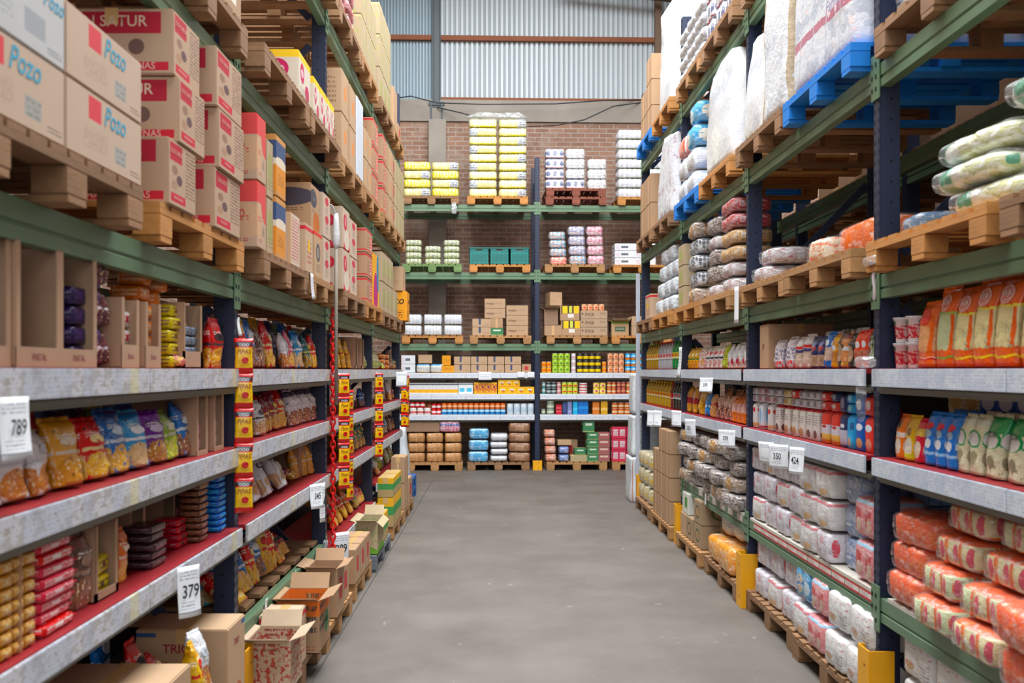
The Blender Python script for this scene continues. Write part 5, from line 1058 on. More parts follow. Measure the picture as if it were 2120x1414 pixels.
put(F, carton('orangetop', .36, .42, .36, 'orange carton with dark lettering', (('to', .13, '3a2418', .78, .68, 'l', .2), ('to', .11, '3a2418', .6, .68, 'f', .2))), 12.62, -.15, zb, w)
put(F, carton('plain', .36, .42, .3, 'plain brown carton on orange carton'), 12.6, -.1, zb+.363, w)
w = LW(3, 'second tier'); z = TIER[1]
za = pallet(F, 'b98a5e', 10.95, -.1, z, 'under mixed cartons, left rack fourth bay'); zb = pallet(F, 'b98a5e', 12.2, -.1, z, 'under olive cartons, left rack fourth bay')
for i, (a, b) in enumerate(((792, 799), (800, 806), (807, 812), (813, 817))): ctn(F, ('redband', 'plain2', 'orsq', 'redlab')[i], a, b, -.08, za, .27, .42, ('red-banded carton', 'plain brown carton', 'brown carton with orange square', 'brown carton with red label')[i], w, 3)
for a, b in ((819, 825), (826, 831), (832, 837)): ctn(F, 'greenb', a, b, -.08, zb, .27, .42, 'olive-printed carton', w, 3)
w = LW(3, 'third tier'); z = TIER[2]
za = pallet(F, '9c7350', 10.95, -.08, z, 'under pale carton tower, left rack fourth bay'); zb = pallet(F, 'b98a5e', 12.2, -.08, z, 'carrying one brown carton, left rack fourth bay')
for k in range(3):
    for a in (10.62, 11.0, 11.35): put(F, carton('greenb' if k else 'beige', .35, .45, .33, 'pale olive carton'), a, -.05, za+k*.333, w)
put(F, carton('plain', .4, .42, .5, 'tall brown carton'), 11.95, -.06, zb, w); put(F, carton('redlab', .3, .42, .2, 'brown carton with red label'), 12.45, -.06, zb, w)
# cartons and pallets on the floor further along
w = LW(2, 'floor'); pallet(F, 'b98a5e', 8.1, -.2, 0, 'under red-label cartons, left rack third bay', 1.0); pallet(F, '6a6f76', 9.35, -.22, 0, 'under yellow-topped carton, left rack third bay', 1.2)
for a in (7.72, 8.02, 8.32): put(F, carton('redlab', .28, .17, .26, 'small carton with red label'), a, -.205, PT, w)
put(F, carton('grdot', .5, .18, .28, 'carton with green dots and yellow inside', (), 2), 9.05, -.225, PT, w); put(F, carton('yelgr', .35, .17, .27, 'carton with yellow flap'), 9.6, -.21, PT, w)
w = LW(3, 'floor'); pallet(F, 'b98a5e', 10.97, -.2, 0, 'under yellow and green cartons, left rack fourth bay'); pallet(F, 'b98a5e', 12.22, -.2, 0, 'under plain cartons, left rack fourth bay', 1.2); pallet(F, '2f5f9a', 13.75, -.12, 0, 'standing at the end of left rack', 1.0); 
pallet(F, '2f5f9a', 13.75, -.12, PT+.001, 'second in stack at the end of left rack', 1.0)
for i, a in enumerate((10.4, 10.85)):
    for k in range(2): put(F, carton('yelgr', .4, .16, .3 if k == 0 else .2, 'yellow and green carton'), a+.15, -.2, PT+k*.303, w)
for k in range(2): put(F, carton('plain2', .42, .16, .3, 'plain brown carton'), 11.85, -.2, PT+k*.303, w)
put(F, carton('redlab', .42, .16, .3, 'brown carton with red label'), 12.4, -.2, PT, w)
# hanging packet strips, chain, pole and price sheets
def packet_strip(n, where, x, y, ztop, rz, txt='PIPAS', back='2a2a30', desc='hanging strip of red sunflower seed packets'):
    ph = .166; P = Proto('packet_strip', 'packet strip', None, (.1, .03, n*ph), desc)
    Q = Pouch(.092, .022, ph, 5, .4, .97, True, .6)
    bm_ = PM('c8222a', (('b', .16, .74, 'e8bc24'), ('r', .08, .92, .78, .9, '2b2a30')), .25, .012, .25, .3)
    body = Q.body(bm_, 18, 9); sun = Q.patch(.006, .065, .026, .024, M('e8bc24', .35), False, .0028); mid = Q.patch(.006, .062, .017, .016, M('b81c22', .35), False, .0036); ti = text_on(txt, .032, M('8a4a18', .4), Q, 0, .103, .15, .85); bd = text_on('ooo', .03, M('c8ccd0', .4), Q, 0, .138)
    for k in range(n):
        i = P.add('packet', body, (0, 0, -(k+1)*ph)); P.add('emblem', sun, None, None, i); P.add('emblem_centre', mid, None, None, i); P.add('lettering', ti, None, None, i); P.add('band_lettering', bd, None, None, i)
    if ztop < 1.735:
        v = Matrix.Rotation(-rz, 3, 'Z') @ Vector((-1.238-x, 0, 1.715-ztop)); P.add('hanger', tube(((0, 0, -.01), tuple(v*.5+Vector((0, 0, .012))), tuple(v)), .003, M('b8bcc0', .4, .05, 4, .6), 6))
    inst(P, (x, y, ztop), (0, 0, rz), where, y, ztop)
packet_strip(5, 'at the first aisle post of left rack', -1.215, 4.83, 1.9, .25)
packet_strip(5, 'beside red chain on left rack', -1.115, 7.3, 1.725, .5, 'Pipas'); packet_strip(5, 'beside red chain on left rack', -1.12, 7.62, 1.6, 1.1, 'Pipas')
packet_strip(5, 'on left rack before fourth bay', -1.185, 10.02, 1.72, .5, 'Pipas'); packet_strip(4, 'at the far end of left rack', -1.19, 12.7, 1.7, .6, 'Pipas'); packet_strip(4, 'at the far end of left rack', -1.17, 13.0, 1.68, 1.2, 'Pipas')
def chain(x, y, z0, z1):
    bm = bmesh.new(); n = int((z1-z0)/.042); rm = M('d8201c', .35, .05)
    for k in range(n):
        c = Vector((x, y, z1-.03-k*.042)); ax = Vector((1, 0, 0)) if k % 2 else Vector((0, 1, 0)); N, K = 12, 5; rr = []
        for i in range(N):
            a = 2*math.pi*i/N; rad = ax*math.cos(a)*.017+Vector((0, 0, 1))*math.sin(a)*.03; t = rad.normalized(); o_ = ax.cross(Vector((0, 0, 1)))
            rr.append([bm.verts.new(c+rad+(t*math.cos(2*math.pi*j/K)+o_*math.sin(2*math.pi*j/K))*.0075) for j in range(K)])
        for i in range(N):
            for j in range(K): bm.faces.new((rr[i][j], rr[(i+1) % N][j], rr[(i+1) % N][(j+1) % K], rr[i][(j+1) % K]))
    return single(ob('plastic_chain', fin(bm, rm, True)), 'bright red plastic chain hanging down the second post of left rack', 'chain')
chain(-1.215, 7.42, .33, 2.2)
P = Proto('pole', 'pole', tube(((0, 0, 0), (-.004, .01, .6), (0, 0, 1.3)), .013, M('8a8378', .6)), (.03, .03, 1.3), 'thin wooden pole with white rag tied at top')
P.add('rag', lathe(((.012, 0), (.024, .03), (.026, .1), (.02, .2), (.014, .25)), M('d4d6d8', .7, .1, 9, 0, .4)), (0, 0, 1.12)); P.add('hook', tube(((0, 0, 1.3), (.0, -.01, 1.36), (-.02, -.02, 1.42), (-.05, -.02, 1.44), (-.07, 0, 1.4)), .004, M('b8bcc0', .4, .05, 4, .6)))
inst(P, (-1.165, 7.28, 1.5), (.02, -.0, 0), 'hanging by red chain', 7.28)
def sign(F, px, py, ptop, d, w_, num, desc, where, rz=0, rx=0, seed=0, extra=True):
    d = d-w_/2*abs(math.sin(rz))*.8-.006; a = F.s(px, d); zt = F.z(ptop, a); h = zt-F.z(py, a)
    sh = sheet(round(w_, 3), round(h, 3), PM('e6eaee', (('l', .1, .9, .72, .92, 3, '9aa0ac'), ('l', .12, .7, .16, .3, 2, '8a909c'), ('b', .08, .1, '7a808c')), .6), .012, seed)
    P = Proto('price_sign', 'sign', sh, (w_, .004, h), desc)
    if num: P.add('lettering', text(num, h*.36, M('23262c', .6), 0, .78), (0, -.015, -h*.5))
    put(F, P, a, d, zt, where, None, None, rz, rx)
sign(F, 30, 950, 822, -.045, .125, '789', 'large white price sheet reading 789', 'on left rack first bay middle rail', -.15)
sign(F, 391, 1275, 1172, -.05, .105, '379', 'white price sheet reading 379', 'on left rack first bay lower rail', -.6)
sign(F, 655, 1052, 1002, -.05, .13, '345', 'white price sheet reading 345', 'on left rack second bay lower rail', -.5, 0, 1); sign(F, 668, 1080, 1000, -.06, .1, '345', 'white price sheet behind another one', 'on left rack second bay lower rail', -.2, 0, 2)
sign(F, 722, 925, 868, -.05, .12, '', 'small white price paper', 'on left rack third bay middle rail', -.5, 0, 3); sign(F, 705, 1170, 1102, -.06, .16, '289', 'curled white price sheet reading 289', 'near floor on left rack third bay', -.8, 0, 4)
sign(F, 832, 800, 770, -.05, .17, '', 'white price paper', 'at far end of left rack top rail', -.8, 0, 5)
sign(F, 494, 695, 657, .004, .035, '', 'small white tag', 'hanging on first aisle post of left rack', -.1, 0, 6)
for px, d_ in ((843, -.2), ):
    P = Proto('wrapped_pile', 'pile', wrapped(.5, .5, .95, M('cfd4d8', .35, .1, 6, 0, .3), 3, .2, .03), (.5, .5, .95), 'white film-wrapped pile'); put(F, P, 14.9, .03, 0, 'standing beyond the end of left rack')
# ---- right rack --------------------------------------------------------------------
def RW(b, lv): return f'right rack {BAY[b]} bay, {lv}'
F = FR; S1, S2, S3 = 1.758, 1.331, .672
# first bay
w = RW(0, 'top shelf')
for px in (1863, 1889):
    for k in range(2): put(F, G_['cup'], F.s(px, .06), .03, S1+k*.121, w)
for k in range(2): put(F, G_['cup'], F.s(1908, .17), .14, S1+k*.121, RW(0, 'top shelf back row'))
for px, k in ((1926, 'oranger'), (1966, 'orangeg'), (2004, 'oranges'), (2044, 'oranges'), (2092, 'oranges'), (2150, 'oranges')): put(F, G_[k], F.s(px, .08), .03, S1, w, None, None, 0, -.08, 0, (.92, 1, [1, .98, 1, 1, 1.06, 1.1][(px % 6)] if px > 1930 else .95))
for a in (3.95, 4.39): put(F, G_['b_or'], a, .32, S1+.28, RW(0, 'top shelf back row'), None, 'red film-wrapped bale lying behind'); put(F, G_['b_orl'], a, .32, S1, RW(0, 'top shelf back row'), None, 'orange bale standing behind', 0, 0, 0, (1, 1, 1.6))
w = RW(0, 'middle shelf')
seq = ((1866, 'ri_or'), (1887, 'ri_ye'), (1906, 'ri_re'), (1925, 'ri_bl'), (1948, 'ri_bl'), (1970, 'ri_bl'), (1996, 'ri_cr'), (2020, 'ri_cr'), (2058, 'ri_gr'), (2104, 'ri_gr'), (2160, 'ri_gr'))
for px, k in seq: put(F, G_[k], F.s(px, .05), .02, S2, w, None, None, .1*math.sin(px), -.1)
w2 = RW(0, 'middle shelf back row')
for a, k, z0 in ((4.55, 'fl_yl', 0), (4.4, 'fl_yl', 0), (4.42, 'fl_rl', 1), (4.25, 'fl_bl', 0), (4.1, 'fl_bl', 0), (3.95, 'fl_bl', 0)):
    for k_ in range(3): put(F, G_[k] if z0 == 0 else G_['fl_rl'], a, .2 if k != 'fl_rl' else .3, S2+k_*.112, w2, None, None, .1*k_, 0, 0, (1.1, 1.2, 1.1))
for px, k in ((1935, 'ri_bl'), (1965, 'ri_bl'), (2000, 'ri_cr'), (2040, 'ri_cr'), (2080, 'ri_gr')): put(F, G_[k], F.s(px, .05), .125, S2, w2, None, None, 0, 0, 0, (1, .9, 1.05))
w = RW(0, 'low shelf')
for a, d_, z0, k, rz in ((4.62, -.02, 0, 'b_orp', 0), (4.2, -.08, 0, 'b_orl', .05), (3.78, -.1, 0, 'b_or', 0), (3.3, -.14, 0, 'b_orp', .1), (4.62, -.0, .17, 'b_orp', 0), (4.2, -.04, .17, 'b_orl', -.05), (3.8, -.06, .165, 'b_orl', .04), (3.3, -.18, .19, 'b_orp', -.1), (4.58, .0, .345, 'b_orp', .1), (4.15, -.0, .335, 'b_or', .03), (3.72, .0, .335, 'b_or', 0), (4.1, .03, .505, 'b_or', -.03), (3.65, .03, .505, 'b_orl', .0), (2.85, -.1, 0, 'b_orp', .0), (2.85, -.08, .2, 'b_orp', .0), (2.85, .1, .4, 'b_orp', .0)):
    put(F, G_[k], a, d_, S3+z0*.8, w, None, None, rz, 0, 0, (1, 1, .79))
for a in (3.0, 3.5, 4.0, 4.5):
    for k in range(2): put(F, G_['b_oran'], a, .36, S3+k*.205, RW(0, 'low shelf back row'), None, 'bright orange bale', 0, 0, 0, (.95, 1, 1))
w = RW(0, 'floor'); pallet(F, '9c7350', 4.2, -.02, 0, 'in shadow, right rack first bay')
for a in (4.55, 4.2, 3.85):
    for k in range(2): put(F, G_['b_dia'], a, .02, PT+k*.205, w, None, 'white wrapped bale in shadow')
w = RW(0, 'first tier'); z = TIER[0]
za = pallet(F, 'c9894f', 4.24, -.09, z, 'under green pasta bags, right rack first bay'); pallet(F, '9c7350', 2.95, -.09, z, 'at the camera end, right rack first bay')
for a, d_, z0, k, rz in ((3.84, -.03, 0, 'b_pas', .05), (4.0, .25, 0, 'b_pas2', .0), (3.97, -.05, .11, 'b_pas', .0), (4.03, .25, .11, 'b_pas2', 0), (3.95, -.02, .22, 'b_pas2', .06), (3.98, .26, .22, 'b_pas', 0), (3.42, -.02, .33, 'b_pas', .02), (3.7, .27, .33, 'b_pas2', 0), (3.3, .0, .44, 'b_pas2', .06)):
    put(F, G_[k], a, d_, za+z0, w, None, 'long clear bag of green-ended pasta' if k == 'b_pas' else None, rz, 0, 0, (1, 1, .84))
put(F, G_['b_slate'], 4.66, .05, za, w); put(F, G_['b_redbag'], 4.6, .42, za+.0, w, None, None, 0, 0, 0, (1, 1, 1.5)); put(F, G_['b_wh'], 4.5, .3, za, w, None, 'crumpled clear bag of packets', 0, 0, 0, (.6, .3, 1))
P = Proto('film_scrap', 'film scrap', bale(.16, .1, .05, 0, film('e8ecf0', .35), 3, .6), (.16, .1, .05), 'torn white stretch film hanging from pallet corner'); P.add('hanging_tail', tube(((0, 0, .02), (.01, -.02, -.05), (.0, -.01, -.1), (.02, -.02, -.16)), .008, M('d8d0d0', .5)))
put(F, P, 4.78, -.11, z+.03, 'right rack first bay')
w = RW(0, 'second tier'); z = TIER[1]
za = pallet(F, '9c7350', 4.24, -.05, z, 'under clear blue sacks, right rack first bay'); zb = pallet(F, '9c7350', 2.95, -.05, z, 'at the camera end high up, right rack first bay')
for a in (4.55, 4.05):
    for k in range(3): put(F, G_['b_clearbl'], a, .0, za+k*.2, w, None, None, .1*k)
# deep rows behind, seen under the loads
for y in PY: upright(FR, y+PW/2, 4.7, 'in second depth of right rack', 1.0, 1.16)
for b in range(4):
    for k, zt in enumerate(TIER):
        a0, a1 = PY[b]+PW, PY[b+1]; beam(FR, a0, a1, zt, f'in second depth, {BAY[b]} bay, {ORD[k]} tier, right rack', 1.16)
        for j, a in enumerate((PY[b]+.72, PY[b]+1.99)):
            zz = pallet(FR, ('9c7350', 'b98a5e', '2f5f9a')[(b+j+2*k) % 3 if k == 1 and b < 1 else (j+b) % 2], a, 1.2, zt, f'in second depth of {BAY[b]} bay, {ORD[k]} tier, right rack', 1.2)
            if b < 3: put(FR, carton(('dark', 'plain2', 'grid')[(b+k+j) % 3], 1.0, .8, .3 if k == 0 else .5, 'big brown carton block'), a, 1.3, zz, f'in second depth of {BAY[b]} bay, {ORD[k]} tier, right rack')
# second bay
w = RW(1, 'top shelf')
put(F, carton('plain', .24, .45, .31, 'brown carton standing upright', (('30', .05, '8a3a30', .4, .5, 'f', 0),), 0), F.s(1582, .02), .02, S1, w)
seq = ((1610, 'pa_cl'), (1634, 'pa_cl'), (1652, 'pa_wr'), (1668, 'pa_wr'), (1684, 'pa_bk'), (1699, 'pa_bk'), (1712, 'pa_bl'), (1725, 'pa_ye'), (1738, 'pa_bw'), (1748, 'pa_be'), (1762, 'pa_bw'), (1774, 'pa_rd'), (1787, 'pa_rd'), (1801, 'pa_gr'), (1812, 'pa_gr'))
for px, k in seq: put(F, G_[k], F.s(px, .05), .03, S1, w, None, None, .1*math.sin(px), -.1, 0, (1.05, 1, 1.0+.06*math.sin(px*1.7)))
for px in (1660, 1690, 1720): put(F, G_['pa_wr'], F.s(px, .05), .17, S1, RW(1, 'top shelf back row'), None, None, 0, -.1, 0, (1.2, 1, 1.15))
P = Proto('plastic_wrap', 'film', bale(.12, .08, .06, 0, film('e8ecf0', .3), 8, .7), (.12, .08, .06), 'crumpled clear film lying at the post'); P.add('hanging_film', bale(.06, .04, .24, 0, film('e8ecf0', .1), 9, .8), (0, -.02, -.26)); put(F, P, 4.86, -.125, S1, 'on right rack top shelf')
w = RW(1, 'middle shelf')
cols = (('fl_w', 'fl_ws', 'fl_ws', 1562), ('fl_wb', 'fl_wp', 'fl_wp', 1582), ('fl_w', 'fl_wp', 'fl_ws', 1600), ('fl_choc', 'fl_ws', 'fl_ws', 1617), ('fl_oat', 'fl_yl', 'fl_yl', 1636), ('fl_oat', 'fl_ws', 'fl_rl', 1653), ('fl_oat', 'fl_ws', 'fl_ws', 1668), ('fl_choc', 'fl_ws', 'fl_ws', 1683), ('fl_choc', 'fl_ws', 'fl_ws', 1697), ('fl_red', 'fl_rl', 'fl_rl', 1716), ('fl_red', 'fl_rl', 'fl_nl', 1737), ('fl_navy', 'fl_nl', '', 1755), ('fl_cyan', 'fl_cl', 'fl_cl', 1770), ('fl_blue', 'fl_bl', '', 1789), ('fl_coral', 'fl_rl', '', 1809))
for c1, c2, c3, px in cols:
    zz = S2
    for i, k in enumerate((c1, c2, c3)):
        if not k: continue
        hs = (.188 if i == 0 else .1 if not c3 else .053)/G_[k].size[2]
        put(F, G_[k], F.s(px, .05), .02, zz, w, None, None, 0, 0, 0, (1.0, 1.1, hs)); zz += G_[k].size[2]*hs*1.01
for px in range(1570, 1810, 30): put(F, G_['fl_rl' if px % 60 else 'fl_w'], F.s(px, .05), .17, S2, RW(1, 'middle shelf back row'), None, None, 0, 0, 0, (1.2, 1.2, 2.0 if px % 60 else 1.2))
w = RW(1, 'low shelf')
for i, a in enumerate((7.28, 6.97, 6.66, 6.36)):
    zz = S3
    for k in range(3):
        put(F, G_['b_nap' if (i+k) % 3 else 'b_napy'], a, -.0+.01*((i+k) % 2), zz, w, None, None, .04*math.sin(3*i+k), 0, 0, (.92, 1, .925)); zz += .178
for i, a in enumerate((6.04, 5.73)):
    zz = S3
    for k in range(3):
        put(F, G_['b_napy' if i == 0 or k else 'b_nap'], a, -.02, zz, w, None, None, .05*math.sin(5*i+k), 0, 0, (.9, 1, .925)); zz += .178
zz = S3
for k in range(3): put(F, G_['b_milk'], 5.46, .05, zz, w, None, None, 0, 0, 0, (1, 1, .8)); put(F, G_['b_milk'], 5.46, .34, zz, RW(1, 'low shelf back row'), None, None, 0, 0, 0, (1, 1, .8)); zz += .178
for k in range(2): put(F, G_['b_pink'], 5.13, .0, S3+k*.222, w, None, None, 0, 0, 0, (.95, 1, 1.1))
put(F, smallbox(.3, .4, .35, '6a4238', (), 'dark brown carton at the back', 'cardboard_box', 'box'), 5.16, .35, S3, w)
for a in (6.1, 6.6, 7.1): put(F, G_['b_rd'], a, .36, S3, RW(1, 'low shelf back row'), None, 'red printed bale', 0, 0, 0, (1.1, 1, 3.4))
for i in range(11):
    a = 5.07+i*.215; P = Proto('price_ticket', 'ticket', boxes([(0, 0, 0, .2, .002, .045)], PM('ddd2cc', (('b', .0, .25, 'b82a30'), ('b', .8, 1.1, 'b82a30'), ('l', .1, .6, .3, .75, 3, '7a6a68')))), (.14, .002, .045), 'red and white price ticket'); put(F, P, a, -.0025, .625, 'on low crossbar, right rack second bay')
w = RW(1, 'floor')
pallet(F, '9c7350', 6.85, -.03, 0, 'under white film bales, right rack second bay'); pallet(F, '9c7350', 5.6, -.05, 0, 'under pink and white bales, right rack second bay')
for a, d_, col in ((7.2, .0, ('b_nap', 'b_nap')), (6.86, -.0, ('b_napy', 'b_nap')), (6.5, .0, ('b_nap', 'b_nap')), (6.14, -.03, ('b_napy', 'b_blu')), (5.8, -.05, ('b_pink', 'b_pink')), (5.44, -.06, ('b_dia', 'b_dia')), (5.1, -.06, ('b_dia', 'b_dia'))):
    zz = PT
    for i, k in enumerate(col): put(F, G_[k], a, d_+.02*i, zz, w, None, None, .03*math.sin(a*7+i), 0, 0, (.98, 1.05, 1.0)); zz += .212
for a in (5.2, 5.6, 6.0, 6.4, 6.8, 7.2):
    for k in range(2): put(F, G_['b_nap'], a, .36, PT+k*.2, RW(1, 'floor back row'), None, None, 0, 0, 0, (1.1, 1, 1))
w = RW(1, 'first tier'); z = TIER[0]
za = pallet(F, 'b98a5e', 5.62, -.1, z, 'under orange bale, right rack second bay', 1.2); zb = pallet(F, 'b98a5e', 6.86, -.08, z, 'beside orange bale, right rack second bay', 1.2)
put(F, G_['b_oran'], 5.4, .05, za, w, None, None, .05, 0, 0, (1.3, 1, 1)); put(F, G_['b_orw'], 5.94, -.0, za, w, None, None, .1); put(F, G_['b_oran'], 5.5, .45, za, RW(1, 'first tier back row'), None, None, 0, 0, 0, (1.5, 1, 1.1)); 
put(F, G_['b_wh'], 6.5, .1, zb, w, None, None, 0, 0, 0, (1, 1, .7))
for a in (6.6, 7.1):
    for k in range(2): put(F, G_['b_dark'], a, .45, zb+k*.172, RW(1, 'first tier back row'))
put(F, G_['b_wh'], 7.1, -.04, zb, w); put(F, G_['b_wh'], 7.05, .0, zb+.122, w)
P = Proto('paper_tag', 'paper', sheet(.13, .27, PM('e2e6ea', ()), .012, 2), (.13, .004, .27), 'white paper taped at second post'); put(F, P, 7.42, -.105, z+.15, 'above right rack second bay crossbar')
w = RW(1, 'second tier'); z = TIER[1]
za = pallet(F, '1e7fd0', 5.62, -.1, z, 'under white drums, right rack second bay'); zb = pallet(F, '9c7350', 6.87, -.1, z, 'under film-wrapped load, right rack second bay')
wf = PM('d9dde2', (('n', 5, .55, 'c0c6d0', 0, 1), ('b', .28, .34, 'b87a88'), ('n', 9, .62, 'ecd8d8', 0, 1), ('s', 5, .05, 'bcc2cc', 0, 1)), .25, .03, .3, .3)
P = Proto('wrapped_load', 'wrapped load', wrapped(1.12, .95, .9, wf, 5, .03, .02), (1.12, .95, .9), 'white film-wrapped drums with pink band'); P.add('lettering', text('Farina', .09, M('8a7a9a', .5), .2), (.3, -.487, .3)); put(F, P, 5.62, -.08, za, 'on bright blue pallet, right rack second bay')
wl = PM('dfe3e6', (('n', 3, .56, 'cdd3d9', 0, 1), ('n', 6, .62, 'eff1f3', 0, 1)), .25, .03, .25, .3)
P = Proto('wrapped_load', 'wrapped load', wrapped(.62, .95, .9, PM('d6dade', (('v', .0, .2, 'b8a890'), ('n', 4, .6, 'c4ccd4', 0, 1)), .3, .03, .5), 7, .08, .03), (.62, .95, .9), 'white film-wrapped cartons'); put(F, P, 6.6, -.08, zb, 'on second tier, right rack second bay')
P = Proto('wrapped_load', 'wrapped load', wrapped(.5, .95, .75, wl, 9, .1, .03), (.5, .95, .75), 'lower white film-wrapped load'); put(F, P, 7.18, -.06, zb, 'on second tier, right rack second bay')
w = RW(1, 'third tier'); z = TIER[2]
for a in (5.62, 6.87): zz = pallet(F, '9c7350', a, -.06, z, 'high overhead, right rack second bay')
for a in (5.4, 6.0, 6.6, 7.1): put(F, carton('plain2', .5, .7, .5, 'brown carton overhead'), a, .0, zz, w)
for a in (3.0, 4.24): zz = pallet(F, '9c7350', a, -.06, z, 'high overhead, right rack first bay'); put(F, carton('plain2', 1.0, .7, .5, 'big brown carton overhead'), a, .0, zz, RW(0, 'third tier'))
# third bay
w = RW(2, 'top shelf')
row(F, S1, 1418, 1543, .03, ((G_['pa_yp'], 3), (G_['pa_wp'], 2), (G_['pa_wb'], 4), (G_['pa_lg'], 1), (G_['pa_ws'], 4)), w, 1, .12, 1, True, -.12)
row(F, S1, 1430, 1540, .16, ((G_['pa_yp'], 3), (G_['pa_wp'], 4), (G_['pa_lg'], 1), (G_['pa_ws'], 3)), RW(2, 'top shelf back row'), 1, .1, 1, True, -.1)
P = Proto('paper_sheet', 'paper', sheet(.16, .3, PM('dfe3e6', (('l', .1, .9, .1, .9, 7, 'b0b6c0'),)), .02, 1), (.16, .004, .3), 'blank white paper sheet'); put(F, P, 10.1, -.035, S1+.22, 'beside third post of right rack')
w = RW(2, 'middle shelf')
seq = ((1424, 'pa_yr'), (1438, 'pa_yr'), (1452, 'pa_yy'), (1464, 'pa_bb'), (1476, 'pa_tan'), (1490, 'pa_pr'), (1501, 'pa_pr'), (1511, 'pa_pr'), (1521, 'pa_oc'), (1531, 'pa_oc'), (1540, 'pa_oc'))
for px, k in seq: put(F, G_[k], F.s(px, .05), .02, S2, w, None, None, .1*math.sin(px), -.12, 0, (1.05, 1, 1))
for px in (1470, 1490, 1505, 1520, 1535): put(F, G_['pa_tan'], F.s(px, .05), .17, S2, RW(2, 'middle shelf back row'), None, None, 0, -.1, 0, (1.2, 1, 1.25))
w = RW(2, 'low shelf')
L3 = ((9.92, 4), (9.46, 4), (9.0, 4), (8.47, 4), (7.9, 4))
for i, (a, n) in enumerate(L3):
    zz = S3
    for k in range(n): put(F, G_['b_gryo' if (i*2+k) % 3 == 0 else 'b_gry'], a+.03*math.sin(k*3+i), -.06+.03*math.sin(k*2.3+i), zz, w, None, None, .15*math.sin(k*5+i*2), 0, 0, (1.1, 1, .84)); zz += .127
for i in range(6): 
    P = Proto('price_ticket', 'ticket', boxes([(0, 0, 0, .16, .002, .045)], PM('ddd2cc', (('b', .0, .2, 'c8b8a0'), ('l', .1, .6, .3, .75, 3, '7a6a68')))), (.16, .002, .045), 'pale price ticket'); put(F, P, 7.75+i*.3, -.0025, .625, 'on low crossbar, right rack third bay')
w = RW(2, 'floor')
pallet(F, 'b98a5e', 9.5, -.08, 0, 'under green-labelled cartons, right rack third bay'); pallet(F, '9c7350', 8.2, -.06, 0, 'under orange-yellow bale, right rack third bay')
for a, k, n, d_ in ((9.9, 'plain', 1, 'plain brown carton'), (9.6, 'gricon', 1, 'carton with dark round icon'), (9.2, 'gricon', 2, 'carton with dark round icon')): 
    for j in range(n): put(F, carton(k, .3 if k == 'plain' else .32, .4, .21, d_), a, -.04, PT+j*.213, w)
put(F, carton('grflap', .32, .4, .2, 'white carton with green patch'), 9.85, -.03, PT+.213, w)
put(F, G_['b_yor'], 8.52, -.06, PT, w); put(F, G_['b_yor'], 8.02, -.08, PT, w, None, None, 0, 0, 0, (1.2, 1, 1.1)); put(F, G_['b_yor'], 7.72, -.02, PT, RW(2, 'floor back row'), None, None, 0, 0, 0, (.4, 1, 1))
put(F, G_['b_wcap'], 8.52, .05, PT+.225, w, None, None, 0, 0, 0, (1.15, 1, 1)); put(F, G_['b_wcap'], 8.1, .05, PT+.245, w, None, None, 0, 0, 0, (1.15, 1, .9))
w = RW(2, 'first tier'); z = TIER[0]
za = pallet(F, 'c9894f', 9.5, -.1, z, 'under dark striped bales, right rack third bay'); zb = pallet(F, 'b98a5e', 8.25, -.1, z, 'under ribbed bales, right rack third bay')
for a in (9.86,):
    for k in range(3): put(F, carton('beige', .3, .4, .2, 'wrapped tan carton with print'), a, -.07, za+k*.203, w)
for k in range(5): put(F, G_['b_ind' if k in (1, 2, 3) else 'b_gryo'], 9.35, -.08+.02*(k % 2), za+k*.15, w, None, None, .08*math.sin(k*3))
zz = zb
for k, n in enumerate(('b_wh', 'b_wh', 'b_tan', 'b_tan', 'b_rd', 'b_rd')): put(F, G_[n], 8.0, -.06, zz, w, None, None, .04*math.sin(k), 0, 0, (1.15, 1, 1)); zz += .123
zz = zb
for k, n in enumerate(('b_wh', 'b_gry', 'b_gry', 'b_wh', 'b_gry')): put(F, G_[n], 8.55, -.06, zz, w, None, None, .1*math.sin(k*2), 0, 0, (1.05, 1, .95)); zz += .135
w = RW(2, 'second tier'); z = TIER[1]
za = pallet(F, '1e7fd0', 9.5, -.1, z, 'under toilet paper bales, right rack third bay'); zb = pallet(F, 'c9894f', 8.25, -.1, z, 'under film-wrapped load, right rack third bay')
for a in (9.83, 9.4):
    for k, n in enumerate(('b_tpw', 'b_tpw', 'b_tpr' if a > 9.6 else 'b_tp')): put(F, G_[n], a, -.08, za+k*.212, w, None, None, 0, 0, 0, (1.03, 1, 1.04))
put(F, G_['b_tp'], 9.35, -.06, za+.636, w)
P = Proto('wrapped_load', 'wrapped load', wrapped(1.1, .95, .9, wl, 11, .1, .03), (1.1, .95, .9), 'white film-wrapped load'); put(F, P, 8.25, -.08, zb, 'beside toilet paper, right rack third bay')
w = RW(2, 'third tier'); z = TIER[2]
za = pallet(F, 'b98a5e', 9.5, -.08, z, 'under white sacks, right rack third bay'); zb = pallet(F, '9c7350', 8.25, -.08, z, 'under white drum bundles, right rack third bay')
for a in (9.9, 9.5, 9.12):
    for k in range(4): put(F, G_['b_sack'], a, -.06, za+k*.132, w, None, 'white film-covered sack')
for a in (8.65, 8.25, 7.86):
    for k in range(3): put(F, G_['b_can'], a, -.06, zb+k*.172, w, None, 'white wrapped drum bundle', 0, 0, 0, (1.2, 1.2, 1))
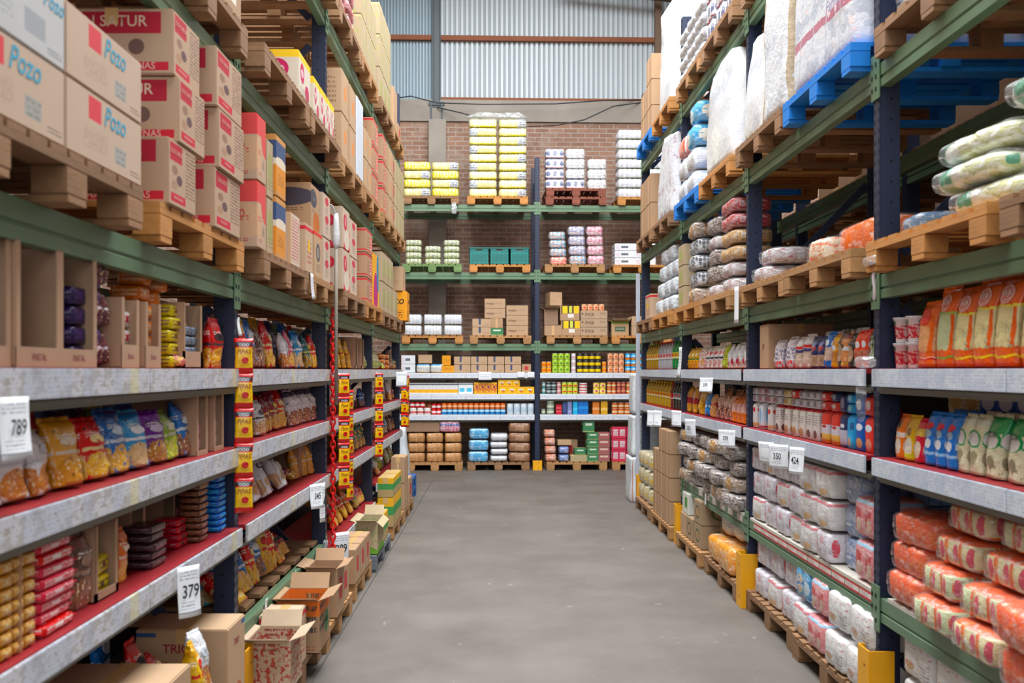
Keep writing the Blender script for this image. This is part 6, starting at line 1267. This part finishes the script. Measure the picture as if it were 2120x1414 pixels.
# fourth bay
w = RW(3, 'top shelf')
oil = bottle(.045, .31, 'a98a28', '8a7a30', 'd8c860', 'yellow cooking oil bottle'); wat = bottle(.045, .31, 'b4bcc4', 'c83a3c', 'c8b8c0', 'clear soda bottle with red cap'); grn = bottle(.045, .31, '1f8a4a', '3a8a4a', 'c8c84a', 'green soda bottle'); olv = bottle(.042, .29, 'c0a024', 'd8b020', 'e0c020', 'yellow oil bottle with yellow label'); drk = bottle(.035, .3, '2c3028', '8a9098', '8aa0b0', 'dark slim bottle'); vin = bottle(.035, .28, '7a2a24', 'c83028', 'c83028', 'red-capped sauce bottle')
row(F, S1, 1336, 1408, .03, ((oil, 5), (wat, 5), (grn, 3)), w)
row(F, S1, 1336, 1408, .14, ((oil, 9), (wat, 9), (grn, 6)), RW(3, 'top shelf back row'))
w = RW(3, 'middle shelf')
row(F, S2, 1336, 1408, .03, ((olv, 9), (vin, 1), (drk, 3)), w); row(F, S2, 1336, 1408, .14, ((olv, 18), (drk, 5)), RW(3, 'middle shelf back row'))
w = RW(3, 'floor')
pallet(F, 'b98a5e', 11.0, -.1, 0, 'under plain carton stacks, right rack fourth bay', 1.3); pallet(F, '9c7350', 12.35, -.1, 0, 'under oil bottle packs, right rack fourth bay', 1.15)
for a, n in ((11.4, 4), (11.0, 4), (10.6, 4)):
    for k in range(n if a < 11.3 else 3): put(F, carton('plain2', .36 if a > 10.7 else .32, .5, .24, 'plain brown carton in tall stack'), a if a > 10.7 else 10.63, -.08, PT+k*.243, w)
for a in (12.1, 12.5, 12.8):
    for k in range(3): put(F, G_['b_oil'], a, -.07, PT+k*.2, w, None, None, 0, 0, 0, (1, 1, .82))
w = RW(3, 'first tier'); z = TIER[0]
za = pallet(F, 'c9894f', 10.95, -.1, z, 'under clear bottle bales, right rack fourth bay'); zb = pallet(F, '9c7350', 12.25, -.1, z, 'under small red-edged carton, right rack fourth bay')
for a in (11.3, 10.85, 10.5):
    for k in range(4 if a > 10.6 else 3): put(F, G_['b_clr'], a, -.08+.02*k, za+k*.186, w, None, None, 0, 0, 0, (.9, 1, .9))
put(F, carton('redtop', .4, .4, .3, 'small brown carton with red edge'), 12.2, -.05, zb, w)
w = RW(3, 'second tier'); z = TIER[1]
za = pallet(F, '9c7350', 10.95, -.1, z, 'under film-wrapped column, right rack fourth bay'); zb = pallet(F, '9c7350', 12.25, -.1, z, 'under tall brown cartons, right rack fourth bay')
P = Proto('wrapped_load', 'wrapped load', wrapped(1.0, .9, .9, PM('d3d7de', (('s', 5, .05, 'b0b4c0', 0, 1), ('n', 6, .58, 'b8a8b0', 0, 1)), .3, .02, .4), 13, .06, .025), (1.0, .9, .9), 'pale film-wrapped column of packets'); put(F, P, 10.98, -.06, za, 'on second tier, right rack fourth bay')
for a in (12.1, 12.55):
    for k in range(2): put(F, carton('plain2', .42, .45, .34, 'tall plain brown carton'), a, -.06, zb+k*.343, w)
w = RW(3, 'third tier'); z = TIER[2]
za = pallet(F, 'c9894f', 10.95, -.1, z, 'under tall white wrapped load, right rack fourth bay'); zb = pallet(F, '1e7fd0', 12.25, -.1, z, 'under brown cartons, right rack fourth bay', 1.15)
P = Proto('wrapped_load', 'wrapped load', wrapped(.95, .9, 1.15, wl, 15, .05, .03), (.95, .9, 1.15), 'tall smooth white wrapped load'); put(F, P, 11.0, -.05, za, 'high on third tier, right rack fourth bay')
for a in (12.05, 12.5):
    for k in range(2 if a > 12.1 else 3): put(F, carton('plain2', .42, .45, .3, 'plain brown carton'), a, -.06, zb+k*.303, w)
# end of rack
for k, (zz, h, ww) in enumerate(((0, .62, .52), (.623, .55, .5), (1.176, .55, .46))):
    P = Proto('wrapped_pile', 'pile', wrapped(ww, .4, h, PM('d3d8dc', (('n', 6, .58, 'b8c4c0', 0, 1), ('v', .0, .12, 'b08880') if k == 0 else ('n', 8, .62, '9ab0a0', 0, 1)), .35, .02, .3), 20+k, .03, .02), (ww, .4, h), 'white film-wrapped bundle of bottles'); put(F, P, 13.6, -.12+.02*k, zz, 'at the end of right rack')
sp_ = Proto('corner_profile', 'post cover', boxes([(0, 0, 1.5, .05, .05, 3.0)], M('b8bcc6', .4), .004), (.05, .05, 3), 'pale grey upright cover'); put(F, sp_, 13.17, -.06, 0, 'at the far end of right rack')
# price sheets
def rs(px, pb, pt, num, desc, where, w_=.13, rz=.5, d_=-.05, seed=0): sign(FR, px, pb, pt, d_, w_, num, desc, where, rz, 0, seed)
rs(1462, 812, 782, '599', 'white price sheet hanging from top rail', 'on right rack third bay', .15, .6, -.05, 1)
rs(1504, 925, 890, '599', 'white price sheet reading 599', 'on right rack third bay middle rail', .17, .6, -.05, 2); rs(1428, 905, 868, '385', 'white price sheet at the far post reading 385', 'on right rack third bay middle rail', .17, .4, -.05, 3)
for i, px in enumerate((1348, 1361, 1400)): rs(px, 883, 850, '', 'small white price paper', 'on right rack fourth bay middle rail', .15, .5, -.05, i)
rs(1585, 960, 915, '', 'white price sheet with faint print', 'on right rack second bay middle rail', .14, .5, -.05, 4); rs(1611, 970, 920, '350', 'middle one of three price sheets reading 350', 'on right rack second bay middle rail', .15, .6, -.06, 5); rs(1649, 982, 926, '424', 'price sheet closest to camera reading 424', 'on right rack second bay middle rail', .13, .4, -.05, 6)
P = Proto('price_ticket', 'ticket', sheet(.06, .1, PM('dfe2e6', ()), .006, 2), (.06, .002, .1), 'tiny white ticket'); put(F, P, 8.95, -.02, .66, 'on low crossbar, right rack third bay')
# ---- back rack ---------------------------------------------------------------------
F = FB
def BW(b, lv): return f'back rack {["left", "right"][b]} bay, {lv}'
def bz(k): return BT[k]
def bpal(mk, p0, p1, k, where, d=-.05):
    a0, a1 = F.s(p0, d), F.s(p1, d); z = 0 if k is None else BT[k]
    return pallet(F, mk, (a0+a1)/2, d, z, where, round(a1-a0, 2), 1.0)
def bp(P, px, d, z, where, desc=None, sx=None, sz=1): 
    s = sx/P.size[0] if sx else 1; put(F, P, F.s(px, d), d, z, where, None, desc, 0, 0, 0, (s, 1, sz)); return z+P.size[2]*sz*1.005
def pxw(p0, p1, d=0): return F.s(p1, d)-F.s(p0, d)
# third tier
z = bpal('9c7350', 836, 950, 2, 'under low yellow stack, back rack left bay'); w = BW(0, 'third tier'); ww = pxw(833, 953)/2
for k in range(4): 
    for i, px in enumerate((863, 922)): bp(G_['b_yy' if (k+i) % 2 else 'b_yelg'], px, .0, z+k*.153, w, 'bright yellow packet bale in low stack', ww*.985, 1.03)
z = bpal('c9894f', 967, 1093, 2, 'under tall yellow tower, back rack left bay'); ww = pxw(969, 1093)/2
for k in range(9):
    for i, px in enumerate((1000, 1062)): bp(G_[('b_ygl', 'b_yel') [i] if k % 2 == 1 else ('b_yel', 'b_yelg')[i]], px, .0, z+k*.152, w, 'yellow packet bale in tall tower', ww*.985, 1.02)
P = Proto('tower_film', 'film', wrapped(1.06, .5, .12, film('e8eef0', .3), 31, .3, .05), (1.06, .5, .12), 'loose clear film draped over yellow tower top'); put(F, P, F.s(1030, 0), -.04, z+9*.1535, 'back rack left bay')
w = BW(1, 'third tier'); z = bpal('7d4a3c', 1130, 1256, 2, 'under stacked white bundles, upper one, back rack right bay'); z = pallet(F, '7d4a3c', F.s(1193, -.05), -.05, z, 'second one under white bundles, back rack right bay', 1.05)
ww = pxw(1128, 1258)/3
hs = ((4, 'b_can'), (4, 'b_jug'), (3, 'b_jug'))
for i, px in enumerate((1149, 1192, 1237)):
    for k in range(hs[i][0]): bp(G_['b_jug' if (i == 1 and k) or i == 2 else 'b_can'], px, .0, z+k*.178, w, None, ww*.98, 1.04)
z = bpal('c9894f', 1279, 1405, 2, 'under white bale tower, back rack right bay'); ww = pxw(1279, 1405)/2
for k in range(7):
    for px in (1310, 1373): bp(G_['b_wt'], px, .0, z+k*.172, w, 'white packet bale in tower', ww*.985)
# second tier
w = BW(0, 'second tier'); z = bpal('6f8a5a', 833, 956, 1, 'under tin trays, back rack left bay')
for px, n in ((856, 4), (896, 3), (935, 4)):
    zz = z
    for k in range(n): zz = bp(G_['b_tin'], px, .02, zz, w, None, pxw(0, 37), .98)
z = bpal('c9894f', 972, 1098, 1, 'under teal crates, back rack left bay')
def crate():
    W, Dp, H = .35, .5, .3; m = PM(*DES['teal'], .5); bm = bmesh.new()
    addbox(bm, 0, 0, .006, W, Dp, .012)
    for sg in (-1, 1): addbox(bm, sg*(W/2-.006), 0, H/2, .012, Dp, H)
    addbox(bm, 0, Dp/2-.006, H/2, W, .012, H); addbox(bm, 0, -Dp/2+.006, H*.38, W, .012, H*.76); addbox(bm, 0, -Dp/2+.006, H*.95, W, .012, H*.1)
    for sg in (-1, 1): addbox(bm, sg*W*.34, -Dp/2+.006, H*.83, W*.32, .012, H*.16)
    P = Proto('plastic_crate', 'crate', fin(bm, m), (W, Dp, H), 'teal plastic crate')
    P.add('rim', boxes([(0, -Dp/2-.004, H-.012, W+.004, .012, .024), (0, Dp/2+.004, H-.012, W+.004, .012, .024), (-W/2-.002, 0, H-.012, .01, Dp, .024), (W/2+.002, 0, H-.012, .01, Dp, .024)], M('17605c', .5)))
    for x in (-.12, -.04, .04, .12): P.add('rib', boxes([(x, -Dp/2-.003, H*.36, .012, .008, H*.6)], M('1a6662', .5)))
    return P
cr = crate()
for px in (992, 1034, 1076): put(F, cr, F.s(px, 0), .02, z, w, None, None, 0, 0, 0, (.96, .96, 1))
w = BW(1, 'second tier'); z = bpal('b98a5e', 1128, 1252, 1, 'under packet trays, back rack right bay')
for px, L in ((1154, ('b_mixr', 'b_mixb', 'b_mixb', 'b_mixb')), (1194, ('b_mixb', 'b_mixg', 'b_mixg', 'b_mixg')), (1232, ('b_mixp', 'b_mixp', 'b_mixp', 'b_mixp'))):
    zz = z
    for k, n in enumerate(L): zz = bp(G_[n], px+3-k, .02, zz, w, None, pxw(0, 38), .98 if px < 1160 else 1.14)
z = bpal('c9894f', 1270, 1390, 1, 'under white cartons, back rack right bay')
for px in (1295, 1337): 
    for k in range(3): put(F, carton('white', .36, .4, .125, 'flat white carton with dark print'), F.s(px, 0), .03, z+k*.127, w)
# first tier
w = BW(0, 'first tier'); z = bpal('c9894f', 832, 959, 0, 'under white wrapped sacks, back rack left bay')
for k in range(2):
    for px in (854, 896, 938): bp(G_['b_wt'], px, .0, z+k*.19, w, 'white wrapped sack block', pxw(0, 41), 1.1)
z = bpal('b98a5e', 973, 1100, 0, 'under brown cartons, back rack left bay')
for k in range(2): put(F, carton('bltick', .32, .4, .145, 'low carton with blue tick'), F.s(997, 0), .0, z+k*.147, w)
put(F, carton('greenwrap', .22, .4, .13, 'small carton with green print'), F.s(1029, 0), .02, z, w); put(F, carton('plain2', .22, .4, .17, 'plain small carton'), F.s(1028, 0), .02, z+.132, w)
for k in range(2): put(F, carton('adag', .36, .4, .17, 'brown carton with grey lettering in raised stack', (('Adagio', .05, '6a5444', .28, .5, 'f', .1),)), F.s(1025, 0), .03, z+.304+k*.172, w)
for k in range(3): put(F, carton('adag', .38, .4, .175, 'brown carton with grey lettering in end stack', (('Adagio', .05, '6a5444', .28, .5, 'f', .1),)), F.s(1071, 0), .02, z+k*.177, w)
w = BW(1, 'first tier'); z = bpal('b98a5e', 1132, 1258, 0, 'under lettered cartons, back rack right bay')
put(F, carton('plain2', .3, .4, .18, 'small brown carton'), F.s(1145, 0), .0, z, w); put(F, carton('dark', .24, .4, .28, 'brown carton with torn front', (), 1), F.s(1141, 0), .0, z+.183, w); put(F, carton('plain', .22, .3, .24, 'loose brown carton topmost'), F.s(1149, 0), .1, z+.53, w, None, None, .2)
for k in range(2): put(F, carton('yelwin', .34, .4, .26, 'carton with yellow windows'), F.s(1180+2*(1-k), 0), .02, z+k*.262, w)
for k in range(3): put(F, carton('inca', .47, .4, .145, 'wide carton lettered inca', (('inca', .1, '5a3f30', .32, .6, 'f', .15),)), F.s(1230, 0), .01, z+k*.147, w)
for px in (1211, 1223, 1235, 1247): put(F, K['pe'], F.s(px, 0), .05, z+.442, w, None, 'pink topped can on lettered cartons')
z = bpal('c9894f', 1267, 1390, 0, 'under green-labelled cartons, back rack right bay')
put(F, carton('green', .3, .4, .25, 'open carton with green label', (), 1), F.s(1284, 0), .0, z, w)
for px in (1322, 1350):
    for k in range(2): put(F, carton('bltick', .24, .4, .17, 'tan carton with dark tick'), F.s(px, 0), .02, z+k*.172, w)
# shelves
def brow(z, p0, p1, k, where, layers=1, d=.0, n=None, rows=1):
    P = K[k]; L = pxw(p0, p1, d); n = n or max(1, round(L/(P.size[0]*1.04))); s = L/n/P.size[0]
    for i in range(n):
        zz = z
        for l in range(layers):
            put(F, P, F.s(p0, d)+L*(i+.5)/n, d, zz, where, None, None, 0, 0, 0, (min(1.3, s*.985), 1, 1)); zz += P.size[2]+.003
T1, T2, T3 = 1.702, 1.332, .972
w = BW(0, 'top shelf')
for px in (843, ):
    for k in range(2): put(F, carton('white', .24, .35, .15, 'pale film-wrapped carton'), F.s(px+2, 0), .0, T1+k*.153, w)
for px in (876, 905): put(F, G_['b_wcap'], F.s(px, 0), .0, T1, w, None, 'film-wrapped jar pack', 0, 0, 0, (.75, 1, .6))
put(F, carton('plain', .24, .3, .15, 'small tan carton'), F.s(880, 0), .05, T1+.165, w); put(F, carton('yelbox', .15, .3, .17, 'orange carton on top'), F.s(924, 0), .02, T1+.13, w); put(F, carton('yelbox', .22, .3, .125, 'low orange carton'), F.s(927, 0), .0, T1, w)
for px in (957, 992, 1027, 1062):
    for k in range(2): put(F, carton('bltick', .285, .35, .14, 'low brown carton with dark blue tick'), F.s(px, 0), .0, T1+k*.143, w)
put(F, carton('redlab', .16, .35, .15, 'reddish carton'), F.s(1090, 0), .02, T1, w)
w = BW(0, 'middle shelf')
brow(T2, 843, 948, 'yw', w); brow(T2, 949, 979, 'bw', w); brow(T2, 981, 1029, 'yr', w); brow(T2, 1031, 1106, 'yb', w, 1); brow(T2+.125, 1031, 1076, 'yb', w.replace('middle shelf', 'middle shelf upper tier'), 1)
brow(T2, 846, 1020, 'yw', BW(0, 'middle shelf back row'), 1, .16)
w = BW(0, 'lower shelf')
brow(T3, 848, 892, 'wr', w); brow(T3+.124, 848, 880, 'rc', w.replace('shelf', 'shelf upper tier')); brow(T3, 893, 913, 'rc', w, 2)
brow(T3, 914, 1047, 'bj', w); brow(T3+.096, 914, 1047, 'oj', w.replace('shelf', 'shelf upper tier')); brow(T3, 1049, 1106, 'wj', w)
brow(T3, 850, 1040, 'oj', BW(0, 'lower shelf back row'), 2, .13)
w = BW(1, 'top shelf')
brow(T1, 1121, 1142, 'yo', w, 2); brow(T1, 1143, 1181, 'gl', w, 3); brow(T1, 1183, 1193, 'wh', w, 3); brow(T1, 1195, 1245, 'yk', w, 3); brow(T1, 1247, 1256, 'yo', w, 2); brow(T1, 1258, 1293, 'pe', w, 3); brow(T1, 1295, 1330, 'bo', w, 3)
w = BW(1, 'middle shelf')
brow(T2, 1122, 1130, 'tl', w, 2); brow(T2, 1131, 1152, 'dg', w, 2); brow(T2, 1153, 1162, 'pk', w, 2); brow(T2, 1163, 1197, 'gy', w, 2); brow(T2, 1199, 1217, 'rw', w, 4); brow(T2, 1228, 1255, 'yy', w, 2); brow(T2, 1257, 1276, 'orn', w, 2); brow(T2, 1277, 1296, 'br', w, 2); brow(T2, 1297, 1306, 'orn', w, 2); brow(T2, 1308, 1325, 'dg', w, 2)
w = BW(1, 'lower shelf')
brow(T3, 1121, 1130, 'gs', w); brow(T3, 1131, 1149, 'gs', w, 3); brow(T3, 1151, 1163, 'redp', w); brow(T3, 1165, 1174, 'navt', w); brow(T3, 1175, 1184, 'lil', w); brow(T3, 1186, 1196, 'cyt', w); brow(T3, 1197, 1218, 'blt', w); brow(T3, 1226, 1242, 'ort', w); brow(T3, 1243, 1259, 'yet', w); brow(T3, 1267, 1306, 'orn', w, 2)
# floor
w = BW(0, 'floor'); z = bpal('b98a5e', 842, 958, None, 'under brown paper parcels, back rack left bay', -.08)
for k in range(3):
    for px in (862, 900, 938): bp(G_['b_pap'], px, -.05, z+k*.172, w, None, pxw(0, 38.5), 1.06)
for k in range(2): bp(G_['b_pap'], 856 + 2*k, .4, z+k*.172, BW(0, 'floor back row'), None, pxw(0, 40), 1.0)
for px in (857, 892): put(F, carton('dark', .3, .4, .17, 'dark brown carton'), F.s(px, 0), .0, z+.525, w)
for px in (890, 930): put(F, carton('dark', .33, .4, .7, 'tall dark brown carton behind'), F.s(px, .5), .5, z, w)
bp(G_['b_rwb'], 931, -.03, z+.52, w, None, pxw(0, 48), 1.05)
z = bpal('9c7350', 968, 1096, None, 'under sky-blue blocks, back rack left bay', -.08); 
for k in range(3): bp(G_['b_sky'], 991-1+k, -.04, z+k*.2, w, None, pxw(0, 45))
for k in range(4): bp(G_['b_sack'], 1033+(k % 2), -.04, z+k*.12, w, None, pxw(0, 39), .9 if k < 3 else 1.1)
for k in range(4): bp(G_['b_papd'], 1076, -.04, z+k*.172, w, None, pxw(0, 49))
w = BW(1, 'floor'); z = bpal('b98a5e', 1132, 1257, None, 'under green and red boxes, back rack right bay', -.08)
for k in range(4): bp(G_['b_salm'], 1141-k, -.04, z+k*.142, w, None, pxw(0, 25))
for k in range(2): bp(G_['b_bluz'], 1168, -.04, z+k*.14, w, None, pxw(0, 23))
put(F, carton('plain', .24, .3, .09, 'small tan carton'), F.s(1169, 0), .0, z+.285, w); put(F, carton('redlab', .3, .3, .36, 'dark red carton behind'), F.s(1178, .35), .33, z, w)
put(F, carton('greenb', .29, .35, .11, 'flat olive carton'), F.s(1198, 0), -.04, z, w); put(F, carton('greenwrap', .19, .3, .12, 'small green box'), F.s(1201, 0), -.02, z+.113, w)
for k in range(4): put(F, carton('greenwrap', .2, .35, .125, 'green printed box'), F.s(1227, 0), -.04, z+k*.127, w)
put(F, carton('greenwrap', .2, .35, .2, 'loose green box topmost'), F.s(1219, 0), .0, z+.51, w)
for k in range(4): put(F, carton('redbox', .2, .35, .125, 'dull red printed box'), F.s(1250, 0), -.04, z+k*.127, w)
z = bpal('b98a5e', 1268, 1390, None, 'under bright red packs, back rack right bay', -.08)
for px in (1281, 1312):
    for k in range(3): put(F, carton('pinkwrap', .25, .35, .2, 'bright red film-wrapped pack'), F.s(px, 0), -.04, z+k*.202, w)
# price papers on the shelf edge
for px, py, ww in ((1004, 778, .23), (1079, 776, .13), (1099, 776, .12)):
    P = Proto('price_sign', 'sign', sheet(ww, .14 if ww > .2 else .09, PM('e2e5ea', (('l', .15, .85, .2, .8, 3, '9aa0ac'),)), .004, 1), (ww, .003, .1), 'white paper notice'); put(F, P, F.s(px, -.07), -.075, 1.715, 'on back rack left bay top rail')
P = Proto('film_scrap', 'film scrap', bale(.1, .08, .2, 0, film('e8ecf0', .4), 3, .7), (.1, .08, .2), 'scrap of clear film hanging over crossbar'); put(F, P, F.s(940, -.1), -.1, BT[2]-.17, 'at third tier, back rack left bay')
settle()
finish_labels()
